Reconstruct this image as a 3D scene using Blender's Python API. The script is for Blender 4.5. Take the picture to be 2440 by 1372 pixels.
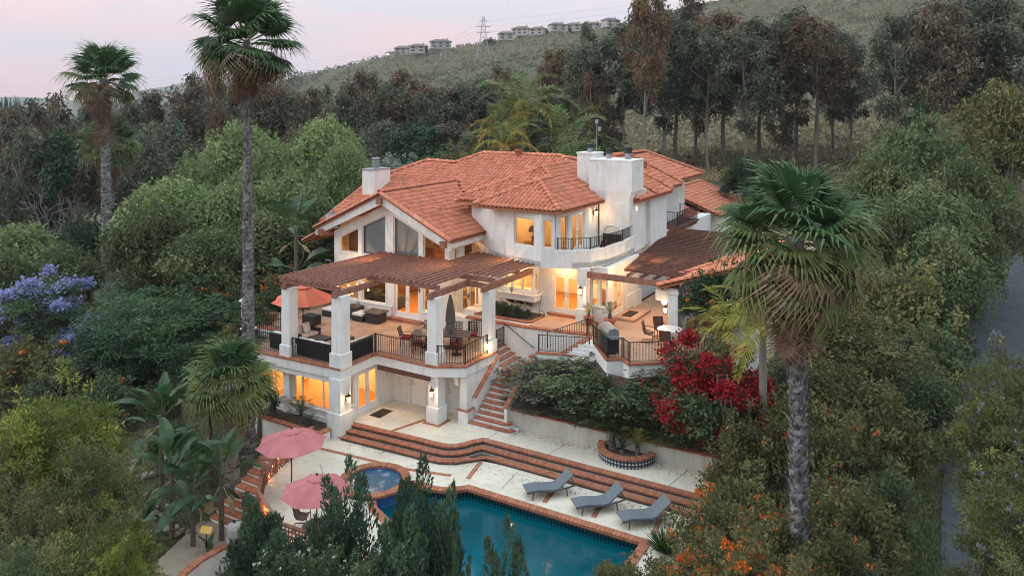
import bpy, bmesh, math, random
import numpy as np
from mathutils import Vector, Matrix
R = math.radians
sc = bpy.context.scene
C = sc.collection
for o in list(bpy.data.objects):
    bpy.data.objects.remove(o)

# ------------------------------------------------------------------ camera
YAW = math.atan2(1821.0, 3070.0)
CA, SA = math.cos(YAW), math.sin(YAW)
cd = bpy.data.cameras.new('camera'); cam = bpy.data.objects.new('camera', cd); C.objects.link(cam)
cam.location = (0, 0, 15.2); cam.rotation_euler = (R(90), 0, YAW)
cd.sensor_width = 36; cd.lens = 36 * 1821.0 / 2440.0; cd.shift_y = -(686 - 246) / 2440.0
cd.clip_end = 20000; cd.clip_start = 0.2
sc.camera = cam

# ------------------------------------------------------------------ world: dusk overcast
W_ = bpy.data.worlds.new('World'); sc.world = W_; W_.use_nodes = True
nt = W_.node_tree; nd = nt.nodes; lk = nt.links
for n in list(nd): nd.remove(n)
wo = nd.new('ShaderNodeOutputWorld'); bg = nd.new('ShaderNodeBackground')
sky = nd.new('ShaderNodeTexSky'); sky.sky_type = 'NISHITA'; sky.sun_disc = False
SUN_EL, SUN_AZ = 24, 62
sky.sun_elevation = R(SUN_EL); sky.sun_rotation = R(SUN_AZ); sky.air_density = 1.5; sky.dust_density = 3.0
tc = nd.new('ShaderNodeTexCoord'); sx = nd.new('ShaderNodeSeparateXYZ'); lk.new(tc.outputs['Generated'], sx.inputs[0])
# overcast deck: three times brighter overhead than at the horizon, pink and grey banks
mr = nd.new('ShaderNodeMapRange'); mr.inputs['From Min'].default_value = 0; mr.inputs['From Max'].default_value = 1
mr.inputs['To Min'].default_value = 0.60; mr.inputs['To Max'].default_value = 1.75
lk.new(sx.outputs['Z'], mr.inputs['Value'])
mp = nd.new('ShaderNodeMapping'); mp.inputs['Scale'].default_value = (1.2, 1.2, 5.5); mp.inputs['Rotation'].default_value = (0.15, 0.3, 0.6)
lk.new(tc.outputs['Generated'], mp.inputs['Vector'])
nz = nd.new('ShaderNodeTexNoise'); nz.inputs['Scale'].default_value = 1.9; nz.inputs['Detail'].default_value = 5; nz.inputs['Roughness'].default_value = 0.45
lk.new(mp.outputs[0], nz.inputs['Vector'])
cr = nd.new('ShaderNodeValToRGB'); e = cr.color_ramp.elements
e[0].position = 0.40; e[0].color = (0.96, 0.90, 0.98, 1)
e[1].position = 0.60; e[1].color = (1.26, 0.87, 0.90, 1)
lk.new(nz.outputs['Fac'], cr.inputs[0])
zr = nd.new('ShaderNodeMapRange'); zr.inputs['From Min'].default_value = 0.12; zr.inputs['From Max'].default_value = 0.55; lk.new(sx.outputs['Z'], zr.inputs['Value'])
cz = nd.new('ShaderNodeMix'); cz.data_type = 'RGBA'; lk.new(zr.outputs[0], cz.inputs[0]); lk.new(cr.outputs[0], cz.inputs[6]); cz.inputs[7].default_value = (0.80, 0.955, 1.03, 1)
mu = nd.new('ShaderNodeMix'); mu.data_type = 'RGBA'; mu.blend_type = 'MULTIPLY'; mu.inputs[0].default_value = 1
lk.new(cz.outputs[2], mu.inputs[6]); lk.new(mr.outputs[0], mu.inputs[7])
sm = nd.new('ShaderNodeMix'); sm.data_type = 'RGBA'; sm.blend_type = 'MULTIPLY'; sm.inputs[0].default_value = 1
lk.new(sky.outputs[0], sm.inputs[6]); sm.inputs[7].default_value = (0.05, 0.05, 0.05, 1)
mx = nd.new('ShaderNodeMix'); mx.data_type = 'RGBA'; mx.inputs[0].default_value = 0.88
lk.new(sm.outputs[2], mx.inputs[6]); lk.new(mu.outputs[2], mx.inputs[7])
lk.new(mx.outputs[2], bg.inputs[0]); bg.inputs[1].default_value = 0.78
lk.new(bg.outputs[0], wo.inputs[0])

# ------------------------------------------------------------------ sun (soft, behind cloud)
sd = bpy.data.lights.new('sun', 'SUN'); so = bpy.data.objects.new('sun', sd); C.objects.link(so)
sd.energy = 0.7; sd.angle = R(30); sd.color = (1.0, 0.98, 0.96)
# direction towards the sun in world axes (from behind the camera, left)
_az = R(SUN_AZ)
_d = Vector((math.sin(_az) * -math.cos(R(SUN_EL)), math.cos(_az) * -math.cos(R(SUN_EL)), math.sin(R(SUN_EL))))
so.rotation_euler = _d.to_track_quat('Z', 'Y').to_euler(); so.location = (0, 0, 60)
sky.sun_rotation = math.atan2(_d.x, _d.y)

sc.render.engine = 'CYCLES'
sc.view_settings.view_transform = 'Standard'; sc.view_settings.look = 'None'
sc.view_settings.exposure = 0.82; sc.view_settings.gamma = 1.0; sc.view_settings.use_curve_mapping = False
cy = sc.cycles
cy.use_denoising = True; cy.denoising_prefilter = 'ACCURATE'; cy.denoising_input_passes = 'RGB_ALBEDO_NORMAL'; cy.filter_width = 1.15; cy.max_bounces = 6; cy.diffuse_bounces = 3; cy.glossy_bounces = 2; cy.transmission_bounces = 2
cy.transparent_max_bounces = 10; cy.volume_bounces = 0; cy.caustics_reflective = False; cy.caustics_refractive = False
cy.sample_clamp_indirect = 4

# ------------------------------------------------------------------ helpers
F_, CX_, HV_, H_ = 1821.0, 1220.0, 246.0, 15.2
def cam2h(X, Y): return (X * CA - Y * SA, X * SA + Y * CA)
def h2cam(a, b): return (a * CA + b * SA, -a * SA + b * CA)
def scr(u, Y): return cam2h((u - CX_) / F_ * Y, Y)              # plan position of a bearing at a distance

MATS = {}
def _lin(c): return tuple(((x / 12.92) if x <= 0.04045 else ((x + 0.055) / 1.055) ** 2.4) for x in c)
def hexc(h): return _lin([int(h[i:i + 2], 16) / 255 for i in (0, 2, 4)])
def mat(name, col, rough=0.7, col2=None, scale=4.0, detail=4, bump=0.0, bscale=30.0, spec=0.3, metal=0.0, lo=0.35, hi=0.65, coord='Object', stretch=None, alpha=None):
    m = bpy.data.materials.new(name); m.use_nodes = True
    n, l = m.node_tree.nodes, m.node_tree.links
    p = n['Principled BSDF']
    p.inputs['Roughness'].default_value = rough; p.inputs['Specular IOR Level'].default_value = spec; p.inputs['Metallic'].default_value = metal
    p.inputs['Base Color'].default_value = (*col, 1)
    t = n.new('ShaderNodeTexCoord'); vec = t.outputs[coord]
    if stretch:
        mpg = n.new('ShaderNodeMapping'); mpg.inputs['Scale'].default_value = stretch; l.new(vec, mpg.inputs['Vector']); vec = mpg.outputs[0]
    if col2 is not None:
        z = n.new('ShaderNodeTexNoise'); z.inputs['Scale'].default_value = scale; z.inputs['Detail'].default_value = detail; l.new(vec, z.inputs['Vector'])
        r = n.new('ShaderNodeValToRGB'); r.color_ramp.elements[0].position = lo; r.color_ramp.elements[1].position = hi
        r.color_ramp.elements[0].color = (*col, 1); r.color_ramp.elements[1].color = (*col2, 1)
        l.new(z.outputs['Fac'], r.inputs[0]); l.new(r.outputs[0], p.inputs['Base Color'])
    if bump:
        z2 = n.new('ShaderNodeTexNoise'); z2.inputs['Scale'].default_value = bscale; z2.inputs['Detail'].default_value = 3; l.new(vec, z2.inputs['Vector'])
        b = n.new('ShaderNodeBump'); b.inputs['Strength'].default_value = bump; b.inputs['Distance'].default_value = 0.02
        l.new(z2.outputs['Fac'], b.inputs['Height']); l.new(b.outputs[0], p.inputs['Normal'])
    MATS[name] = m
    return m
def leafmat(name, c1, c2, c3=None, trans=0.25, rough=0.55, spec=0.25):
    """foliage: leaf-by-leaf tint between colours, some light passing through the blade"""
    m = bpy.data.materials.new(name); m.use_nodes = True
    n, l = m.node_tree.nodes, m.node_tree.links
    p = n['Principled BSDF']; out = n['Material Output']
    at = n.new('ShaderNodeAttribute'); at.attribute_name = 'tint'
    oi = n.new('ShaderNodeObjectInfo')
    r = n.new('ShaderNodeValToRGB'); r.color_ramp.elements[0].color = (*c1, 1); r.color_ramp.elements[1].color = (*c2, 1)
    if c3 is not None:
        r.color_ramp.elements[1].position = 0.62
        x = r.color_ramp.elements.new(1.0); x.color = (*c3, 1)
    l.new(at.outputs['Fac'], r.inputs[0])
    hsv = n.new('ShaderNodeHueSaturation')
    mr1 = n.new('ShaderNodeMapRange'); mr1.inputs['To Min'].default_value = 0.78; mr1.inputs['To Max'].default_value = 1.22
    l.new(oi.outputs['Random'], mr1.inputs['Value']); l.new(mr1.outputs[0], hsv.inputs['Value']); l.new(r.outputs[0], hsv.inputs['Color'])
    p.inputs['Roughness'].default_value = rough; p.inputs['Specular IOR Level'].default_value = spec
    l.new(hsv.outputs[0], p.inputs['Base Color'])
    if trans:
        tr = n.new('ShaderNodeBsdfTranslucent'); l.new(hsv.outputs[0], tr.inputs['Color'])
        mxs = n.new('ShaderNodeMixShader'); mxs.inputs[0].default_value = trans
        l.new(p.outputs[0], mxs.inputs[1]); l.new(tr.outputs[0], mxs.inputs[2]); l.new(mxs.outputs[0], out.inputs[0])
    MATS[name] = m
    return m
def emat(name, col, strength):
    m = bpy.data.materials.new(name); m.use_nodes = True
    p = m.node_tree.nodes['Principled BSDF']; p.inputs['Base Color'].default_value = (*col, 1)
    p.inputs['Emission Color'].default_value = (*col, 1); p.inputs['Emission Strength'].default_value = strength
    MATS[name] = m; return m
def glassmat(name, tint, base=0.04, rough=0.02):
    m = bpy.data.materials.new(name); m.use_nodes = True
    n, l = m.node_tree.nodes, m.node_tree.links; n.remove(n['Principled BSDF']); out = n['Material Output']
    t = n.new('ShaderNodeBsdfTransparent'); t.inputs[0].default_value = (*tint, 1)
    g = n.new('ShaderNodeBsdfGlossy'); g.inputs['Roughness'].default_value = rough
    f = n.new('ShaderNodeFresnel'); f.inputs[0].default_value = 1.45
    mxs = n.new('ShaderNodeMixShader'); l.new(f.outputs[0], mxs.inputs[0]); l.new(t.outputs[0], mxs.inputs[1]); l.new(g.outputs[0], mxs.inputs[2])
    l.new(mxs.outputs[0], out.inputs[0]); MATS[name] = m; return m

class MB:
    """collects boxes, prisms, bars and tubes; build() links them as ONE mesh object"""
    def __init__(s): s.v = []; s.f = []
    def add(s, vs, fs):
        k = len(s.v); s.v += [tuple(x) for x in vs]; s.f += [tuple(i + k for i in q) for q in fs]; return s
    def box(s, x0, x1, y0, y1, z0, z1):
        return s.add([(x0,y0,z0),(x1,y0,z0),(x1,y1,z0),(x0,y1,z0),(x0,y0,z1),(x1,y0,z1),(x1,y1,z1),(x0,y1,z1)],
                     [(3,2,1,0),(4,5,6,7),(0,1,5,4),(1,2,6,5),(2,3,7,6),(3,0,4,7)])
    def prism(s, poly, z0, z1):
        n = len(poly)
        ar = sum(poly[i][0]*poly[(i+1)%n][1]-poly[(i+1)%n][0]*poly[i][1] for i in range(n))
        if ar < 0: poly = poly[::-1]
        vs = [(p[0],p[1],z0) for p in poly] + [(p[0],p[1],z1) for p in poly]
        return s.add(vs, [tuple(range(n-1,-1,-1)), tuple(range(n,2*n))] + [(i,(i+1)%n,n+(i+1)%n,n+i) for i in range(n)])
    def hexa(s, bot, top):
        n = len(bot)
        return s.add(list(bot)+list(top), [tuple(range(n-1,-1,-1)), tuple(range(n,2*n))] + [(i,(i+1)%n,n+(i+1)%n,n+i) for i in range(n)])
    def bar(s, p, q, w, h, up=(0,0,1)):
        p, q = Vector(p), Vector(q); d = (q-p).normalized(); u = Vector(up)
        if abs(d.dot(u)) > .98: u = Vector((1,0,0))
        r = d.cross(u).normalized()*w/2; u2 = r.cross(d).normalized()*h/2
        vs = [x+a*r+b*u2 for x in (p,q) for a,b in ((-1,-1),(1,-1),(1,1),(-1,1))]
        return s.add(vs, [(3,2,1,0),(4,5,6,7),(0,1,5,4),(1,2,6,5),(2,3,7,6),(3,0,4,7)])
    def tube(s, pts, r, n=8, r1=None, cap=True):
        pts = [Vector(p) for p in pts]; m = len(pts); k = len(s.v)
        rr = r if isinstance(r, (list, tuple)) else [r + (r1-r)*i/(m-1) if r1 is not None else r for i in range(m)]
        ref = None
        for i, p in enumerate(pts):
            d = (pts[min(i+1,m-1)] - pts[max(i-1,0)]).normalized()
            if ref is None: ref = Vector((1,0,0)) if abs(d.x) < .9 else Vector((0,1,0))
            a = (ref - d*ref.dot(d)).normalized(); b = d.cross(a); ref = a
            for j in range(n):
                t = 2*math.pi*j/n; s.v.append(tuple(p + (a*math.cos(t)+b*math.sin(t))*rr[i]))
        for i in range(m-1):
            for j in range(n):
                s.f.append((k+i*n+j, k+i*n+(j+1)%n, k+(i+1)*n+(j+1)%n, k+(i+1)*n+j))
        if cap: s.f.append(tuple(k+j for j in range(n-1,-1,-1))); s.f.append(tuple(k+(m-1)*n+j for j in range(n)))
        return s
    def lathe(s, c, prof, n=16):
        k = len(s.v); m = len(prof)
        for r, z in prof:
            for j in range(n):
                t = 2*math.pi*j/n; s.v.append((c[0]+r*math.cos(t), c[1]+r*math.sin(t), c[2]+z))
        for i in range(m-1):
            for j in range(n): s.f.append((k+i*n+j, k+i*n+(j+1)%n, k+(i+1)*n+(j+1)%n, k+(i+1)*n+j))
        s.f.append(tuple(k+j for j in range(n-1,-1,-1))); s.f.append(tuple(k+(m-1)*n+j for j in range(n)))
        return s
    def mesh(s, name, m=None, smooth=False):
        me = bpy.data.meshes.new(name); me.from_pydata(s.v, [], s.f); me.update()
        if m: me.materials.append(MATS[m] if isinstance(m, str) else m)
        if smooth:
            me.polygons.foreach_set('use_smooth', [True]*len(me.polygons))
        return me

WM = {}            # world matrix of each empty
def tag(o, label=None, cat=None, group=None, kind=None):
    if label: o['label'] = label
    if cat: o['category'] = cat
    if group: o['group'] = group
    if kind: o['kind'] = kind
    return o
def thing(name, label, cat, loc=(0,0,0), rz=0, sc_=1.0, group=None):
    o = bpy.data.objects.new(name, None); C.objects.link(o)
    s3 = sc_ if isinstance(sc_, tuple) else (sc_,)*3
    o.location = loc; o.rotation_euler = (0,0,rz); o.scale = s3; o.empty_display_size = 0.2
    WM[o.name] = Matrix.LocRotScale(Vector(loc), o.rotation_euler.to_matrix(), Vector(s3))
    return tag(o, label, cat, group)
def link(name, me, parent=None, M=None, local=False):
    """mesh object; vertices in world axes unless local"""
    o = bpy.data.objects.new(name, me); C.objects.link(o)
    if M is not None: o.matrix_basis = M
    if parent is not None:
        o.parent = parent
        if not local and parent.name in WM: o.matrix_parent_inverse = WM[parent.name].inverted()
    return o
def part(name, mb, m, parent, local=False, smooth=False, kind=None, bevel=0, label=None):
    o = link(name, mb.mesh(name, m, smooth), parent, None, local)
    if bevel:
        b = o.modifiers.new('bevel', 'BEVEL'); b.width = bevel; b.segments = 2; b.limit_method = 'ANGLE'
    if kind: o['kind'] = kind
    if label: o['label'] = label
    return o
def struct(name, mb, m, smooth=False, label=None):
    o = part(name, mb, m, None, smooth=smooth); o['kind'] = 'structure'
    if label: o['label'] = label
    return o
def copy_thing(src, loc, rz=0, sc_=1.0, label=None, group=None):
    s3 = sc_ if isinstance(sc_, tuple) else (sc_,)*3
    o = src.copy(); C.objects.link(o); o.location = loc; o.rotation_euler = (0,0,rz); o.scale = s3
    WM[o.name] = Matrix.LocRotScale(Vector(loc), o.rotation_euler.to_matrix(), Vector(s3))
    if label: o['label'] = label
    if group: o['group'] = group
    for ch in src.children:
        c = ch.copy(); C.objects.link(c); c.parent = o
        for g in ch.children:
            d = g.copy(); C.objects.link(d); d.parent = c
    return o
def lamp(name, loc, power, col=(1.0, 0.62, 0.28), size=0.15, parent=None):
    ld = bpy.data.lights.new(name, 'POINT'); ld.energy = power*0.7; ld.color = col; ld.shadow_soft_size = size
    o = bpy.data.objects.new(name, ld); C.objects.link(o); o.location = loc
    if parent is not None:
        o.parent = parent
        if parent.name in WM: o.matrix_parent_inverse = WM[parent.name].inverted()
    return o
ORD = ['first','second','third','fourth','fifth','sixth','seventh','eighth','ninth','tenth','eleventh','twelfth','thirteenth','fourteenth','fifteenth','sixteenth','seventeenth','eighteenth','nineteenth','twentieth']
# ------------------------------------------------------------------ materials
mat('stucco', (0.74,0.74,0.73), 0.9, (0.64,0.64,0.63), 1.3, 7, bump=0.35, bscale=22, lo=0.45, hi=0.78)
def _streak(m):
    n, l = m.node_tree.nodes, m.node_tree.links
    p = n['Principled BSDF']; src = p.inputs['Base Color'].links[0].from_socket
    t = n.new('ShaderNodeTexCoord'); mg = n.new('ShaderNodeMapping'); mg.inputs['Scale'].default_value = (2.6, 2.6, 0.35); l.new(t.outputs['Object'], mg.inputs[0])
    z = n.new('ShaderNodeTexNoise'); z.inputs['Scale'].default_value = 1.6; z.inputs['Detail'].default_value = 9; z.inputs['Roughness'].default_value = 0.7; l.new(mg.outputs[0], z.inputs['Vector'])
    r = n.new('ShaderNodeValToRGB'); r.color_ramp.elements[0].position = 0.50; r.color_ramp.elements[0].color = (1,1,1,1)
    r.color_ramp.elements[1].position = 0.80; r.color_ramp.elements[1].color = (0.68,0.66,0.63,1); l.new(z.outputs['Fac'], r.inputs[0])
    x = n.new('ShaderNodeMix'); x.data_type = 'RGBA'; x.blend_type = 'MULTIPLY'; x.inputs[0].default_value = 1
    l.new(src, x.inputs[6]); l.new(r.outputs[0], x.inputs[7]); l.new(x.outputs[2], p.inputs['Base Color'])
_streak(MATS['stucco'])
mat('garden_wall', (0.56,0.54,0.49), 0.9, (0.44,0.42,0.36), 1.1, 8, bump=0.4, bscale=18, stretch=(1,1,0.5)); _streak(MATS['garden_wall'])
mat('white_paint', (0.78,0.78,0.77), 0.45)
mat('frame_paint', (0.72,0.71,0.69), 0.5)
mat('room_wall', (0.70,0.58,0.40), 0.9, (0.62,0.50,0.34), 2)
mat('room_wood', (0.30,0.14,0.05), 0.5, (0.42,0.21,0.08), 6, stretch=(1,8,1))
mat('room_dark', (0.16,0.08,0.04), 0.7, (0.24,0.13,0.07), 5)
mat('room_brick', (0.34,0.15,0.07), 0.9, (0.26,0.11,0.05), 6)
mat('blind_or_panel', (0.52,0.55,0.57), 0.9, (0.47,0.50,0.52), 1.5)
mat('curtain', (0.66,0.52,0.30), 0.9, (0.58,0.45,0.25), 3, stretch=(12,12,0.4))
def _transl(m,f):
    n,l=m.node_tree.nodes,m.node_tree.links; p=n['Principled BSDF']; t=n.new('ShaderNodeBsdfTranslucent'); l.new(p.inputs['Base Color'].links[0].from_socket,t.inputs[0]); x=n.new('ShaderNodeMixShader'); x.inputs[0].default_value=f; l.new(p.outputs[0],x.inputs[1]); l.new(t.outputs[0],x.inputs[2]); l.new(x.outputs[0],n['Material Output'].inputs[0])
_transl(MATS['curtain'],.6)
mat('wood_stain', (0.20,0.088,0.064), 0.6, (0.30,0.145,0.11), 5, 6, bump=0.2, bscale=40, stretch=(1,1,1))
mat('dark_wood', (0.105,0.046,0.034), 0.6, (0.155,0.074,0.056), 6, bump=0.15)
mat('iron', (0.018,0.016,0.015), 0.5, metal=0.3)
mat('rust_iron', (0.045,0.036,0.030), 0.65, (0.09,0.055,0.035), 9)
def tilemat(name, c1, c2, c3):
    m = mat(name, c1, 0.82, c2, 7, 5, bump=0.25, bscale=45, spec=0.2)
    n, l = m.node_tree.nodes, m.node_tree.links; p = n['Principled BSDF']; src = p.inputs['Base Color'].links[0].from_socket
    at = n.new('ShaderNodeAttribute'); at.attribute_name = 'tint'; oi = n.new('ShaderNodeObjectInfo')
    ad = n.new('ShaderNodeMath'); ad.operation = 'ADD'; l.new(at.outputs['Fac'], ad.inputs[0]); l.new(oi.outputs['Random'], ad.inputs[1])
    fr = n.new('ShaderNodeMath'); fr.operation = 'FRACT'; l.new(ad.outputs[0], fr.inputs[0])
    r = n.new('ShaderNodeValToRGB'); r.color_ramp.elements[0].color = (0.80,0.76,0.74,1); r.color_ramp.elements[1].color = (1.12,1.12,1.12,1)
    q = r.color_ramp.elements.new(0.5); q.color = (1.0,0.98,0.96,1)
    l.new(fr.outputs[0], r.inputs[0])
    x = n.new('ShaderNodeMix'); x.data_type = 'RGBA'; x.blend_type = 'MULTIPLY'; x.inputs[0].default_value = 1
    l.new(src, x.inputs[6]); l.new(r.outputs[0], x.inputs[7])
    # patchy weathering over the roof
    t = n.new('ShaderNodeNewGeometry'); z = n.new('ShaderNodeTexNoise'); z.inputs['Scale'].default_value = 0.9; z.inputs['Detail'].default_value = 8; l.new(t.outputs['Position'], z.inputs['Vector'])
    r2 = n.new('ShaderNodeValToRGB'); r2.color_ramp.elements[0].position = 0.55; r2.color_ramp.elements[1].position = 0.8
    r2.color_ramp.elements[0].color = (0,0,0,1); r2.color_ramp.elements[1].color = (0.75,0.75,0.75,1); l.new(z.outputs['Fac'], r2.inputs[0])
    y = n.new('ShaderNodeMix'); y.data_type = 'RGBA'; y.inputs[7].default_value = (*c3, 1); l.new(r2.outputs[0], y.inputs[0]); l.new(x.outputs[2], y.inputs[6])
    l.new(y.outputs[2], p.inputs['Base Color']); return m
tilemat('roof_tile', (0.64,0.25,0.158), (0.54,0.19,0.116), (0.56,0.30,0.215))
tilemat('brick', (0.40,0.165,0.100), (0.31,0.115,0.070), (0.34,0.18,0.125))
mat('mortar', (0.34,0.30,0.26), 0.95, (0.26,0.22,0.19), 8)
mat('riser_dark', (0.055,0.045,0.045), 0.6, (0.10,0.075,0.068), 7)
mat('terracotta', (0.36,0.13,0.065), 0.8, (0.28,0.10,0.05), 5)
def concrete(name, c1, c2, c3):
    m = mat(name, c1, 0.85, c2, 0.55, 9, bump=0.15, bscale=30, lo=0.4, hi=0.72)
    n, l = m.node_tree.nodes, m.node_tree.links; p = n['Principled BSDF']; src = p.inputs['Base Color'].links[0].from_socket
    t = n.new('ShaderNodeTexCoord'); z = n.new('ShaderNodeTexNoise'); z.inputs['Scale'].default_value = 2.6; z.inputs['Detail'].default_value = 10; z.inputs['Roughness'].default_value = 0.75; l.new(t.outputs['Object'], z.inputs['Vector'])
    r = n.new('ShaderNodeValToRGB'); r.color_ramp.elements[0].position = 0.50; r.color_ramp.elements[1].position = 0.78
    r.color_ramp.elements[0].color = (0,0,0,1); r.color_ramp.elements[1].color = (0.8,0.8,0.8,1); l.new(z.outputs['Fac'], r.inputs[0])
    y = n.new('ShaderNodeMix'); y.data_type = 'RGBA'; y.inputs[7].default_value = (*c3, 1); l.new(r.outputs[0], y.inputs[0]); l.new(src, y.inputs[6]); l.new(y.outputs[2], p.inputs['Base Color']); return m
concrete('deck_concrete', (0.66,0.60,0.51), (0.56,0.50,0.42), (0.34,0.29,0.24))
concrete('court_concrete', (0.46,0.29,0.20), (0.38,0.235,0.165), (0.22,0.14,0.10))
concrete('path_concrete', (0.30,0.25,0.20), (0.24,0.20,0.16), (0.13,0.10,0.08))
def terrace_tile():
    m = mat('terrace_tile', (0.54,0.35,0.25), 0.75, (0.42,0.26,0.18), 1.2, 8)
    n, l = m.node_tree.nodes, m.node_tree.links; p = n['Principled BSDF']; src = p.inputs['Base Color'].links[0].from_socket
    t = n.new('ShaderNodeTexCoord'); b = n.new('ShaderNodeTexBrick'); b.offset = 0.0
    b.inputs['Scale'].default_value = 1.0; b.inputs['Brick Width'].default_value = 0.4; b.inputs['Row Height'].default_value = 0.4; b.inputs['Mortar Size'].default_value = 0.012
    b.inputs['Color1'].default_value = (1,1,1,1); b.inputs['Color2'].default_value = (0.8,0.78,0.76,1); b.inputs['Mortar'].default_value = (0.66,0.6,0.55,1)
    l.new(t.outputs['Object'], b.inputs['Vector'])
    x = n.new('ShaderNodeMix'); x.data_type = 'RGBA'; x.blend_type = 'MULTIPLY'; x.inputs[0].default_value = 1
    l.new(src, x.inputs[6]); l.new(b.outputs['Color'], x.inputs[7]); l.new(x.outputs[2], p.inputs['Base Color'])
terrace_tile()
mat('asphalt', (0.050,0.056,0.066), 0.85, (0.072,0.078,0.088), 1.4, 9, bump=0.3, bscale=60)
mat('soil', (0.085,0.052,0.036), 0.95, (0.125,0.085,0.060), 1.6, 9, bump=0.6, bscale=7)
mat('mulch', (0.055,0.040,0.030), 0.95, (0.10,0.075,0.055), 4, 8, bump=0.6, bscale=14)
def groundmat():
    m = mat('ground', (0.070,0.062,0.038), 0.95, (0.115,0.098,0.060), 0.05, 10, bump=0.8, bscale=1.5)
    n, l = m.node_tree.nodes, m.node_tree.links; p = n['Principled BSDF']; src = p.inputs['Base Color'].links[0].from_socket
    g = n.new('ShaderNodeNewGeometry'); z = n.new('ShaderNodeTexNoise'); z.inputs['Scale'].default_value = 0.33; z.inputs['Detail'].default_value = 8; l.new(g.outputs['Position'], z.inputs['Vector'])
    r = n.new('ShaderNodeValToRGB'); r.color_ramp.elements[0].position = 0.42; r.color_ramp.elements[1].position = 0.58
    r.color_ramp.elements[0].color = (0.052,0.062,0.032,1); r.color_ramp.elements[1].color = (0.115,0.095,0.060,1); l.new(z.outputs['Fac'], r.inputs[0])
    y = n.new('ShaderNodeMix'); y.data_type = 'RGBA'; y.inputs[0].default_value = 0.5; l.new(src, y.inputs[6]); l.new(r.outputs[0], y.inputs[7]); l.new(y.outputs[2], p.inputs['Base Color'])
groundmat()
mat('far_hill', (0.085,0.095,0.070), 0.95, (0.12,0.12,0.09), 0.01, 8)
mat('bark', (0.085,0.072,0.060), 0.95, (0.14,0.12,0.10), 6, 6, bump=0.7, bscale=16, stretch=(1,1,0.25))
mat('pale_bark', (0.26,0.235,0.205), 0.9, (0.15,0.125,0.10), 1.2, 7, bump=0.3, stretch=(1,1,0.3))
mat('palm_bark', (0.125,0.122,0.122), 0.95, (0.25,0.24,0.235), 3.2, 6, bump=0.9, bscale=9)
mat('grey_twig', (0.22,0.20,0.18), 0.95, (0.15,0.13,0.12), 5)
mat('wicker', (0.020,0.022,0.026), 0.7, (0.040,0.040,0.043), 60, 2, bump=0.6, bscale=80)
mat('cushion', (0.55,0.47,0.40), 0.95, (0.48,0.40,0.34), 5)
mat('white_cushion', (0.66,0.64,0.62), 0.95, (0.58,0.56,0.54), 5)
mat('red_cushion', (0.26,0.020,0.022), 0.9, (0.19,0.014,0.016), 5)
mat('sling', (0.145,0.160,0.185), 0.85, (0.115,0.130,0.152), 40, 2)
mat('lounger_frame', (0.060,0.062,0.068), 0.6)
mat('stone_top', (0.060,0.055,0.054), 0.5, (0.095,0.085,0.080), 3)
mat('pink_fabric', (0.62,0.23,0.25), 0.9, (0.54,0.18,0.205), 2)
_transl(MATS['pink_fabric'],.3)
mat('coral_fabric', (0.62,0.17,0.10), 0.9, (0.55,0.14,0.09), 2)
mat('grey_fabric', (0.13,0.11,0.10), 0.9, (0.10,0.085,0.075), 4)
mat('bronze', (0.050,0.030,0.022), 0.5, metal=0.5)
mat('brown_sling', (0.13,0.075,0.055), 0.8, (0.10,0.055,0.040), 20)
mat('table_white', (0.66,0.66,0.65), 0.35)
mat('steel', (0.38,0.40,0.42), 0.35, (0.30,0.32,0.34), 4, metal=0.7)
mat('dark_metal', (0.05,0.052,0.056), 0.5, metal=0.5)
mat('galvanised', (0.34,0.37,0.40), 0.5, (0.25,0.28,0.31), 8, metal=0.5)
mat('tank_plastic', (0.42,0.43,0.44), 0.5, (0.34,0.35,0.36), 4)
mat('stone', (0.25,0.20,0.165), 0.9, (0.16,0.135,0.12), 3, 6, bump=0.5, bscale=8)
mat('stone_blue', (0.19,0.22,0.25), 0.85, (0.14,0.16,0.19), 4, bump=0.4)
mat('log_wood', (0.22,0.185,0.15), 0.95, (0.15,0.12,0.095), 6)
mat('yellow_sign', (0.62,0.42,0.10), 0.6)
mat('lamp_shade', (0.20,0.16,0.12), 0.9)
mat('house_render', (0.46,0.43,0.40), 0.9, (0.40,0.37,0.34), 1)
mat('house_roof', (0.20,0.155,0.135), 0.9, (0.15,0.115,0.10), 2)
mat('mat_rubber', (0.035,0.026,0.022), 0.9)
mat('plaster_pool', (0.10,0.34,0.42), 0.7, (0.13,0.40,0.47), 1.2, 6)
emat('bulb', (1.0, 0.62, 0.25), 22.0)
emat('string_bulb', (1.0, 0.42, 0.10), 9.0)
emat('shade_lit', (1.0, 0.66, 0.30), 3.0)
glassmat('glass', (0.93,0.95,0.95))
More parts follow.
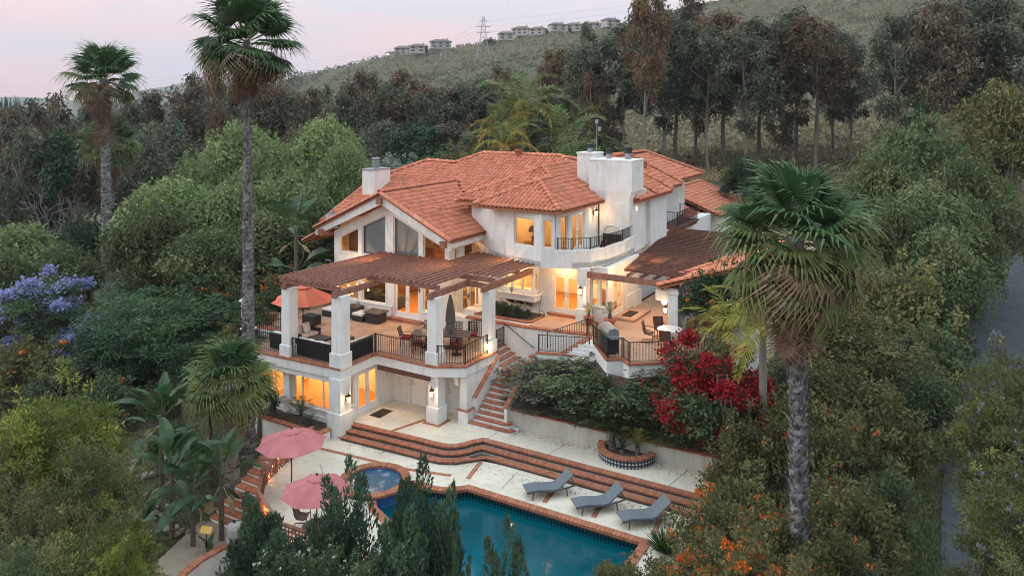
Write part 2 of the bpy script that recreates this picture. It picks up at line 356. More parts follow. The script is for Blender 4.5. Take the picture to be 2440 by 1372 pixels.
def watermat():
    m = bpy.data.materials.new('water'); m.use_nodes = True
    n, l = m.node_tree.nodes, m.node_tree.links; n.remove(n['Principled BSDF']); out = n['Material Output']
    t = n.new('ShaderNodeBsdfTransparent'); t.inputs[0].default_value = (0.22, 0.74, 0.84, 1)
    df = n.new('ShaderNodeBsdfDiffuse'); df.inputs[0].default_value = (0.0, 0.125, 0.165, 1); m0 = n.new('ShaderNodeMixShader'); m0.inputs[0].default_value = 0.42; l.new(t.outputs[0], m0.inputs[1]); l.new(df.outputs[0], m0.inputs[2])
    g = n.new('ShaderNodeBsdfGlossy'); g.inputs['Roughness'].default_value = 0.04
    f = n.new('ShaderNodeFresnel'); f.inputs[0].default_value = 1.33
    z = n.new('ShaderNodeTexNoise'); z.inputs['Scale'].default_value = 3.0; z.inputs['Detail'].default_value = 3
    tcx = n.new('ShaderNodeTexCoord'); l.new(tcx.outputs['Object'], z.inputs['Vector'])
    b = n.new('ShaderNodeBump'); b.inputs['Strength'].default_value = 0.10; b.inputs['Distance'].default_value = 0.05; l.new(z.outputs['Fac'], b.inputs['Height'])
    l.new(b.outputs[0], g.inputs['Normal']); l.new(b.outputs[0], f.inputs['Normal'])
    x = n.new('ShaderNodeMixShader'); l.new(f.outputs[0], x.inputs[0]); l.new(m0.outputs[0], x.inputs[1]); l.new(g.outputs[0], x.inputs[2]); l.new(x.outputs[0], out.inputs[0])
    MATS['water'] = m
watermat()
def spawater():
    m = mat('spa_water', (0.035,0.10,0.17), 0.12, (0.34,0.42,0.50), 2.6, 12, bump=0.6, bscale=6, spec=0.5, lo=0.52, hi=0.74)
spawater()
def mosaic(name, dark, light, s, mix):
    """glazed 15 cm tiles, a pale four-lobed flower on each"""
    m = bpy.data.materials.new(name); m.use_nodes = True
    n, l = m.node_tree.nodes, m.node_tree.links; p = n['Principled BSDF']; p.inputs['Roughness'].default_value = 0.25
    t = n.new('ShaderNodeTexCoord'); u = t.outputs['UV']
    sc1 = n.new('ShaderNodeVectorMath'); sc1.operation = 'SCALE'; sc1.inputs['Scale'].default_value = 1/s; l.new(u, sc1.inputs[0])
    fr = n.new('ShaderNodeVectorMath'); fr.operation = 'FRACTION'; l.new(sc1.outputs[0], fr.inputs[0])
    sb = n.new('ShaderNodeVectorMath'); sb.operation = 'SUBTRACT'; sb.inputs[1].default_value = (0.5,0.5,0); l.new(fr.outputs[0], sb.inputs[0])
    ab = n.new('ShaderNodeVectorMath'); ab.operation = 'ABSOLUTE'; l.new(sb.outputs[0], ab.inputs[0])
    sp = n.new('ShaderNodeSeparateXYZ'); l.new(ab.outputs[0], sp.inputs[0])
    mxn = n.new('ShaderNodeMath'); mxn.operation = 'MULTIPLY'; l.new(sp.outputs[0], mxn.inputs[0]); l.new(sp.outputs[1], mxn.inputs[1])
    cross = n.new('ShaderNodeMath'); cross.operation = 'LESS_THAN'; cross.inputs[1].default_value = 0.016; l.new(mxn.outputs[0], cross.inputs[0])
    ln = n.new('ShaderNodeVectorMath'); ln.operation = 'LENGTH'; l.new(sb.outputs[0], ln.inputs[0])
    disk = n.new('ShaderNodeMath'); disk.operation = 'LESS_THAN'; disk.inputs[1].default_value = 0.36; l.new(ln.outputs['Value'], disk.inputs[0])
    an = n.new('ShaderNodeMath'); an.operation = 'MULTIPLY'; l.new(cross.outputs[0], an.inputs[0]); l.new(disk.outputs[0], an.inputs[1])
    y = n.new('ShaderNodeMix'); y.data_type = 'RGBA'; y.inputs[6].default_value = (*dark,1); y.inputs[7].default_value = (*light,1); l.new(an.outputs[0], y.inputs[0])
    l.new(y.outputs[2], p.inputs['Base Color']); MATS[name] = m
mosaic('mosaic', (0.030,0.036,0.060), (0.50,0.50,0.50), 0.15, 0.5)
mat('blue_mosaic', (0.015,0.055,0.20), 0.25, (0.04,0.13,0.34), 22, 3, lo=0.42, hi=0.58)
# ------------------------------------------------------------------ terrain
_T = [  # X right, Y forward (camera frame), z
 (-12,36,-1.2),(-30.7,58,-.4),(-16,40,0.3),(-20,48,1.8),(-10,58,3.0),(-22,32,-3),(-17,28,-2.9),(-13,26.5,-2.6),(-30,40,-4),(-45,60,-5),(-60,90,-9),(-35,100,-3),(-100,150,-15),
 (-4,36,-1.2),(0,33,-1.2),(4,30,-1.2),(0,25,-1.9),(-6,24,-2.4),(5,22,-1.8),(0,15,-4),(-12,18,-5.5),(12,15,-2.8),(0,0,-7),(25,0,-3),(-25,0,-9),(-40,20,-8),
 (9,22,-1.0),(9,28,-.7),(13,33,1.0),(14.5,36,2.2),(12,50,3.2),(19,34,0.0),(22,40,.6),(14.5,25,-1.2),
 (17.6,29.7,-1.2),(28,46,-.2),(40,64,1.2),(52,82,2.8),(30,32,-1.2),(40,48,0.2),(60,70,5),(75,100,12),(45,20,-2),
 (0,65,3.5),(15,72,3.6),(30,78,4.2),(-20,75,1.5),(0,48,3.0),(-45,75,-3),
 (20,95,6.5),(45,108,9),(70,120,14),
 (72.6,200,12.6),(-13,200,12.0),(-13,350,30),(-80,350,21),(-46,200,7.5),(31,200,14),(51,330,34),(56,150,10.7),(75,200,18),(105,280,35),
 (77,130,9.5),(118,200,22.5),(160,270,43),(207,350,84),(149,400,66),(69,450,55),(-18,480,50),(-91,520,45.5),(-148,520,31),(-200,505,17),(-250,500,3),
 (240,420,130),(150,520,85),(0,700,60),(-100,700,50),(-200,700,20),(300,250,90),(200,150,40),(120,90,20),
 (-200,300,-12),(-330,500,-10),(-500,600,-12),(-600,1200,-12),(-300,1200,-12),(-150,900,10),(200,900,90),(-120,250,-4),(-70,150,0),(-110,400,8),
 (0,-150,-20),(-200,-100,-25),(150,-100,0),(500,300,120),(-500,0,-30),(600,-200,60),(0,-500,-40)]
_tp = np.array([(x,y) for x,y,z in _T], float); _tz = np.array([z for *_,z in _T], float)
_D = np.sqrt(((_tp[:,None]-_tp[None])**2).sum(-1) + 1.0)
_A = np.block([[_D, np.ones((len(_T),1)), _tp],[np.ones((1,len(_T))), np.zeros((1,3))],[_tp.T, np.zeros((2,3))]])
_w = np.linalg.solve(_A + np.eye(len(_A))*1e-9, np.concatenate([_tz, np.zeros(3)]))
_rs = np.random.RandomState(4); _wv = [(2*math.pi/L*math.cos(t), 2*math.pi/L*math.sin(t), ph) for L in (9,14,23,41,70,120) for t,ph in [(_rs.rand()*6.28,_rs.rand()*6.28) for _ in range(3)]]
def terr_c(X, Y):
    X = np.atleast_1d(np.asarray(X,float)); Y = np.atleast_1d(np.asarray(Y,float))
    out = np.zeros(X.shape)
    for i in range(0, len(X), 4000):
        q = np.stack([X[i:i+4000], Y[i:i+4000]], -1)
        d = np.sqrt(((q[:,None]-_tp[None])**2).sum(-1) + 1.0)
        out[i:i+4000] = d@_w[:-3] + _w[-3] + q@_w[-2:]
    dist = np.hypot(X, Y); amp = np.clip((dist-55)/250, 0, 1)
    nzv = sum(math.sqrt(2*math.pi/math.hypot(kx,ky))*0.10*np.sin(kx*X+ky*Y+ph) for kx,ky,ph in _wv)
    out = out + nzv*amp*0.7
    a = X*CA - Y*SA; b = X*SA + Y*CA
    # cut the building platform out of the slope
    def rect(a0,a1,b0,b1,soft):
        dx = np.maximum(np.maximum(a0-a, a-a1),0); dy = np.maximum(np.maximum(b0-b, b-b1),0)
        return np.clip(1-np.hypot(dx,dy)/soft,0,1)
    for (a0,a1,b0,b1,soft,lv) in ((-25.6,-8.6,18.8,31,1.2,-2.4),(-33.2,-16,30,46,1.5,-0.6),(-16,-9.5,33.5,60,1.5,3.2),(-31,-25.6,26.8,31,0.9,-1.0),(-25,-16,46,70,2,3.0)):
        k = rect(a0,a1,b0,b1,soft); out = np.where(k>0, out*(1-k)+np.minimum(out,lv)*k, out)
    return out
def terr(a, b):
    X, Y = h2cam(a, b); return float(terr_c([X],[Y])[0])
def build_ground():
    rad = np.concatenate([np.linspace(2,70,80), 70*np.exp(np.linspace(0.02, math.log(3300/70), 110))])
    ang = np.concatenate([np.linspace(-180,-50,20)[:-1], np.linspace(-50,50,170), np.linspace(50,180,20)[1:-1]])
    A, Rr = np.meshgrid(np.radians(ang), rad); X = Rr*np.sin(A); Y = Rr*np.cos(A)
    Z = terr_c(np.clip(X,-2500,2500).ravel(), np.clip(Y,-2500,2500).ravel()).reshape(X.shape)
    far = np.clip((Rr-900)/700,0,1); Z = Z*(1-far) + (-14)*far
    a = X*CA - Y*SA; b = X*SA + Y*CA
    nr, na = X.shape
    v = np.stack([a,b,Z],-1).reshape(-1,3)
    i = np.arange(nr-1)[:,None]*na; j = np.arange(na)[None]; j2 = (j+1)%na
    f = np.stack([i+j, i+j2, i+na+j2, i+na+j],-1).reshape(-1,4)
    vs = [tuple(p) for p in v.tolist()]; fs = [tuple(q[::-1]) for q in f.tolist()]
    c0 = len(vs); vs.append((0,0,terr(0.01,0.01))); fs += [(c0, k, (k+1)%na)[::-1] for k in range(na)]
    mb = MB(); mb.v = vs; mb.f = fs
    return struct('ground', mb, 'ground', smooth=True)
build_ground()
def far_ridge(name, pts, Y, depth, base):
    """a distant range as a solid fold of land: crest line with slopes to both sides"""
    mb = MB(); n = len(pts); rows = []
    for k,(dy,fz) in enumerate(((-depth,0),(-depth*.45,.55),(0,1),(depth*.8,.4),(depth*1.5,0))):
        for (u,v) in pts:
            zc = H_ - (v-HV_)*Y/F_; X = (u-CX_)/F_*Y
            a,b = cam2h(X, Y+dy); rows.append((a,b, base+(zc-base)*fz + (math.sin(u*.07+k)*4 if 0<fz<1 else 0)))
    fs = [(r*n+i, r*n+i+1, (r+1)*n+i+1, (r+1)*n+i) for r in range(4) for i in range(n-1)]
    mb.add(rows, fs); return struct(name, mb, 'far_hill', smooth=True)
far_ridge('far_hill', [(-400,238),(-200,236),(-60,233),(40,231),(130,236),(220,244),(300,228),(345,214),(400,206),(455,194),(480,190),(520,196),(600,215),(700,240)], 2400, 700, -25)
far_ridge('far_hill', [(1560,42),(1620,22),(1660,20),(1720,17),(1800,15),(1900,5),(2000,-10),(2150,-5),(2300,30)], 900, 160, 60)

# ------------------------------------------------------------------ road on the slope, drive beyond the palms
def ribbon(name, m, pts, w, lift=0.06, n=60):
    """a strip draped on the terrain along (X,Y) camera-frame points"""
    P = np.array(pts,float); t = np.concatenate([[0],np.cumsum(np.hypot(*np.diff(P,axis=0).T))]); s = np.linspace(0,t[-1],n)
    Q = np.stack([np.interp(s,t,P[:,0]), np.interp(s,t,P[:,1])],-1)
    for _ in range(6): Q[1:-1] = (Q[:-2]+2*Q[1:-1]+Q[2:])/4
    d = np.gradient(Q,axis=0); d /= np.linalg.norm(d,axis=1)[:,None]; nn = np.stack([d[:,1],-d[:,0]],-1)
    mb = MB(); vs = []; K = 5
    for i in range(n):
        zc = max(float(terr_c([Q[i,0]+nn[i,0]*o],[Q[i,1]+nn[i,1]*o])[0]) for o in np.linspace(-w/2,w/2,5))
        for k in range(K):
            o = -w/2 + w*k/(K-1); a,b = cam2h(Q[i,0]+nn[i,0]*o, Q[i,1]+nn[i,1]*o); vs.append((a,b,zc+lift+0.04*(1-(2*k/(K-1)-1)**2)))
    for i in range(n):
        for sgn,k in ((-1,0),(1,K-1)):
            v = vs[i*K+k]; vs.append((v[0],v[1],v[2]-1.2))
    fs = [(i*K+k,i*K+k+1,(i+1)*K+k+1,(i+1)*K+k) for i in range(n-1) for k in range(K-1)]
    o0 = n*K
    fs += [(o0+2*i, i*K, (i+1)*K, o0+2*i+2) for i in range(n-1)] + [(o0+2*i+1, o0+2*i+3, (i+1)*K+K-1, i*K+K-1) for i in range(n-1)]
    mb.add(vs, fs); return struct(name, mb, m, smooth=False)
ROADPTS = [(14.0,20.0),(17.6,27.0),(21.2,33.0),(26.5,41.5),(32.5,51.0),(38.6,60.5),(44.5,70.0),(50,80)]
ribbon('road', 'asphalt', ROADPTS, 4.4)
ribbon('driveway', 'path_concrete', [(-33.0,49.0),(-30.5,53.0),(-27.2,56.5),(-23.5,59.5),(-18,62)], 2.6, n=30)

# ------------------------------------------------------------------ patio, steps, pool deck, pool
def off(path, d):
    """offset a plan polyline to its right by d"""
    out = []; n = len(path)
    for i in range(n):
        p = Vector(path[i]); t1 = (p-Vector(path[i-1])).normalized() if i else None; t2 = (Vector(path[i+1])-p).normalized() if i<n-1 else None
        if t1 is None: nn = Vector((t2.y,-t2.x)); out.append(tuple(p+nn*d)); continue
        if t2 is None: nn = Vector((t1.y,-t1.x)); out.append(tuple(p+nn*d)); continue
        n1 = Vector((t1.y,-t1.x)); n2 = Vector((t2.y,-t2.x)); m = (n1+n2); m = m/m.length
        out.append(tuple(p + m*d/max(.45, m.dot(n1))))
    return out
def tinted(o, per):
    me = o.data; n = len(me.polygons); at = me.attributes.new('tint','FLOAT','FACE')
    r = np.random.RandomState(n); vals = np.repeat(r.rand(n//per+1), per)[:n]; at.data.foreach_set('value', vals.astype(np.float32)); return o
def brick_row(path, depth, z0, z1, wid=0.105, gap=0.012, jit=0.004, rnd=random.Random(1)):
    """soldier course along a plan path; bricks reach 'depth' to the left of the path"""
    mb = MB(); P = [Vector(p) for p in path]; Q = [Vector(p) for p in off(path, -depth)]
    for i in range(len(P)-1):
        L = (P[i+1]-P[i]).length; n = max(1, round(L/wid))
        for k in range(n):
            f0, f1 = (k+gap/2/wid)/n, (k+1-gap/2/wid)/n; j = rnd.uniform(-jit,jit); e = rnd.uniform(-jit,jit)
            a0, a1 = P[i].lerp(P[i+1],f0), P[i].lerp(P[i+1],f1); b0, b1 = Q[i].lerp(Q[i+1],f0), Q[i].lerp(Q[i+1],f1)
            dd = (a0-b0).normalized()*e
            bot = [(*(a0+dd),z0),(*(a1+dd),z0),(*b1,z0),(*b0,z0)]; mb.hexa(bot, [(x,y,z1+j) for x,y,_ in bot])
    return mb
STEP = [(-25.15,27.2),(-21.2,27.48),(-20.4,27.5),(-19.8,27.58),(-19.42,27.78),(-19.12,28.15),(-18.95,28.55),(-18.7,28.94),(-13,28.97),(-7.4,29.0)]
mb = MB(); mb.prism(off(STEP,-.06) + [(-7.4,31.4),(-18.2,31.0),(-20.2,32.0),(-25.6,32.0),(-25.4,27.3)], -1.3, -0.012); struct('patio', mb, 'deck_concrete')
# brick inlay strips and expansion joints laid in the patio
def strip(name, p, q, w, z, m, parent=None):
    mb = MB(); mb.bar((*p,z),(*q,z),w,0.008); o = part(name, mb, m, parent); return o
pst = thing('pool_steps', 'three long curved brick-edged steps between the patio and the pool deck', 'steps', (-18,28,-.45))
for k in range(3):
    zt = -0.15*k; d = 0.37*k; path = off(STEP, d)
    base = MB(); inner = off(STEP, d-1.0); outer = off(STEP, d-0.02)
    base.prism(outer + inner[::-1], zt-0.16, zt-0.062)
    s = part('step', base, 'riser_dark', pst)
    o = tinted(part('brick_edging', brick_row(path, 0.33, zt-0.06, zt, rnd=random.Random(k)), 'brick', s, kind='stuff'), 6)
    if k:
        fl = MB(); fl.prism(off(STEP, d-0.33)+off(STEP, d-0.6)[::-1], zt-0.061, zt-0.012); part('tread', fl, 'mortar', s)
POOL = [(-9.95,26.05),(-17.5,26.05),(-17.75,25.78),(-18.1,25.45),(-18.6,25.27),(-19.1,25.27),(-19.55,25.4),(-20.0,24.9),(-20.3,24.2),(-20.1,23.3),(-19.6,22.8),(-17.5,21.9),(-14.6,20.95),(-9.95,20.9)]
from mathutils.geometry import tessellate_polygon
DECK = [(-25.6,27.3),(-25.6,23.5),(-24.6,21.7),(-23.0,20.0),(-20.7,18.9),(-15,19.2),(-7.4,19.4),(-7.4,29.3)]
def deck():
    outer = [Vector((x,y,0)) for x,y in DECK]; hole = [Vector((x,y,0)) for x,y in POOL[::-1]]
    tri = tessellate_polygon([outer, hole]); pts = DECK + POOL[::-1]; mb = MB(); z = -0.45
    up = []
    for t in tri:
        p = [pts[i] for i in t]; ar = (p[1][0]-p[0][0])*(p[2][1]-p[0][1])-(p[2][0]-p[0][0])*(p[1][1]-p[0][1]); up.append(t if ar>0 else t[::-1])
    n = len(pts); mb.add([(x,y,z) for x,y in pts]+[(x,y,-2.4) for x,y in DECK], up + [(i,(i+1)%len(DECK),n+(i+1)%len(DECK),n+i)[::-1] for i in range(len(DECK))])
    return struct('pool_deck', mb, 'deck_concrete')
DK = deck()
pool = thing('swimming_pool', 'teal swimming pool with brick coping and patterned tile band', 'pool', (-14,23.5,-2.3))
def loop_wall(path, z0, z1, uv=False):
    mb = MB(); n = len(path); vs = []; fs = []; uvs = []; s = 0
    for i in range(n):
        p, q = path[i], path[(i+1)%n]; L = math.dist(p,q); k = len(vs); vs += [(*p,z0),(*q,z0),(*q,z1),(*p,z1)]; fs.append((k,k+1,k+2,k+3)); uvs += [(s,z0),(s+L,z0),(s+L,z1),(s,z1)]; s += L
    mb.add(vs, fs); return mb, uvs
def setuv(o, uvs):
    lay = o.data.uv_layers.new(name='uv'); lay.data.foreach_set('uv', np.array(uvs,np.float32).ravel())
mb, uvs = loop_wall(POOL, -1.05, -0.5); o = part('tile_band', mb, 'mosaic', pool); setuv(o, uvs)
mb, uvs = loop_wall(POOL, -2.3, -1.05); part('basin_wall', mb, 'plaster_pool', pool)
mb = MB(); mb.add([(x,y,-2.3) for x,y in POOL], [tuple(range(len(POOL)))]); part('basin_floor', mb, 'plaster_pool', pool)
mb = MB(); mb.add([(x,y,-0.80) for x,y in POOL], [tuple(range(len(POOL)))]); w = part('water', mb, 'water', pool)
cop = POOL[:7]; cop = cop[::-1]
o = tinted(part('coping_bricks', brick_row(cop, -0.34, -0.53, -0.415, wid=0.16, rnd=random.Random(8)), 'brick', pool, kind='stuff'), 6)
o = tinted(part('coping_bricks', brick_row([(-9.95,20.9),(-9.95,26.05)], -0.34, -0.53, -0.416, wid=0.16, rnd=random.Random(9)), 'brick', pool, kind='stuff'), 6)
o = tinted(part('coping_bricks', brick_row(POOL[9:][::-1], 0.34, -0.53, -0.417, wid=0.16, rnd=random.Random(10)), 'brick', pool, kind='stuff'), 6)
mb = MB(); mb.lathe((-15.2,23.9,-2.28), [(.16,0),(.16,.03),(.05,.04)], 12); part('drain_cover', mb, 'white_paint', pool)
# spa
spa = thing('spa_tub', 'round raised spa with churning water and blue mosaic wall beside the pool', 'spa', (-20.95,24.2,-.9))
def ring(c, r0, r1, z0, z1, n=40):
    mb = MB()
    for k in range(n):
        t0, t1 = 2*math.pi*(k+.04)/n, 2*math.pi*(k+.96)/n; P = lambda r,t: (c[0]+r*math.cos(t), c[1]+r*math.sin(t))
        bot = [(*P(r0,t0),z0),(*P(r1,t0),z0),(*P(r1,t1),z0),(*P(r0,t1),z0)]; mb.hexa(bot, [(x,y,z1) for x,y,_ in bot])
    return mb
tinted(part('coping_bricks', ring((-20.95,24.2), 1.12, 1.48, -0.36, -0.27, 56), 'brick', spa, kind='stuff'), 6)
mb = MB(); n=40; pr=[(1.40,-1.2),(1.40,-.36),(1.12,-.36),(1.12,-1.2)]
k0=0
for r,z in pr:
    for j in range(n): mb.v.append((-20.95+r*math.cos(6.2832*j/n),24.2+r*math.sin(6.2832*j/n),z))
for i in range(3):
    for j in range(n): mb.f.append((i*n+j,i*n+(j+1)%n,(i+1)*n+(j+1)%n,(i+1)*n+j))
part('mosaic_wall', mb, 'blue_mosaic', spa, smooth=False)
mb = MB(); mb.add([(-20.95+1.13*math.cos(6.2832*j/n),24.2+1.13*math.sin(6.2832*j/n),-.41) for j in range(n)], [tuple(range(n))]); part('water', mb, 'spa_water', spa)
# brick inlays of the deck (children of the deck)
def inlay(p, q, w=0.22, z=-0.45, parent=DK):
    P, Q = Vector(p), Vector(q); d = (Q-P).normalized(); nn = Vector((-d.y,d.x))
    rows = MB(); n = max(1,int((Q-P).length/0.21))
    for r in range(2):
        for k in range(n):
            a = P + d*((k+.03+0.5*(r%2)*0)*(Q-P).length/n) + nn*(r*w/2-w/2); b = P + d*((k+.97)*(Q-P).length/n) + nn*(r*w/2-w/2)
            bot = [(*a,z-.02),(*b,z-.02),(*(b+nn*(w/2-.008)),z-.02),(*(a+nn*(w/2-.008)),z-.02)]; rows.hexa(bot, [(x,y,z+.005) for x,y,_ in bot])
    return tinted(part('brick_inlay', rows, 'brick', parent, kind='stuff'), 6)
for p,q in (((-17.85,26.45),(-18.2,28.0)),((-14.2,26.42),(-14.45,28.2)),((-12.1,26.42),(-12.35,28.2)),((-9.75,26.42),(-9.95,28.2)),((-25.55,25.35),(-20.5,25.85)),((-20.5,25.85),(-18.6,26.35))): inlay(p,q)
PT = bpy.data.objects['patio']
for p,q in (((-23.0,27.42),(-22.35,29.5)),): inlay(p,q,0.2,-.012,PT)
jt = MB()
for p,q in (((-24.0,24.2),(-21.9,22.6)),((-22.6,26.3),(-22.2,27.0)),((-16.2,26.5),(-16.35,28.1)),((-11.0,26.5),(-11.1,28.1))): jt.bar((*p,-.449),(*q,-.449),0.02,0.006)
for p,q in (((-18.75,29.0),(-18.55,30.2)),((-15.6,29.0),(-15.3,30.85)),((-10.2,29.0),(-9.9,31.0))): jt.bar((*p,-.011),(*q,-.011),0.02,0.006)
part('expansion_joint', jt, 'riser_dark', PT)
# ------------------------------------------------------------------ outdoor stair, garden walls, upper terrace
stair = thing('garden_stair', 'white stair with brick treads climbing from the patio to a landing', 'stairs', (-19.3,30,0))
NR = 11; RZ = 1.9/NR
for k in range(NR):
    z1 = RZ*(k+1); b0 = 29.92+0.272*k; a0, a1 = -20.05, -18.5
    if k < 2:
        a1 = -18.05+0.28*(1-k); a0 = -20.05-0.12*(1-k)
        r = 0.42; pth = [(a0,b0),(a1-r,b0),(a1-r*.35,b0+r*.12),(a1-r*.05,b0+r*.5),(a1,b0+r)]
        mb = MB(); mb.prism(off(pth,-0.02)+[(a1-0.02,b0+.75),(a0,b0+.75)], -0.05, z1-.05)
    else:
        pth = [(a0,b0),(a1,b0)]; mb = MB(); mb.box(a0,a1,b0+.02,32.66,RZ*k-.3 if k>2 else 0,z1-.05)
    s = part('step', mb, 'stucco', stair)
    tinted(part('brick_edging', brick_row(pth, 0.30, z1-.052, z1, wid=0.10, rnd=random.Random(20+k)), 'brick', s, kind='stuff'), 6)
mb = MB(); mb.box(-20.0,-18.35,32.62,34.3,-.2,1.895); part('landing', mb, 'court_concrete', stair)
# five side steps up to the main terrace, brick topped
for k in range(5):
    z1 = 1.9+0.18*(k+1); a1 = -19.85-0.27*k; mb = MB(); mb.box(a1-.9,a1,32.62,34.28,1.4,z1-.05); s = part('step', mb, 'stucco', stair)
    mb = MB(); mb.box(a1-.32,a1+.02,32.60,34.28,z1-.05,z1); part('tread', mb, 'brick', s)
# balustrade walls: left one with a sloping brick top, low pier, thin right one
mb = MB(); mb.hexa([(-20.62,30.55,0),(-20.10,30.55,0),(-20.10,32.62,0),(-20.62,32.62,0)], [(-20.62,30.55,1.15),(-20.10,30.55,1.15),(-20.10,32.62,2.55),(-20.62,32.62,2.55)]); bal = part('balustrade_wall', mb, 'stucco', stair)
def slope_bricks(a0,a1,b0,b1,z0,z1,nb):
    mb = MB()
    for k in range(nb):
        for c in range(3):
            t0,t1 = (k+.03)/nb,(k+.97)/nb; x0 = a0+(a1-a0)*(c+.03)/3; x1 = a0+(a1-a0)*(c+.97)/3
            y0,y1 = b0+(b1-b0)*t0,b0+(b1-b0)*t1; h0,h1 = z0+(z1-z0)*t0,z0+(z1-z0)*t1
            mb.hexa([(x0,y0,h0),(x1,y0,h0),(x1,y1,h1),(x0,y1,h1)],[(x0,y0,h0+.05),(x1,y0,h0+.05),(x1,y1,h1+.05),(x0,y1,h1+.05)])
    return mb
tinted(part('coping_bricks', slope_bricks(-20.66,-20.06,30.5,32.66,1.12,2.57,13), 'brick', bal, kind='stuff'), 6)
mb = MB(); mb.box(-20.75,-20.2,29.95,30.5,-.02,.62); pr = part('pier', mb, 'stucco', stair, bevel=.02)
mb = MB(); [mb.box(-20.79+i*.315+.005,-20.79+(i+1)*.315-.005,29.91+j*.315+.005,29.91+(j+1)*.315-.005,.62,.67) for i in range(2) for j in range(2)]; part('brick_cap', mb, 'brick', pr)
mb = MB(); mb.box(-20.75,-20.25,32.3,32.7,2.4,2.75); part('pier', mb, 'stucco', stair); mb = MB(); mb.box(-20.79,-20.2,32.26,32.74,2.75,2.80); part('pier_cap', mb, 'brick', stair)
mb = MB(); mb.hexa([(-18.5,30.45,-.02),(-18.34,30.45,-.02),(-18.34,32.9,-.02),(-18.5,32.9,-.02)], [(-18.5,30.45,.98),(-18.34,30.45,.98),(-18.34,32.9,2.55),(-18.5,32.9,2.55)]); rw = part('balustrade_wall', mb, 'stucco', stair)
tinted(part('coping_bricks', slope_bricks(-18.54,-18.30,30.42,32.94,.98,2.57,14), 'brick', rw, kind='stuff'), 6)
# right flight: from the landing up to the kitchen terrace
for k in range(9):
    z1 = 1.9+0.19*(k+1); a0 = -18.35+0.27*k; mb = MB(); mb.box(a0,a0+3.2-.27*k,33.0+.06*k,34.6,1.2,z1-.05); s = part('step', mb, 'stucco', stair)
    mb = MB(); mb.box(a0-.02,a0+.3,33.0+.06*k,34.6,z1-.05,z1); part('tread', mb, 'brick', s)
mb = MB(); mb.hexa([(-18.1,32.85,.5),(-15.5,33.55,.5),(-15.5,33.75,.5),(-18.1,33.05,.5)], [(-18.1,32.85,2.92),(-15.5,33.55,2.98),(-15.5,33.75,2.98),(-18.1,33.05,2.92)]); part('railing_wall', mb, 'stucco', stair)
mb = MB(); mb.hexa([(-18.15,32.8,2.92),(-15.5,33.5,2.98),(-15.5,33.8,2.98),(-18.15,33.1,2.92)], [(-18.15,32.8,2.98),(-15.5,33.5,3.04),(-15.5,33.8,3.04),(-18.15,33.1,2.98)]); part('brick_cap', mb, 'brick', stair)
for a,b,z in ((-18.3,32.92,2.72),(-18.3,32.6,2.5)):
    mb = MB(); mb.box(a-.15,a+.15,b-.15,b+.15,1.5,z); q = part('pier', mb, 'stucco', stair); mb = MB(); mb.box(a-.18,a+.18,b-.18,b+.18,z,z+.06); part('brick_cap', mb, 'brick', q)

gw = thing('garden_wall', 'long low concrete retaining wall with brick cap below the bougainvillea bed', 'wall', (-14,31,0))
WP = [(-18.34,30.72),(-15.5,30.85),(-13.9,30.92),(-11.2,31.02),(-7.6,31.2)]; WZ = [.84,.80,.76,.70,.66]
mb = MB()
for i in range(4):
    p,q = WP[i],WP[i+1]; mb.hexa([(p[0],p[1],-.3),(q[0],q[1],-.3),(q[0],q[1]+.22,-.3),(p[0],p[1]+.22,-.3)],[(p[0],p[1],WZ[i]),(q[0],q[1],WZ[i+1]),(q[0],q[1]+.22,WZ[i+1]),(p[0],p[1]+.22,WZ[i])])
part('wall_body', mb, 'garden_wall', gw)
mb = MB(); rr = random.Random(3)
for i in range(4):
    p,q = Vector(WP[i]),Vector(WP[i+1]); n = max(1,int((q-p).length/.21))
    for k in range(n):
        t0,t1=(k+.03)/n,(k+.97)/n; x=p.lerp(q,t0); y=p.lerp(q,t1); z=WZ[i]+(WZ[i+1]-WZ[i])*t0+rr.uniform(0,.006)
        mb.box(x.x,y.x,x.y-.03,x.y+.25,z,z+.06)
tinted(part('brick_cap', mb, 'brick', gw, kind='stuff'), 6)
# bed sloping up behind it
mb = MB(); top=[(-18.4,33.0,2.3),(-17.2,33.3,2.7),(-15.4,33.6,3.0),(-13.9,31.9,3.0),(-12.8,31.8,3.0),(-11.3,33.0,3.1),(-7.4,34,2.4)]; low=[(-18.4,30.85,.74),(-17.2,30.9,.74),(-15.4,30.95,.70),(-13.9,31.0,.66),(-12.8,31.05,.64),(-11.3,31.1,.60),(-7.4,31.3,.56)]
vs=[];fs=[]
for t,l in zip(top,low):
    for k in range(5): f=k/4; vs.append(tuple(l[i]+(t[i]-l[i])*f + (0.12*math.sin(3*f*3.14+t[0]*2) if i==2 and 0<k<4 else 0) for i in range(3)))
for i in range(6):
    for k in range(4): fs.append((i*5+k,(i+1)*5+k,(i+1)*5+k+1,i*5+k+1))
mb.add(vs,fs); struct('garden_bed', mb, 'mulch', smooth=True)
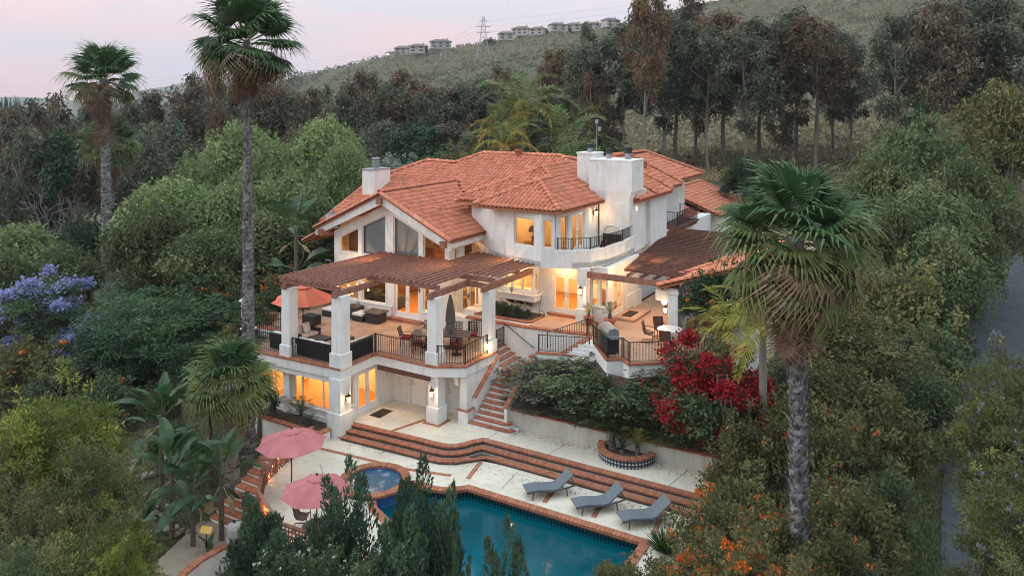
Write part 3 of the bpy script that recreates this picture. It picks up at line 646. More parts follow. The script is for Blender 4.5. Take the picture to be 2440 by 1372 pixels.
# half-round planter
pl = thing('round_planter', 'half-round brick-topped planter faced with patterned dark tiles', 'planter', (-12.55,30.9,0))
arc = [(-12.55+1.27*math.cos(t), 30.95+1.27*math.sin(t)) for t in np.linspace(math.pi*1.02, math.pi*1.98, 22)]
vs=[];fs=[];uvs=[];s=0
for i in range(len(arc)-1):
    p,q=arc[i],arc[i+1]; L=math.dist(p,q); k=len(vs); vs+=[(*p,-.02),(*q,-.02),(*q,.34),(*p,.34)]; fs.append((k,k+1,k+2,k+3)); uvs+=[(s,0.03),(s+L,.03),(s+L,.38),(s,.38)]; s+=L
mb=MB(); mb.add(vs,fs); o=part('tiled_wall', mb, 'mosaic', pl); setuv(o,uvs)
mb=MB(); inn=[(-12.55+1.0*math.cos(t), 30.95+1.0*math.sin(t)) for t in np.linspace(math.pi*1.02, math.pi*1.98, 22)]; mb.add([(*p,.34) for p in arc]+[(*p,.34) for p in inn]+[(*p,.0) for p in inn],[(i,i+1,22+i+1,22+i) for i in range(21)]+[(22+i,22+i+1,44+i+1,44+i) for i in range(21)]); part('planter_wall', mb, 'mortar', pl)
tinted(part('brick_cap', brick_row([(-12.55+1.31*math.cos(t), 30.95+1.31*math.sin(t)) for t in np.linspace(math.pi*1.01, math.pi*1.99, 22)], 0.33, .34, .41, rnd=random.Random(31)), 'brick', pl, kind='stuff'), 6)
mb=MB(); mb.add([(*p,.28) for p in inn],[tuple(range(22))]); part('planting_soil', mb, 'mulch', pl)

# kitchen terrace and rear court: white retaining block, paved top
UP = [(-24.4,34.32),(-19.3,34.36),(-17.4,34.62),(-16.0,34.75),(-15.35,33.55),(-13.9,31.85),(-13.35,32.3),(-12.85,31.8),(-11.3,33.0),(-9,34.6),(-8.4,40),(-8.4,62),(-13,72),(-25,72),(-25,60),(-16.25,60),(-16.25,37.2),(-24.4,37.2)]
ut = MB(); ut.prism(UP, 0.2, 3.58); struct('upper_terrace', ut, 'stucco', label='white retaining block of the kitchen terrace')
UPI = [(-19.6,34.36),(-17.4,34.62),(-16.0,34.75),(-15.35,33.55),(-13.9,31.85),(-13.35,32.3),(-12.85,31.8),(-11.3,33.0),(-9,34.6),(-8.4,40),(-8.4,62),(-13,72),(-25,72),(-25,60),(-16.25,60),(-16.25,37.6),(-19.6,37.6)]
ct = MB(); ct.prism(UPI, 3.58, 3.64); struct('court_paving', ct, 'court_concrete')
tw = thing('planter_wall', 'white retaining wall with brick top holding the succulent bed by the kitchen', 'wall', (-21,34.4,1.9))
mb=MB(); mb.prism([(-23.2,34.22),(-19.35,34.25),(-17.45,34.5),(-16.15,34.68),(-16.15,34.9),(-17.5,34.74),(-19.4,34.5),(-23.2,34.48)],1.2,3.62); part('wall_body', mb, 'stucco', tw)
tinted(part('brick_cap', brick_row([(-23.2,34.16),(-19.35,34.19),(-17.45,34.44),(-16.1,34.64)], .36, 3.62, 3.69, wid=.11, rnd=random.Random(41)), 'brick', tw, kind='stuff'), 6)
tinted(part('brick_cap', brick_row([(-23.2,35.0),(-19.9,35.05),(-19.6,35.3),(-19.6,36.6)], .22, 3.60, 3.68, wid=.11, rnd=random.Random(42)), 'brick', tw, kind='stuff'), 6)
mb=MB(); mb.prism([(-23.2,35.2),(-19.85,35.25),(-19.85,37.0),(-23.2,37.0)],3.5,3.62); part('planting_soil', mb, 'mulch', tw)
# brick edging of the kitchen terrace
EDGE=[(-15.4,33.62),(-13.93,31.78),(-13.36,32.2),(-12.86,31.7),(-11.25,32.95),(-9.0,34.5)]
te = thing('terrace_edging', 'brick edging course along the rim of the kitchen terrace', 'edging', (-13,32,3.6))
tinted(part('edging_bricks', brick_row(EDGE, .28, 3.58, 3.66, wid=.12, rnd=random.Random(43)), 'brick', te, kind='stuff'), 6)
# bed below the lower windows
lb = thing('window_planter', 'low brick-capped bed with sago palms under the lower windows', 'planter', (-27.5,26,-.6))
mb=MB(); mb.box(-30.0,-25.45,25.6,25.82,-1.6,-.02); mb.box(-25.67,-25.45,25.83,26.3,-1.6,-.02); part('wall_body', mb, 'stucco', lb)
tinted(part('brick_cap', brick_row([(-30.0,25.55),(-25.4,25.56)], .30, -.02,.045, wid=.11, rnd=random.Random(44)), 'brick', lb, kind='stuff'), 6)
mb=MB(); mb.box(-25.72,-25.4,25.87,26.35,-.02,.045); part('brick_cap', mb, 'brick', lb)
mb=MB(); mb.box(-30.2,-25.68,25.83,27.0,-1.0,-.10); part('planting_soil', mb, 'mulch', lb)
# ------------------------------------------------------------------ the house
house = thing('white_house', 'large white stucco villa with terracotta tile roofs and lit windows', 'house', (-25,36,-1))
class Wall:
    def __init__(s, p0, p1, t=0.22):
        s.p = Vector(p0); d = Vector(p1)-s.p; s.L = d.length; s.d = d.normalized(); s.n = Vector((-s.d.y, s.d.x)); s.t = t
    def P(s, x, z, dep): q = s.p + s.d*x + s.n*dep; return (q.x, q.y, z)
    def quad(s, mb, poly, d0, d1):
        bot = [s.P(x,z,d0) for x,z in poly]; top = [s.P(x,z,d1) for x,z in poly]
        mb.hexa(bot, top)
    def build(s, z0, prof, ops=(), name='wall', m='stucco'):
        """prof: [(s,ztop)...]; ops: (s0,s1,zb,zt0,zt1)"""
        xs = sorted(set([0,s.L]+[p[0] for p in prof if 0<p[0]<s.L]+[o[0] for o in ops]+[o[1] for o in ops])); mb = MB()
        zt = lambda x: float(np.interp(x,[p[0] for p in prof],[p[1] for p in prof]))
        for a,b in zip(xs[:-1],xs[1:]):
            if b-a < 1e-4: continue
            here = sorted([o for o in ops if o[0]<=a+1e-5 and o[1]>=b-1e-5], key=lambda o:o[2]); cur=[z0,z0]
            for o in here:
                f=lambda x:(o[3]+(o[4]-o[3])*(x-o[0])/(o[1]-o[0]))
                if o[2]-cur[0]>1e-3: s.quad(mb,[(a,cur[0]),(b,cur[1]),(b,o[2]),(a,o[2])],0,s.t)
                cur=[f(a),f(b)]
            s.quad(mb,[(a,cur[0]),(b,cur[1]),(b,zt(b)),(a,zt(a))],0,s.t)
        return part(name, mb, m, house)
    def ring(s, mb, poly, w, d0, d1):
        c = Vector((sum(p[0] for p in poly)/4, sum(p[1] for p in poly)/4)); inn=[]
        n=len(poly)
        for i in range(n):
            p=Vector(poly[i]); a=(p-Vector(poly[i-1])).normalized(); b=(Vector(poly[(i+1)%n])-p).normalized()
            na=Vector((-a.y,a.x)); nb=Vector((-b.y,b.x)); mm=(na+nb).normalized(); inn.append(tuple(p+mm*w/max(.3,mm.dot(na))))
        for i in range(n): s.quad(mb,[poly[i],poly[(i+1)%n],inn[(i+1)%n],inn[i]],d0,d1)
        return inn
    def window(s, x0,x1,zb,z0,z1=None, mull=(), frame=.06, dep=.07, sill=True, back=None, backm='blind_or_panel', name='window', glass='glass'):
        z1 = z0 if z1 is None else z1; poly=[(x0,zb),(x1,zb),(x1,z1),(x0,z0)]
        mb=MB(); inn=s.ring(mb,poly,frame,dep,dep+.07)
        for f in mull:
            xm=x0+(x1-x0)*f; zt=z0+(z1-z0)*f; s.quad(mb,[(xm-.03,zb+.01),(xm+.03,zb+.01),(xm+.03,zt-.01),(xm-.03,zt-.01)],dep+.002,dep+.068)
        if sill: s.quad(mb,[(x0-.05,zb-.07),(x1+.05,zb-.07),(x1+.05,zb-.002),(x0-.05,zb-.002)],-.06,dep)
        w=part(name,mb,'frame_paint',house)
        xs=[x0]+[x0+(x1-x0)*f for f in mull]+[x1]
        for a,b in zip(xs[:-1],xs[1:]):
            f=lambda x:z0+(z1-z0)*(x-x0)/(x1-x0); g=MB(); g.add([s.P(x,z,dep+.035) for x,z in [(a+.03,zb+.03),(b-.03,zb+.03),(b-.03,f(b)-.03),(a+.03,f(a)-.03)]],[(0,1,2,3)]); part('pane',g,glass,w)
        if back is not None:
            g=MB(); g.add([s.P(x,z,s.t+back) for x,z in [(x0-.1,zb-.1),(x1+.1,zb-.1),(x1+.1,z1+.1),(x0-.1,z0+.1)]],[(0,1,2,3)]); part('blind_or_panel',g,backm,w)
        return w
    def door(s, x0,x1,zb,zt, leaves=2, glazed=True, dep=.06, frame=.05, stile=.11):
        mb=MB(); s.ring(mb,[(x0,zb),(x1,zb),(x1,zt),(x0,zt)],frame,dep-.03,dep+.10); fr=part('door_frame',mb,'frame_paint',house)
        w=(x1-x0-2*frame)/leaves
        for i in range(leaves):
            a=x0+frame+w*i+.004; b=a+w-.008; mb=MB(); poly=[(a,zb+.02),(b,zb+.02),(b,zt-frame-.004),(a,zt-frame-.004)]
            if glazed:
                s.ring(mb,poly,stile,dep,dep+.05); s.quad(mb,[(a+stile,zb+.13),(b-stile,zb+.13),(b-stile,zb+.3),(a+stile,zb+.3)],dep+.003,dep+.047)
            else:
                s.quad(mb,poly,dep,dep+.05)
                for (q0,q1) in ((.12,.45),(.52,.92)):
                    H=zt-zb; s.ring(mb,[(a+.1,zb+H*q0),(b-.1,zb+H*q0),(b-.1,zb+H*q1),(a+.1,zb+H*q1)],.04,dep-.012,dep-.001)
            d=part('door',mb,'white_paint',house)
            if glazed: g=MB(); g.add([s.P(x,z,dep+.03) for x,z in [(a+stile,zb+.3),(b-stile,zb+.3),(b-stile,zt-frame-stile),(a+stile,zt-frame-stile)]],[(0,1,2,3)]); part('pane',g,'glass',d)
            xh = b-.055 if i==0 and leaves>1 else a+.055
            h=MB(); q=s.P(xh,zb+1.0,dep-.03); h.tube([s.P(xh,zb+1.0,dep+.01),q],.02,6); h.tube([q,s.P(xh+(.1 if i==0 else .1)*(-1 if leaves>1 and i==0 else 1),zb+1.0,dep-.03)],.012,6); h.tube([s.P(xh,zb+1.14,dep+.01),s.P(xh,zb+1.14,dep-.02)],.025,8); part('handle',h,'bronze',d)
        return fr
def solid(poly, z0, z1, name='wall', m='stucco', parent=None, bevel=0): mb=MB(); mb.prism(poly,z0,z1); return part(name, mb, m, parent or house, bevel=bevel)
def room(a0,a1,b0,b1,z0,z1, wall='room_wall', floor='room_wood', ceil='room_wall', skip=()):
    """shell of a lit room behind the windows"""
    t=.05; P={'floor':(a0,a1,b0,b1,z0-t,z0),'ceiling':(a0,a1,b0,b1,z1,z1+t),'rear':(a0,a1,b1,b1+t,z0,z1),'left':(a0-t,a0,b0,b1,z0,z1),'right':(a1,a1+t,b0,b1,z0,z1)}
    mm={'floor':floor,'ceiling':ceil}
    for k,v in P.items():
        if k in skip: continue
        mb=MB(); mb.box(*v); part('room_'+({'rear':'wall','left':'wall','right':'wall'}.get(k,k)), mb, mm.get(k,wall), house)

# --- lower storey under the terrace
w=Wall((-31.4,27.0),(-25.75,27.0)); a=-31.4
ops=[(-31.2-a,-29.32-a,.50,1.95,1.95),(-28.6-a,-26.05-a,.45,1.98,1.98)]
w.build(-1.2,[(0,2.3),(9,2.3)],ops)
w.window(*ops[0][:4],mull=(.12,.66),back=.9,backm='curtain'); w.window(*ops[1][:4],mull=(.22,.76),back=.9,backm='curtain')
solid([(-29.15,26.86),(-28.75,26.86),(-28.75,27.0),(-29.15,27.0)],-1.2,2.28)
mb=MB(); mb.box(-31.4,-25.8,26.93,27.0,-1.2,.12); part('plinth',mb,'stucco',house)
w=Wall((-25.45,27.15),(-25.45,30.2)); ops=[(.2,.82,.62,2.0,2.0),(1.02,2.56,.02,2.05,2.05)]
w.build(-1.2,[(0,2.3),(9,2.3)],ops); w.window(*ops[0][:4],sill=True); w.door(*ops[1][:4])
w=Wall((-25.6,30.7),(-20.5,30.7)); a=-25.6; ops=[(-24.2-a,-23.25-a,0,1.92,1.92),(-21.95-a,-20.98-a,0,1.92,1.92)]
w.build(-1.2,[(0,2.3),(9,2.3)],ops); w.door(*ops[0][:4],leaves=1,glazed=False)
dfr=w.door(*ops[1][:4],leaves=1,glazed=False)
for x in (-21.62,-21.33):
    mb=MB(); mb.box(x-.105,x+.105,30.735,30.752,1.60,1.84); q=part('notice',mb,'dark_metal',house); mb=MB(); mb.box(x-.08,x+.08,30.728,30.734,1.625,1.815); part('notice_face',mb,'white_paint',q)
mb=MB(); mb.box(-25.6,-20.4,30.62,30.698,-.05,.16); 
solid([(-25.6,30.0),(-25.3,30.0),(-25.3,30.72),(-25.6,30.72)],-1,2.28)
# wall below the right edge of the terrace, with a corbel
solid([(-20.70,30.02),(-20.3,30.02),(-20.3,32.6),(-20.70,32.6)],-.5,2.28)
mb=MB(); mb.hexa([(-21.05,29.9,2.28),(-20.73,29.9,2.28),(-20.73,30.2,2.28),(-21.05,30.2,2.28)][::-1],[(-20.9,29.95,1.75),(-20.76,29.95,1.75),(-20.76,30.15,1.75),(-20.9,30.15,1.75)][::-1]); part('corbel',mb,'stucco',house,bevel=.03)
room(-31.3,-25.72,27.3,30.95,.0,2.25,skip=('right',)); room(-25.4,-20.8,30.95,33,.0,2.2,wall='room_dark')
# --- terrace slab
TER=[(-31.35,26.35),(-25.12,26.62),(-25.12,29.15),(-21.6,29.1),(-20.28,29.9),(-20.2,32.6),(-20.9,32.62),(-20.9,34.3),(-24.6,37.5),(-33,37.5),(-37,37.5),(-35.1,29.4),(-31.6,29.4)]
TER=[(-31.35,26.35),(-25.12,26.62),(-25.12,29.15),(-21.6,29.1),(-20.28,29.9),(-20.2,32.6),(-20.9,32.62),(-20.9,34.2),(-23.1,34.2),(-23.1,38),(-35.1,38),(-35.1,29.4),(-31.6,29.4)]
solid(TER,2.28,2.72,'terrace_slab')
mb=MB(); mb.prism(TER,2.72,2.79); ter=part('terrace_floor',mb,'terrace_tile',house)
tinted(part('edging_bricks',brick_row(off([TER[11],TER[12],TER[0]]+TER[1:6],.05),.34,2.72,2.80,wid=.2,rnd=random.Random(50)),'brick',house,kind='stuff'),6)
solid([(-31.3,26.45),(-25.2,26.7),(-25.2,27.0),(-31.3,27.0)],2.0,2.28,'beam')
solid([(-35.0,29.5),(-31.7,29.5),(-31.7,27),(-31.4,27),(-31.4,38),(-35,38)],-2,2.28)
mb=MB(); mb.box(-25.1,-21.9,29.2,29.45,2.0,2.28); part('beam',mb,'dark_wood',house)
# columns
def column(a,b,w,z0,z1,base=.75,name='column',cap=False):
    mb=MB(); mb.box(a-w/2,a+w/2,b-w/2,b+w/2,z0,z1); o=part(name,mb,'stucco',house,bevel=.02)
    if base: mb=MB(); mb.box(a-w/2-.07,a+w/2+.07,b-w/2-.07,b+w/2+.07,z0,z0+base); part('plinth',mb,'stucco',o,bevel=.025)
    return o
column(-25.42,26.92,.74,-.6,2.28,1.3); column(-25.42,26.97,.62,2.72,6.12,.72)
column(-28.72,26.88,.56,2.72,6.12,.62); column(-21.8,29.55,.56,2.72,5.95,.66); column(-20.55,32.35,.50,2.72,5.85,.66)
o=column(-21.75,29.6,.58,0,2.28,.78)
mb=MB(); [mb.box(-22.25+i*.25+.006,-22.25+(i+1)*.25-.006,29.1+j*.25+.006,29.1+(j+1)*.25-.006,-.02,.008) for i in range(4) for j in range(4)]; tinted(part('brick_base',mb,'brick',o,kind='stuff'),6)
for a,b,z in ((-31.25,26.5,3.75),(-34.95,29.5,4.0)): 
    o=column(a,b,.42,2.5,z,.45,name='pier'); mb=MB(); mb.box(a-.29,a+.29,b-.29,b+.29,z,z+.1); mb.box(a-.22,a+.22,b-.22,b+.22,z+.1,z+.18); part('pier_cap',mb,'stucco',o,bevel=.02)
# --- gable wing: front wall b=34.45
KA=-28.84
gz=lambda a: 9.35-.465*abs(a+28.9)
w=Wall((-33.0,34.45),(-24.45,34.45)); a=-33.0
G=[(-32.57,-31.09,6.25,7.12,7.80),(-30.80,-29.0,6.25,7.93,8.70),(-28.41,-26.58,6.25,8.70,7.93),(-26.26,-24.75,6.25,7.80,7.16)]
L=[(-33.4+.55,-31.09,3.5,4.95,4.95),(-30.80,-29.0,3.5,4.95,4.95)]
ops=[tuple([o[0]-a,o[1]-a]+list(o[2:])) for o in G+L]+[(-28.35-a,-26.5-a,2.95,5.0,5.0),(-26.26-a,-25.85-a,3.5,4.95,4.95)]
w.build(-1,[(0,gz(-33)),(4.1,gz(-28.9)),(8.6,gz(-24.4))],ops)
w.window(*ops[0],back=.7,backm='room_dark'); w.window(*ops[1],back=.05,backm='blind_or_panel'); w.window(*ops[2],back=.05,backm='blind_or_panel'); w.window(*ops[3])  # first window: dark panel added behind the glass so it reads unlit
w.window(*ops[4]); w.window(*ops[5]); w.door(*ops[6][:4]); w.window(*ops[7])
mb=MB(); mb.box(-28.6,-26.2,34.1,34.44,2.79,2.93); part('door_step',mb,'brick',house)
mb=MB(); mb.box(-33.0,-28.5,34.37,34.448,2.79,3.42); mb.box(-33.05,-28.45,34.34,34.448,3.42,3.48); part('wainscot',mb,'stucco',house)
w=Wall((-24.45,34.67),(-24.45,38.6)); y=34.67
ops=[(35.02-y,35.42-y,6.22,7.12,7.12),(35.93-y,37.81-y,6.2,7.14,7.14),(34.95-y,35.3-y,3.45,5.0,5.0),(35.7-y,37.35-y,2.95,5.0,5.0)]
w.build(-1,[(0,gz(-24.45)),(9,gz(-24.45))],ops); w.window(*ops[0]); w.window(*ops[1]); w.window(*ops[2]); w.door(*ops[3][:4])
solid([(-33,34.67),(-32.78,34.67),(-32.78,44),(-33,44)],-1,7.4); solid([(-33,44),(-22,44),(-22,44.2),(-33,44.2)],-1,9)
mb=MB(); mb.box(-24.44,-24.0,35.6,37.5,2.79,2.93); part('door_step',mb,'brick',house)
room(-32.75,-24.7,34.72,41.5,2.95,8.6,wall='room_wall',skip=('ceiling','right'))
mb=MB(); mb.box(-32.7,-24.75,37.6,37.66,5.15,5.45); mb.box(-32.7,-24.75,36.2,41.4,5.4,5.45); part('room_gallery',mb,'room_wood',house)
mb=MB()
for k in range(20):
    for r in range(5): mb.box(-25.9+.06*0,-25.78,34.95+k*.22+(.11 if r%2 else 0),34.95+k*.22+.2+(.11 if r%2 else 0),6.2+r*.22,6.2+r*.22+.2)
tinted(part('room_brickwork',mb,'room_brick',house,kind='stuff'),6)
for (x0,x1,y0,y1,z0,z1,m) in ((-31.9,-30.9,35.6,36.5,2.95,3.75,'wicker'),(-30.3,-28.9,35.4,36.2,2.95,3.7,'wicker'),(-27.5,-26.6,36,37.4,2.95,3.75,'room_dark'),(-25.9,-25.2,36.2,37.6,2.95,3.8,'room_dark'),(-31,-30.8,37,40,2.95,8,'room_dark')):
    mb=MB(); mb.box(x0,x1,y0,y1,z0,z1); part('furniture',mb,m,house,bevel=.06)
# left porch of the gable wing
solid([(-34.6,36.2),(-34.1,36.2),(-34.1,36.8),(-34.6,36.8)],2.7,7.3,'porch_post'); solid([(-34.0,37.6),(-33,37.6),(-33,37.8),(-34,37.8)],2.7,7.3)
mb=MB(); mb.bar((-34.35,36.2,7.0),(-33.0,34.7,7.0),.25,.3); part('beam',mb,'dark_wood',house)
# --- kitchen / dining level
w=Wall((-22.9,37.22),(-16.2,37.22)); a=-22.9
ops=[(-19.5-a,-17.85-a,3.72,5.85,5.85),(-17.16-a,-16.78-a,4.42,5.84,5.84),(-16.62-a,-16.24-a,4.42,5.84,5.84)]
ops[2]=(-16.66-a,-16.3-a,4.42,5.84,5.84)
w.build(3.3,[(0,6.5),(9,6.5)],ops+[(-22.25-a,-20.5-a,4.84,5.9,5.9)]); w.door(*ops[0][:4]); w.window(*ops[1]); w.window(*ops[2])
mb=MB(); mb.box(-19.7,-17.7,36.95,37.2,3.64,3.76); part('door_step',mb,'brick',house)
solid([(-24.4,37.25),(-22.9,37.25),(-22.9,37.45),(-24.4,37.45)],2.7,6.5)
column(-17.4,36.78,.52,3.64,6.5,.72)
w=Wall((-16.2,37.44),(-16.2,41.7)); y=37.44; ops=[(38.02-y,39.5-y,3.72,5.75,5.75)]
w.build(3.3,[(0,6.5),(9,6.5)],ops); w.door(*ops[0][:4])
mb=MB(); mb.box(-16.19,-15.0,37.9,40.4,3.64,3.79); part('door_step',mb,'court_concrete',house,bevel=.03)
mb=MB(); mb.box(-15.9,-15.35,38.3,39.5,3.79,3.81); part('door_mat',mb,'mat_rubber',house)
mb=MB(); mb.box(-16.22,-16.12,39.9,41.9,3.6,4.5); part('wainscot',mb,'stucco',house)
# bay window of the kitchen
bay=MB(); bay.box(-22.55,-20.2,36.45,37.2,4.32,4.62); bay.box(-22.62,-20.13,36.38,37.2,4.62,4.72); bay.box(-22.45,-20.3,36.55,37.2,4.72,4.84); part('bay_base',bay,'stucco',house,bevel=.02)
for x in (-22.0,-21.4,-20.8): mb=MB(); mb.bar((x,36.65,4.27),(x,37.2,3.98),.16,.14); mb.box(x-.08,x+.08,36.6,37.2,4.2,4.32); part('bracket',mb,'dark_wood',house)
w=Wall((-22.4,36.6),(-20.35,36.6),.12); ops=[(.12,.66,4.9,5.82,5.82),(.74,1.28,4.9,5.82,5.82),(1.36,1.92,4.9,5.82,5.82)]
w.build(4.84,[(0,6.5),(5,6.5)],ops); [w.window(*o[:4],frame=.04,dep=.03,sill=False) for o in ops]
w=Wall((-20.35,36.72),(-20.35,37.21),.12); w.build(4.84,[(0,6.5),(5,6.5)],[(.06,.42,4.9,5.82,5.82)]); w.window(.06,.42,4.9,5.82,frame=.04,dep=.03,sill=False)
w=Wall((-22.4,37.22),(-22.4,36.74),.12); w.build(4.84,[(0,6.5),(5,6.5)],[(.12,.4,4.9,5.82,5.82)])
room(-22.7,-16.45,37.5,41.6,3.72,6.35,skip=('right',))
for (x0,x1,y0,y1,z0,z1,m) in ((-22.2,-20.5,36.9,37.4,4.6,4.85,'room_wall'),(-19.6,-17,41.0,41.55,3.72,4.6,'white_cushion'),(-19.6,-17,41.2,41.55,5.1,5.9,'white_cushion'),(-17.0,-16.55,38.0,38.5,3.72,5.2,'room_wood')):
    mb=MB(); mb.box(x0,x1,y0,y1,z0,z1); part('furniture',mb,m,house,bevel=.02)
# --- upper storey: bay room and round balcony
BAL=[(-23.5,37.0),(-22.0,36.32),(-19.42,35.72),(-17.8,36.3),(-17.05,37.0),(-16.68,38.1),(-16.52,40.4),(-16.62,42.0),(-16.85,43.4),(-18.6,43.4),(-18.6,37.6),(-23.5,37.6)]
solid(BAL,6.45,6.78,'balcony_slab')
par=[(-18.75,35.96),(-17.8,36.3),(-17.05,37.0),(-16.68,38.1),(-16.52,40.4),(-16.62,42.0),(-16.85,43.3)]
mb=MB(); mb.prism(par+off(par,-.2)[::-1],6.5,7.42); part('balcony_parapet',mb,'stucco',house,bevel=.02)
mb=MB(); mb.prism([(-23.5,37.0),(-22.0,36.32),(-19.42,35.72),(-19.42,36.0),(-22.0,36.5),(-23.5,37.2)],6.5,7.42); part('wall',mb,'stucco',house)
mb=MB(); mb.hexa([(-23.5,37.0,7.42),(-22.0,36.32,7.42),(-22.0,36.5,7.42),(-23.5,37.2,7.42)],[(-23.5,37.0,9.5),(-22.0,36.32,9.5),(-22.0,36.5,9.5),(-23.5,37.2,9.5)]); part('wall',mb,'stucco',house)
w=Wall((-22.0,36.32),(-19.42,35.72)); ops=[(.68,2.16,7.47,8.98,8.98)]
w.build(7.42,[(0,9.5),(9,9.5)],ops); w.window(*ops[0][:4],sill=False)
w=Wall((-19.42,35.72),(-18.72,35.97)); ops=[(.13,.62,7.5,9.0,9.0)]
w.build(6.5,[(0,9.5),(9,9.5)],ops); w.window(*ops[0][:4],sill=False)
w=Wall((-18.74,36.2),(-18.70,41.5)); ops=[(.55,1.45,7.1,9.05,9.05),(1.85,3.5,6.85,9.05,9.05)]
w.build(6.5,[(0,9.5),(9,9.5)],ops); w.window(*ops[0][:4],sill=False,back=.1,backm='curtain'); w.door(*ops[1][:4])
solid([(-25.3,37.95),(-23.5,37.1),(-23.5,37.4),(-25.1,38.2)],5.5,9.45); solid([(-25.3,37.95),(-25.1,37.95),(-25.1,44),(-25.3,44)],8.2,9.4)
room(-21.9,-19.05,36.5,40.2,6.8,9.2,skip=('right',))
tb=MB(); tb.lathe((-20.6,37.0,6.8),[(.3,0),(.3,.03),(.05,.05),(.05,.66),(.5,.68),(.5,.74)],16); part('round_table',tb,'room_wood',house)
lm=thing('table_lamp','table lamp with fabric shade on the round table behind the upper window','lamp',(-20.6,37.0,7.54))
mb=MB(); mb.lathe((-20.6,37.0,7.545),[(.1,0),(.1,.03),(.04,.06),(.08,.18),(.05,.3),(.015,.34),(.015,.62)],12); part('lamp_base',mb,'bronze',lm,smooth=True)
mb=MB(); mb.lathe((-20.6,37.0,8.1),[(.26,0),(.17,.30)],16); part('lamp_shade',mb,'lamp_shade',lm)
# --- chimneys
def chim(poly,z0,z1,name='chimney',cap=.06,over=.05):
    o=solid(poly,z0,z1,name)
    n=len(poly); c=Vector((sum(p[0] for p in poly)/n,sum(p[1] for p in poly)/n)); mb=MB(); mb.prism([tuple(c+(Vector(p)-c)*(1+over/ max(.3,(Vector(p)-c).length))) for p in poly],z1,z1+cap); part('chimney_cap',mb,'galvanised' if cap<.07 else 'stucco',o); return o
def flue(o,a,b,z,r,h,m1='galvanised',m2='dark_metal'):
    mb=MB(); mb.lathe((a,b,z),[(r*.8,0),(r*.8,h*.55)],14); part('flue_pipe',mb,m1,o,smooth=False)
    mb=MB(); mb.lathe((a,b,z+h*.5),[(r,0),(r,h*.35),(r*.9,h*.38),(r*1.02,h*.4),(r*1.02,h*.48),(r*.4,h*.52)],14); part('flue_cowl',mb,m2,o)
solid([(-18.6,41.5),(-16.72,41.5),(-16.72,44),(-18.6,44)],6.5,9.5,'chimney_breast')
o=MB(); o.hexa([(-18.6,41.5,9.5),(-16.72,41.5,9.5),(-16.72,44,9.5),(-18.6,44,9.5)],[(-19.25,41.45,10.05),(-16.60,41.45,10.05),(-16.60,44,10.05),(-19.25,44,10.05)]); part('chimney_breast',o,'stucco',house)
ch=chim([(-19.25,41.45),(-16.55,41.45),(-16.55,43.3),(-19.25,43.3)],10.05,11.80,cap=.08,over=.03)
flue(ch,-18.35,42.3,11.88,.20,.62); flue(ch,-17.2,42.5,11.88,.23,.72)
ch=chim([(-20.5,42.4),(-19.3,42.4),(-19.3,43.6),(-20.5,43.6)],9,12.1,cap=.09,over=.06); flue(ch,-19.9,43,12.2,.2,.5)
mb=MB(); mb.tube([(-19.45,42.9,12.15),(-19.4,42.9,14.0)],.025,6); mb.box(-19.5,-19.3,42.85,42.95,13.95,14.2); mb.box(-19.32,-19.14,42.85,42.95,13.5,13.75); part('antenna',mb,'galvanised',ch)
ch=chim([(-35.0,39.2),(-33.95,39.2),(-33.95,40.85),(-35.0,40.85)],2,10.72,cap=.065,over=.08)
mb=MB(); mb.lathe((-34.5,40.0,10.78),[(.24,0),(.24,.1),(.21,.12),(.21,.2),(.27,.22),(.27,.30),(.22,.32),(.22,.4),(.28,.42),(.28,.50),(.23,.52),(.23,.62),(.32,.64),(.32,.70)],14); part('flue_cowl',mb,'galvanised',ch)
# outdoor fireplace on the balcony
mb=MB(); mb.box(-18.35,-17.2,41.38,41.49,6.8,7.55); part('fireplace_surround',mb,'dark_metal',house)
arcp=[(-17.78+.56*math.cos(t),41.47,7.6+.45*math.sin(t)) for t in np.linspace(0,math.pi,14)]; mb=MB(); mb.tube(arcp,.03,6); part('arch_trim',mb,'stucco',house)
# --- right wing behind the chimney
solid([(-21,42.9),(-17.3,42.9),(-17.3,60),(-21,60)],3,6.5); solid([(-21,42.95),(-17.0,42.95),(-17.0,45.0),(-21,45.0)],6.5,9.45); solid([(-21,45.0),(-16.75,45.0),(-16.75,48.0),(-21,48.0)],5.9,9.4)
solid([(-22,49.6),(-18.6,49.6),(-18.6,57.4),(-22,57.4)],6.3,9.7); solid([(-21,48.0),(-18.2,48.0),(-18.2,51.0),(-21,51.0)],6.3,9.6)
mb=MB(); mb.box(-17.05,-16.98,43.1,43.6,6.9,9.2); part('window',mb,'shade_lit',house); mb=MB(); mb.box(-18.22,-18.17,48.6,49.6,6.9,9.0); part('window',mb,'shade_lit',house)
mb=MB(); mb.box(-18.4,-16.9,50.8,55.5,6.55,6.7); mb.box(-18.4,-17.0,50.9,55.4,6.35,6.55); part('balcony_deck',mb,'dark_wood',house)
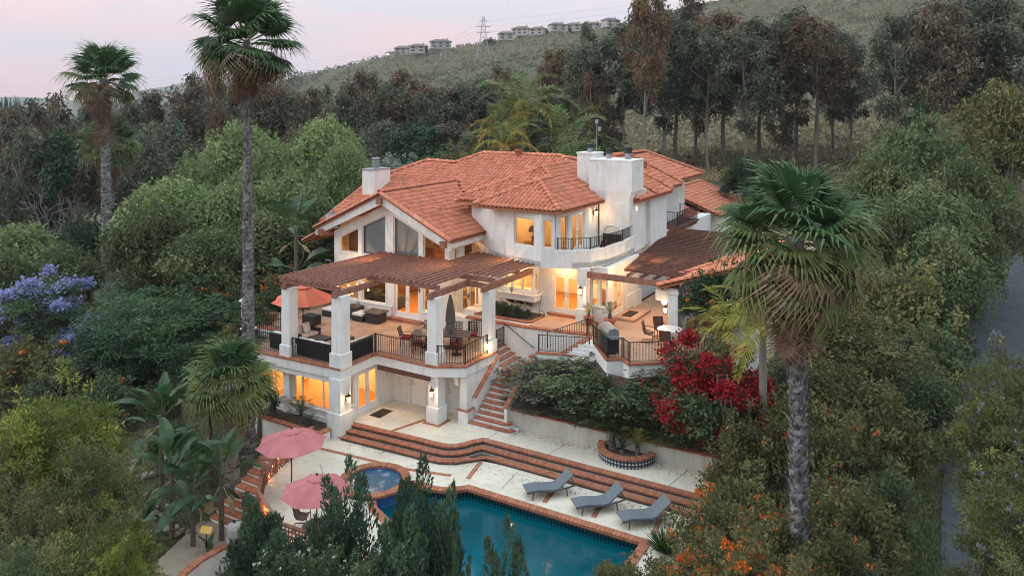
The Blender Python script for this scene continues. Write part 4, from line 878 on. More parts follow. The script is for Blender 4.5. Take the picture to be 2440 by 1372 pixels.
# ------------------------------------------------------------------ tiled roofs
def tile_mesh():
    prof=[(-.135,.006),(-.072,.0),(-.066,.032),(-.032,.076),(.03,.095),(.092,.076),(.126,.032),(.135,.006)]; Lt=.44; t=.022
    vs=[(x,-.02,z+.035) for x,z in prof]+[(x,Lt-.02,z*.93) for x,z in prof]+[(x*.96,-.02,z+.035-t) for x,z in prof]
    n=len(prof); fs=[(i,i+1,n+i+1,n+i) for i in range(n-1)]+[(2*n+i,2*n+i+1,i+1,i) for i in range(n-1)]
    return np.array(vs),fs
TV,TF=tile_mesh()
tme=bpy.data.meshes.new('tile'); tme.from_pydata(TV.tolist(),[],TF); tme.materials.append(MATS['roof_tile']); tme.polygons.foreach_set('use_smooth',[True]*len(TF))
def cap_mesh():
    mb=MB(); n=7; vs=[]
    for y,r,l in ((-.22,.145,.03),(.22,.12,0.0),(-.22,.12,.005)):
        for k in range(n): t=math.pi*k/(n-1); vs.append((r*math.cos(t),y,r*math.sin(t)*.95+l-.02))
    fs=[(i+1,i,n+i,n+i+1) for i in range(n-1)]+[(i,i+1,2*n+i+1,2*n+i) for i in range(n-1)]
    mb.add(vs,fs); return mb.mesh('ridge_tile','roof_tile',True)
cme=cap_mesh()
ALLT=[]      # (distance, roof, matrix)
def inpoly(P,poly):
    x,y=P[:,0],P[:,1]; n=len(poly); ins=np.zeros(len(P),bool)
    for i in range(n):
        x0,y0=poly[i]; x1,y1=poly[(i+1)%n]; c=((y0>y)!=(y1>y)); 
        with np.errstate(divide='ignore',invalid='ignore'): ins^=c&(x<(x1-x0)*(y-y0)/(y1-y0)+x0)
    return ins
def plane(roof, poly, axis, v0, z0, k, tiles=True, thick=.14, eave=None):
    """roof plane z=z0+k*(coord-v0) over plan polygon; tiles laid in courses from the eave up"""
    zf=(lambda a,b:z0+k*(a-v0)) if axis=='a' else (lambda a,b:z0+k*(b-v0))
    n=len(poly); ar=sum(poly[i][0]*poly[(i+1)%n][1]-poly[(i+1)%n][0]*poly[i][1] for i in range(n))
    if ar<0: poly=poly[::-1]
    mb=MB(); mb.hexa([(a,b,zf(a,b)-thick) for a,b in poly],[(a,b,zf(a,b)-.02) for a,b in poly]); part('roof_deck',mb,'terracotta',roof)
    if not tiles: return
    g=Vector((k,0,0)) if axis=='a' else Vector((0,k,0)); sgn=1 if k>0 else -1
    up=(Vector((sgn,0,0)) if axis=='a' else Vector((0,sgn,0))); upv=Vector((up.x,up.y,abs(k))).normalized(); nrm=Vector((-up.x*abs(k),-up.y*abs(k),1)).normalized(); u=upv.cross(nrm)
    S=math.sqrt(1+k*k); O=Vector((*poly[0],zf(*poly[0])))
    loc=[((Vector((a,b,zf(a,b)))-O).dot(u),(Vector((a,b,zf(a,b)))-O).dot(upv)) for a,b in poly]
    us=[p[0] for p in loc]; vv=[p[1] for p in loc]; ex,wd=.38,.27
    ui=np.arange(min(us)+wd/2,max(us),wd); vi=np.arange(min(vv)-.0,max(vv),ex)
    UU,VV=np.meshgrid(ui,vi); P=np.stack([UU.ravel(),VV.ravel()+ex*.45],-1); ok=inpoly(P,loc)
    for (x,y) in P[ok]:
        p=O+u*x+upv*(y-ex*.45); M=Matrix(((u.x,upv.x,nrm.x,p.x),(u.y,upv.y,nrm.y,p.y),(u.z,upv.z,nrm.z,p.z),(0,0,0,1)))
        c=p+upv*.2; ALLT.append((math.sqrt(c.x**2+c.y**2+(c.z-15.2)**2),roof,M))
def caps(roof,p,q,lift=.05,mesh=None):
    p,q=Vector(p),Vector(q); d=(q-p); L=d.length; d=d/L; s=d.cross(Vector((0,0,1))).normalized(); nn=s.cross(d); n=max(1,int(L/.37))
    for i in range(n):
        c=p+d*(L*(i+.5)/n)+nn*lift; M=Matrix(((s.x,d.x,nn.x,c.x),(s.y,d.y,nn.y,c.y),(s.z,d.z,nn.z,c.z),(0,0,0,1))); link('ridge_tile',cme,roof,M)
def roofpart(name,label=None):
    mb=MB(); mb.box(0,.01,0,.01,0,.01); return None
K=.465
def newroof(mb,m='stucco'):
    return part('roof',mb,m,house)
# gable roof: white barge boards are the roof's own mesh
mb=MB(); y=33.9
for (a0,a1) in ((-28.84,-23.95),(-28.84,-33.95)):
    z0,z1=10.05-.13,10.05-K*5.0-.13
    mb.hexa([(a0,y-.05,z0-.52),(a1,y-.05,z1-.42),(a1,y+.03,z1-.42),(a0,y+.03,z0-.52)],[(a0,y-.05,z0),(a1,y-.05,z1),(a1,y+.03,z1),(a0,y+.03,z0)])
    mb.hexa([(a0,y+.03,z0-.12),(a1,y+.03,z1-.12),(a1,34.5,z1-.12),(a0,34.5,z0-.12)],[(a0,y+.03,z0-.02),(a1,y+.03,z1-.02),(a1,34.5,z1-.02),(a0,34.5,z0-.02)])
rg=newroof(mb)
for x,z in ((-28.84,9.62),(-24.35,7.55),(-33.4,7.45)):
    mb=MB(); mb.box(x-.17,x+.17,33.62,34.4,z-.20,z+.16); part('rafter_tail',mb,'wood_stain',rg)
plane(rg,[(-28.84,33.75),(-23.9,33.75),(-23.9,38.6),(-25.4,38.6),(-25.9,38.56),(-28.84,41.5)],'a',-28.84,10.05,-K)
plane(rg,[(-28.84,33.75),(-28.84,41.5),(-34.0,36.34),(-34.0,33.75)],'a',-28.84,10.05,K)
caps(rg,(-28.84,33.7,10.10),(-28.84,41.5,10.10)); caps(rg,(-28.84,33.78,10.02),(-23.9,33.78,7.73),.03); caps(rg,(-28.84,33.78,10.02),(-34.0,33.78,7.63),.03)
mb=MB(); mb.box(-24.4,-24.0,33.95,38.5,7.3,7.62); part('eave_board',mb,'stucco',rg)
for a,b in ((-26.6,36.2),(-27.0,38.6)):
    z=10.05-K*(a+28.84); mb=MB(); mb.hexa([(a-.25,b-.2,z+.1),(a+.25,b-.2,z-.12),(a+.25,b+.2,z-.12),(a-.25,b+.2,z+.1)],[(a-.2,b-.12,z+.16),(a+.25,b-.12,z+.12),(a+.25,b+.12,z+.12),(a-.2,b+.12,z+.16)]); part('roof_vent',mb,'roof_tile',rg)
# lower porch roof to the left
plane(rg,[(-35.4,34.2),(-33.9,34.2),(-33.9,38),(-35.4,38)],'a',-33.9,7.35,K); caps(rg,(-33.9,34.2,7.35),(-35.4,34.2,6.65),.03)
# main roof
mb=MB(); mb.hexa([(-36,40.7,9.3),(-25.9,38.6,8.6),(-22,44.9,9.3),(-33,44.9,9.3)],[(-35.6,41,9.5),(-26.2,41,9.5),(-22.4,44.5,11),(-32.8,43.7,10.8)]); rm=newroof(mb,'terracotta')
plane(rm,[(-32.9,43.7),(-36,40.6),(-36,36.2),(-34,36.3),(-28.84,41.5),(-25.9,38.56),(-25.9,40.3),(-22.05,44.2),(-22.75,44.98),(-29,45),(-30.37,43.57)],'b',41.5,10.05,K)
plane(rm,[(-29,45),(-22.75,45),(-19,49),(-31,49)],'b',45,11.67,-K,tiles=False); plane(rm,[(-32.9,43.7),(-30.37,43.57),(-29,45),(-30,48),(-33.5,48)],'b',43.7,11.08,-K,tiles=False); plane(rm,[(-32.9,43.7),(-36,40.6),(-37,45),(-33.5,48)],'a',-32.9,11.08,K,tiles=False)
caps(rm,(-29,45,11.7),(-22.8,45,11.7)); caps(rm,(-32.9,43.7,11.12),(-30.37,43.57,11.06)); caps(rm,(-36,40.7,9.73),(-32.9,43.7,11.12)); caps(rm,(-30.37,43.57,11.06),(-29,45,11.7))
for a,b in ((-26.9,43.6),(-24.5,43.3)):
    z=10.05+K*(b-41.5); mb=MB(); mb.hexa([(a-.3,b-.25,z-.1),(a+.3,b-.25,z-.1),(a+.3,b+.25,z+.1),(a-.3,b+.25,z+.1)],[(a-.2,b-.25,z+.14),(a+.2,b-.25,z+.14),(a+.2,b+.25,z+.18),(a-.2,b+.25,z+.18)]); part('roof_vent',mb,'roof_tile',rm)
mb=MB(); mb.box(-26.2,-25.95,44.6,44.85,11.5,12.0); mb.box(-26.27,-25.88,44.53,44.92,11.95,12.07); part('vent_stack',mb,'terracotta',rm)
# bay roofs
mb=MB(); mb.prism([(-25.4,37.75),(-18.75,36.2),(-18.75,40.3),(-22,41)],9.30,9.42); rb=newroof(mb)
plane(rb,[(-25.9,37.1),(-23.6,37.1),(-20.9,39.8),(-22.05,40.95)],'b',37.1,9.5,K)
plane(rb,[(-25.9,37.1),(-22.05,40.95),(-22.05,44.2),(-25.9,41)],'a',-25.9,9.5,K,tiles=False)
plane(rb,[(-23.6,35.6),(-18.2,35.6),(-20.9,38.3)],'b',35.6,9.5,K)
plane(rb,[(-23.6,35.6),(-20.9,38.3),(-20.9,39.8),(-23.6,37.1)],'a',-23.6,9.5,K,tiles=False)
plane(rb,[(-18.2,35.6),(-20.9,38.3),(-20.9,39.8),(-22.05,40.95),(-22.05,44.2),(-22.75,44.9),(-22.75,46),(-19,46),(-19,41.4),(-18.2,41.4)],'a',-18.2,9.5,-K)
cz=.05
caps(rb,(-25.9,37.1,9.5+cz),(-22.05,40.95,11.29+cz)); caps(rb,(-22.05,40.95,11.29+cz),(-22.05,44.2,11.29+cz)); caps(rb,(-23.6,35.6,9.5+cz),(-20.9,38.3,10.755+cz)); caps(rb,(-18.2,35.6,9.5+cz),(-20.9,38.3,10.755+cz)); caps(rb,(-20.9,38.3,10.755+cz),(-20.9,39.8,10.755+cz)); caps(rb,(-20.9,39.8,10.755+cz),(-22.05,40.95,11.29+cz)); caps(rb,(-22.05,44.2,11.29+cz),(-22.75,44.95,11.62+cz)); caps(rb,(-22.75,44.95,11.62),(-19.6,48,10.9))
# right wing roofs
mb=MB(); mb.prism([(-20.5,43.3),(-17.0,42.8),(-16.9,48),(-20.5,48)],9.28,9.40); rw_=newroof(mb)
plane(rw_,[(-16.4,42.1),(-16.4,48.2),(-21,48.2),(-21,46.7)],'a',-16.4,9.5,-K); plane(rw_,[(-16.4,42.1),(-21,46.7),(-19,42.1)],'b',42.1,9.5,K)
plane(rw_,[(-16.9,48.2),(-16.9,51.6),(-21,51.6),(-21,48.2)],'a',-16.9,9.6,-K); plane(rw_,[(-17.3,51.6),(-17.3,57.8),(-20.8,55),(-20.8,51.6)],'a',-17.3,9.8,-K)
plane(rw_,[(-21,46.7),(-21,57),(-26,57),(-26,46)],'a',-21,11.6,K,tiles=False)
caps(rw_,(-16.4,42.1,9.55),(-18.6,44.3,10.55)); caps(rw_,(-16.4,48.2,9.58),(-21,48.2,11.7)); caps(rw_,(-16.9,51.6,9.7),(-20.8,51.6,11.5)); caps(rw_,(-17.3,57.8,9.9),(-20.8,55,11.5)); caps(rw_,(-20.8,48.5,11.6),(-20.8,55,11.55)); caps(rw_,(-16.4,45.2,9.62),(-20.5,45.2,11.5))
mb=MB(); mb.box(-19.2,-18.95,50.0,50.25,10.4,11.1); mb.lathe((-19.07,50.12,11.1),[(.16,0),(.16,.12)],10); part('vent_stack',mb,'terracotta',rw_)
def flush_tiles(limit, own):
    ALLT.sort(key=lambda t:t[0]); seen={}
    for i,(d,r,M) in enumerate(ALLT):
        if i<limit: link('tile',tme,r,M)
        else: seen.setdefault(r.name,(r,[]))[1].append(M)
    for r,Ms in seen.values():
        A=np.array([[list(row) for row in M] for M in Ms]); V=np.concatenate([TV,np.ones((len(TV),1))],1)
        W=np.einsum('nij,vj->nvi',A,V)[...,:3]; rs=np.random.RandomState(1); W=W+rs.normal(0,.006,(len(Ms),1,3))
        nv=len(TV); mb=MB(); mb.v=[tuple(p) for p in W.reshape(-1,3).tolist()]; mb.f=[tuple(i+k*nv for i in f) for k in range(len(Ms)) for f in TF]
        o=part('tiles',mb,'roof_tile',r,kind='stuff',smooth=True); tinted(o,len(TF))
    ALLT.clear()
flush_tiles(290, house)
# ------------------------------------------------------------------ pergolas
pg = thing('pergola', 'reddish brown timber pergola over the dining terrace on white columns', 'pergola', (-25,31,2.8))
def beam(p,q,w=.16,h=.24,parent=pg,name='beam',m='wood_stain'):
    mb=MB(); mb.bar(p,q,w,h); return part(name,mb,m,parent)
ZB=6.22
beam((-28.72,26.45,ZB),(-28.72,34.4,ZB),.2,.28); beam((-25.42,26.45,ZB),(-25.42,34.4,ZB),.2,.28); beam((-21.8,29.0,6.06),(-21.8,32.45,6.06),.2,.28); beam((-20.55,31.75,5.98),(-20.55,37.2,5.98),.2,.28); beam((-21.68,32.3,6.05),(-20.68,32.3,6.02),.16,.24); beam((-23.3,34.0,6.12),(-23.3,37.1,6.12),.16,.24)
beam((-29.2,26.72,6.47),(-25.25,26.72,6.47),.14,.22); beam((-25.9,29.4,6.44),(-21.45,29.4,6.44),.14,.22); beam((-22.3,32.35,6.36),(-20.2,32.35,6.36),.14,.22); beam((-29.2,34.3,6.44),(-24.5,34.3,6.44),.12,.2); beam((-24.4,37.05,6.44),(-20.0,37.05,6.44),.12,.2); beam((-21.7,35.0,6.26),(-20.3,35.0,6.26),.12,.2)
sl_long=MB(); 
k=0
for a in np.arange(-29.15,-19.9,.355):
    f = 26.55 if a<-25.3 else (29.2 if a<-21.5 else 32.15); e = 34.35 if a<-24.5 else 37.1
    mb=MB(); mb.bar((a,f,6.62),(a,e,6.56),.075,.12); part('slat',mb,'wood_stain',pg)
pg2 = thing('pergola', 'dark brown slatted pergola beside the dining wing, leading to the garage court', 'pergola', (-14.5,40,3.6))
beam((-17.2,36.78,6.15),(-12.2,36.78,6.15),.2,.30,pg2)
for b in np.arange(37.3,51.2,.46):
    a0=-15.3-(b-37.3)*.16; a1=-11.9+min(0,-(b-44)*.25)
    mb=MB(); mb.bar((a0,b,6.52),(a1,b,6.52),.07,.15); part('slat',mb,'dark_wood',pg2)
for a in (-14.9,-14.2,-13.5,-12.8): beam((a,36.7,6.35),(a,51,6.35),.09,.16,pg2,'rafter','dark_wood')
for b in (42.6,46.8,50.6): beam((-17.1,b,6.22),(-12.5,b,6.22),.18,.26,pg2)
# ------------------------------------------------------------------ outbuilding on the right
ob = thing('garden_pavilion', 'small white pavilion with terracotta roof corner beside the court', 'pavilion', (-11,38,3.6))
mb=MB(); mb.box(-12.66,-12.16,36.5,37.0,3.62,6.05); q=part('post',mb,'stucco',ob,bevel=.02); mb=MB(); mb.box(-12.72,-12.10,36.44,37.06,5.75,5.95); part('post_cap',mb,'stucco',q,bevel=.02)
mb=MB(); mb.hexa([(-12.2,37.0,3.4),(-8.5,37.0,3.4),(-8.5,42,3.4),(-12.2,42,3.4)],[(-12.2,37.0,6.1),(-8.5,37.0,7.4),(-8.5,42,7.4),(-12.2,42,6.1)]); part('wall',mb,'stucco',ob)
mb=MB(); mb.box(-11.2,-10.3,36.93,36.99,3.9,5.2); w_=part('window',mb,'frame_paint',ob); mb=MB(); mb.box(-11.1,-10.4,36.91,36.925,4.0,5.1); part('pane',mb,'room_dark',w_)
mb=MB(); mb.box(-11.6,-11.4,36.3,37.0,6.02,6.22); part('rafter_tail',mb,'dark_wood',ob)
mb=MB(); mb.box(-13.0,-12.9,36.4,39,5.95,6.05); orf=part('roof',mb,'terracotta',ob)
plane(orf,[(-13.1,36.25),(-8.5,36.25),(-8.5,43.5),(-9.2,41.5),(-13.1,37.6)],'a',-13.1,6.12,.34)
caps(orf,(-13.1,37.6,6.2),(-9.2,41.5,7.55)); caps(orf,(-13.1,36.3,6.15),(-8.5,36.3,7.72),.04)
# garage
ga = thing('garage', 'white garage with terracotta roof and panelled door behind the court', 'garage', (-20,64,3.6))
mb=MB(); mb.box(-22,-18.6,58.2,70,3.4,6.6); part('wall',mb,'stucco',ga); mb=MB(); mb.box(-21.5,-17.0,60.6,69,3.4,6.2); part('wall',mb,'stucco',ga)
mb=MB(); mb.box(-18.62,-18.52,56.0,60.3,3.64,6.1); d=part('garage_door',mb,'white_paint',ga)
for i in range(4): mb=MB(); mb.box(-18.51,-18.49,56.3+i*1.0,57.0+i*1.0,5.35,5.8); part('pane',mb,'dark_metal',d)
mb=MB(); mb.box(-18.4,-17.9,58.5,60.3,6.2,6.35); part('lintel',mb,'dark_wood',ga); mb=MB(); mb.box(-17.6,-17.4,58.9,59.1,3.6,6.4); part('post',mb,'white_paint',ga)
mb=MB(); mb.box(-20.9,-20.7,60,69,7.9,8.0); gr=part('roof',mb,'terracotta',ga)
plane(gr,[(-16.6,60.0),(-16.6,69),(-20.9,69),(-20.9,60.0)],'a',-16.6,6.3,-.40); plane(gr,[(-20.9,60),(-20.9,69),(-25,69),(-25,60)],'a',-20.9,8.02,.4,tiles=False)
plane(gr,[(-17.9,55.6),(-17.9,60.0),(-20.9,60.0),(-20.9,55.6)],'a',-17.9,6.35,-.40)
caps(gr,(-16.6,60.05,6.35),(-20.9,60.05,8.07)); caps(gr,(-20.9,60,8.1),(-20.9,69,8.1)); caps(gr,(-16.6,69,6.35),(-20.9,69,8.1))
flush_tiles(0, None)
# ------------------------------------------------------------------ iron railings
bme=None
def bal_mesh(h):
    mb=MB(); mb.box(-.011,.011,-.011,.011,0,h); return mb.mesh('baluster','iron')
def balk_mesh(h):
    mb=MB(); mb.box(-.011,.011,-.011,.011,0,h); mb.lathe((0,0,h*.62),[(.012,0),(.028,.025),(.028,.04),(.012,.065)],6); return mb.mesh('baluster','iron')
BM={}
def railing(pts, label, h=.92, space=.135, posts=True, m='iron', z0=None, name='iron_railing', group='iron railings'):
    """pts: (a,b,z) corners of the rail foot line"""
    p0=pts[0]; t=thing(name,label,'railing',p0)
    t['group']=group
    top=MB(); bot=MB()
    for p,q in zip(pts[:-1],pts[1:]):
        top.bar((p[0],p[1],p[2]+h),(q[0],q[1],q[2]+h),.045,.028); bot.bar((p[0],p[1],p[2]+.09),(q[0],q[1],q[2]+.09),.03,.018)
    part('top_rail',top,m,t); part('bottom_rail',bot,m,t)
    if h not in BM: BM[h]=(bal_mesh(h-.1),balk_mesh(h-.1))
    c=0
    for p,q in zip(pts[:-1],pts[1:]):
        P,Q=Vector(p),Vector(q); n=max(2,round((Q-P).length/space))
        for k in range(n):
            x=P.lerp(Q,(k+.5)/n); link('baluster',BM[h][1 if c%6==3 else 0],t,Matrix.Translation((x.x,x.y,x.z+.09))); c+=1
    for p in pts:
        mb=MB(); mb.box(p[0]-.02,p[0]+.02,p[1]-.02,p[1]+.02,p[2]-.02,p[2]+h+.03); part('post',mb,m,t)
    return t
Z=2.80
railing([(-31.0,26.6,Z),(-29.1,26.68,Z)],'short iron railing between the end pier and the first terrace column')
railing([(-28.38,26.72,Z),(-25.85,26.82,Z)],'iron railing in front of the wicker sofas between two terrace columns')
railing([(-25.3,27.35,Z),(-25.3,29.3,Z),(-22.15,29.3,Z)],'cornered iron railing from the corner column to the middle column')
railing([(-21.5,29.3,Z),(-20.42,30.05,Z),(-20.4,32.0,Z)],'iron railing round the chamfered corner beside the dining table')
railing([(-31.3,26.8,Z),(-31.5,29.55,Z)],'iron railing along the left side of the terrace, foremost')
railing([(-31.6,29.6,Z),(-34.7,29.6,Z)],'iron railing stepping back between the two end piers')
railing([(-34.95,29.8,Z),(-34.95,37.2,Z)],'long iron railing along the planted bank left of the terrace')
railing([(-20.35,32.75,Z),(-20.35,33.5,Z)],'short gate panel of iron bars at the top of the stair',h=.95,space=.1)
railing([(-22.3,33.2,Z),(-21.9,34.0,Z)],'open iron gate leaf folded by the billiard-room door',h=1.0,space=.1)
railing([(-18.05,32.98,2.98),(-15.6,33.62,3.04)],'iron railing on the white wall above the shrubs, below the kitchen',h=.85)
railing([(-15.35,33.55,3.65),(-13.9,31.92,3.65),(-13.35,32.36,3.65),(-12.85,31.88,3.65),(-11.3,33.05,3.65),(-9.2,34.65,3.65)],'zigzag iron railing round the kitchen terrace by the barbecue')
railing([(-18.3,34.4,2.75),(-16.2,34.7,3.65)],'sloping iron handrail beside the flight to the kitchen terrace',h=.8)
railing([(-16.2,34.72,3.66),(-15.4,34.1,3.66)],'short iron railing at the head of the flight by the potted cycads',h=.85)
railing([(-18.6,36.1,7.42),(-17.9,36.4,7.42),(-17.15,37.08,7.42),(-16.8,38.1,7.42),(-16.64,40.3,7.42),(-16.74,42.0,7.42),(-16.95,43.2,7.42)],'iron railing on the curved upper balcony by the fireplace',h=.62)
railing([(-18.3,50.9,6.7),(-17.0,50.9,6.7),(-17.0,55.4,6.7),(-18.3,55.4,6.7)],'iron railing of the small wing balcony above the pergola',h=1.0)
railing([(-16.5,58.2,3.64),(-16.0,60.4,3.64)],'iron gate beside the garage wall',h=1.5)
hr=thing('handrail','black wall-mounted handrail slanting down above the landing','handrail',(-20,34.15,3.5))
mb=MB(); mb.tube([(-20.75,34.1,3.75),(-20.7,34.1,3.72),(-19.0,34.1,2.75),(-18.9,34.1,2.75)],.022,8); part('rail',mb,'iron',hr)
for t in (.25,.95): 
    p=Vector((-20.7,34.1,3.72)).lerp(Vector((-19.0,34.1,2.75)),t); mb=MB(); mb.tube([p,(p.x,34.24,p.z-.04)],.012,6); part('bracket',mb,'iron',hr)
# ------------------------------------------------------------------ lamps of the house and garden
def L(name,loc,p,size=.15,col=(1.0,.56,.22)): return lamp(name,loc,p,col,size,house)
for loc,p in (((-29.9,29.3,1.9),75),((-27.2,29.3,1.9),75),((-30.5,37.0,4.9),55),((-27.6,36.6,4.9),110),((-25.6,36.0,4.8),60),((-30.5,38.0,7.6),9),((-26.6,36.6,7.6),60),((-21.4,38.3,6.1),85),((-18.9,39.0,6.1),90),((-17.2,38.6,6.1),55),((-20.4,38.3,9.0),50)):
    L('ceiling_lamp',loc,p*2.6)
def sconce(loc,label,face,power=18,lantern=False):
    """wall lantern: back plate, arm, cage and glowing glass; face = outward plan direction"""
    f=Vector((face[0],face[1],0)).normalized(); p=Vector(loc); t=thing('wall_lantern',label,'lamp',loc); t['group']='wall lanterns'
    mb=MB(); mb.bar(p,p+f*.03,.12,.26); part('back_plate',mb,'bronze',t)
    c=p+f*.2; mb=MB(); mb.tube([p+Vector((0,0,-.05)),p+f*.1+Vector((0,0,-.1)),c+Vector((0,0,-.16))],.014,6); part('arm',mb,'bronze',t)
    mb=MB(); mb.lathe((c.x,c.y,c.z-.14),[(.055,0),(.10,.26)],8); part('glass',mb,'shade_lit',t)
    mb=MB(); mb.lathe((c.x,c.y,c.z+.12),[(.13,0),(.06,.1),(.02,.13),(.02,.2)],8); part('cap',mb,'bronze',t); mb=MB(); mb.lathe((c.x,c.y,c.z-.22),[(.015,0),(.06,.08)],8); part('finial',mb,'bronze',t)
    q=c+f*.16+Vector((0,0,-.02)); lamp('lantern_light',(q.x,q.y,q.z),power,(1.0,.62,.30),.06,t)
    return t
sconce((-25.03,26.92,1.35),'brass wall lantern on the corner column beside the glazed garden door',(1,-.25),16)
sconce((-21.75,29.29,1.5),'brass wall lantern on the lower round-arched patio column',(.35,-1),14)
sconce((-17.4,36.5,5.35),'wall lantern on the column beside the kitchen doors',(.2,-1),22)
sconce((-18.68,40.8,8.8),'wall lantern on the balcony wall beside the chimney',(1,-.1),20)
sconce((-34.1,36.3,6.6),'wall lantern on the porch post at the far left of the house',(.6,-1),8)
sconce((-16.95,42.92,9.0),'wall lantern under the eave behind the big chimney',(.6,-.7),6)
sconce((-12.66,36.7,4.9),'glowing lantern on the pavilion post by the patio table',(-1,-.3),26)
fl=thing('step_light','glowing round light low on the column at the stair head','lamp',(-20.35,32.07,3.1)); fl['group']='step lights'
mb=MB(); mb.lathe((-20.42,32.0,3.0),[(.02,0),(.1,.04),(.1,.2),(.02,.24)],10); part('glass',mb,'bulb',fl); lamp('step_lamp',(-20.1,31.8,3.1),22,(1.0,.66,.34),.06,fl)
lt=thing('hanging_lantern','square white hanging lantern below the court pergola','lamp',(-13.1,36.9,5.3))
mb=MB(); mb.box(-13.5,-12.75,36.95,37.6,5.25,5.8); part('shade',mb,'white_cushion',lt,bevel=.05); mb=MB(); mb.lathe((-13.1,37.2,4.98),[(.04,0),(.12,.1),(.18,.27)],10); part('glass',mb,'shade_lit',lt); lamp('lantern_light',(-13.1,37.0,4.85),25,(1.0,.58,.26),.08,lt)
# soffit lamp under the kitchen overhang and under the terrace
for loc,p in (((-21.4,36.0,6.2),42),((-18.7,36.6,6.3),55),((-15.4,37.2,6.1),50),((-14.6,39.5,6.0),75),((-23.4,29.9,2.1),7),((-27.8,32.2,6.0),80),((-23.2,33.0,5.9),60),((-31,33.5,5.9),30)): L('soffit_lamp',loc,p,.1)
def pendant(loc,label):
    t=thing('pendant_ornament',label,'ornament',loc); t['group']='glass pendants under the pergola'; a,b,z=loc
    mb=MB(); mb.tube([(a,b,z+.22),(a,b,z+.55)],.006,5); part('cord',mb,'iron',t); mb=MB(); mb.lathe((a,b,z-.16),[(.012,0),(.03,.06),(.09,.18),(.10,.26),(.05,.34),(.02,.38)],10); part('glass_body',mb,'steel',t,smooth=True)
for loc,l in (((-26.2,29.0,5.1),'teardrop glass pendant hanging near the corner column'),((-25.1,32.6,5.2),'teardrop glass pendant hanging before the french doors'),((-22.2,33.0,5.2),'teardrop glass pendant hanging by the billiard-room doors'),((-20.9,35.2,5.2),'teardrop glass pendant hanging before the kitchen bay window')): pendant(loc,l)
sl=thing('string_lights','string of small warm bulbs looped along the terrace pergola','lights',(-27,29,5.6))
cord=MB(); 
pts=[(-28.6,28.5,6.0),(-28.2,30.2,5.6),(-27.4,30.6,5.75),(-26.6,30.0,6.0),(-26.3,29.0,5.8),(-26.6,28.2,5.6),(-26.1,27.6,5.9),(-25.6,29.8,5.9)]
cord.tube(pts,.006,4); part('cord',cord,'iron',sl)
bm_=MB(); bm_.lathe((0,0,-.05),[(.012,0),(.04,.03),(.04,.06),(.01,.09)],8); bme_=bm_.mesh('bulb','string_bulb',True)
for k in range(14):
    t=(k+.5)/14*(len(pts)-1); i=int(t); p=Vector(pts[i]).lerp(Vector(pts[i+1]),t-i); link('bulb',bme_,sl,Matrix.Translation((p.x,p.y,p.z-.05)))
# ------------------------------------------------------------------ furniture and garden objects
def umbrella(loc,r,hrim,hpeak,m,label,tilt=0):
    t=thing('parasol',label,'parasol',loc); t['group']='open parasols'; x,y,z=loc; n=8
    mb=MB(); mb.tube([(x,y,z),(x,y,z+hpeak-.04)],.026,8); part('pole',mb,'bronze',t)
    mb=MB(); mb.lathe((x,y,z),[(.26,0),(.26,.06),(.05,.1),(.05,.3)],14); part('base',mb,'bronze',t)
    S=6; mb=MB(); vs=[]; M=n*3
    for i in range(S+1):
        f=i/S; 
        for j in range(M):
            th=2*math.pi*j/M+.2; k=(j%3)/3; sag=1-.045*math.sin(math.pi*k)*f; rr=r*f*sag*(math.cos(math.pi/n)/math.cos(((j%3)/3-.5)*2*math.pi/n) if True else 1)
            zz=z+hpeak-(hpeak-hrim)*(f**1.25)-.05*math.sin(math.pi*k)*f; vs.append((x+rr*math.cos(th),y+rr*math.sin(th),zz))
    fs=[(i*M+j,i*M+(j+1)%M,(i+1)*M+(j+1)%M,(i+1)*M+j) for i in range(S) for j in range(M)]
    mb.add(vs,fs); part('canopy',mb,m,t,smooth=False)
    mb=MB(); mb.lathe((x,y,z+hpeak-.09),[(r*.26,0),(r*.22,.03),(.05,.11)],16); part('vent_cap',mb,m,t)
    mb=MB(); mb.lathe((x,y,z+hpeak),[(.05,0),(.05,.03),(.02,.09)],8); part('finial',mb,'bronze',t)
    for j in range(n):
        th=2*math.pi*(j)/n+.2; mb=MB(); mb.tube([(x,y,z+hpeak-.1),(x+.98*r*math.cos(th),y+.98*r*math.sin(th),z+hrim-.03)],.01,5); part('rib',mb,'bronze',t)
umbrella((-30.2,29.2,2.79),1.65,2.0,2.75,'coral_fabric','coral parasol open over the terrace sofas')
umbrella((-23.4,22.0,-.45),1.42,1.95,2.5,'pink_fabric','faded pink parasol beside the brick steps, farther from the camera')
umbrella((-19.75,19.75,-.45),1.30,1.95,2.48,'pink_fabric','faded pink parasol over the poolside table, nearer the camera')
# closed parasol at the dining table
cp=thing('closed_parasol','folded grey parasol standing at the dining table','parasol',(-22.5,31.8,2.8))
mb=MB(); mb.tube([(-22.5,31.8,2.8),(-22.5,31.8,5.5)],.025,8); part('pole',mb,'bronze',cp)
mb=MB(); n=16; vs=[]
prof=[(.05,5.45),(.14,5.0),(.20,4.5),(.22,4.12),(.17,4.05),(.24,3.75),(.20,3.7)]
for r,z in prof:
    for j in range(n): th=6.2832*j/n; q=r*(1+.22*(j%2)); vs.append((-22.5+q*math.cos(th),31.8+q*math.sin(th),z))
mb.add(vs,[(i*n+(j+1)%n,i*n+j,(i+1)*n+j,(i+1)*n+(j+1)%n) for i in range(len(prof)-1) for j in range(n)]); part('canopy',mb,'grey_fabric',cp)
mb=MB(); mb.lathe((-22.5,31.8,2.8),[(.28,0),(.28,.05),(.05,.09)],14); part('base',mb,'dark_metal',cp)
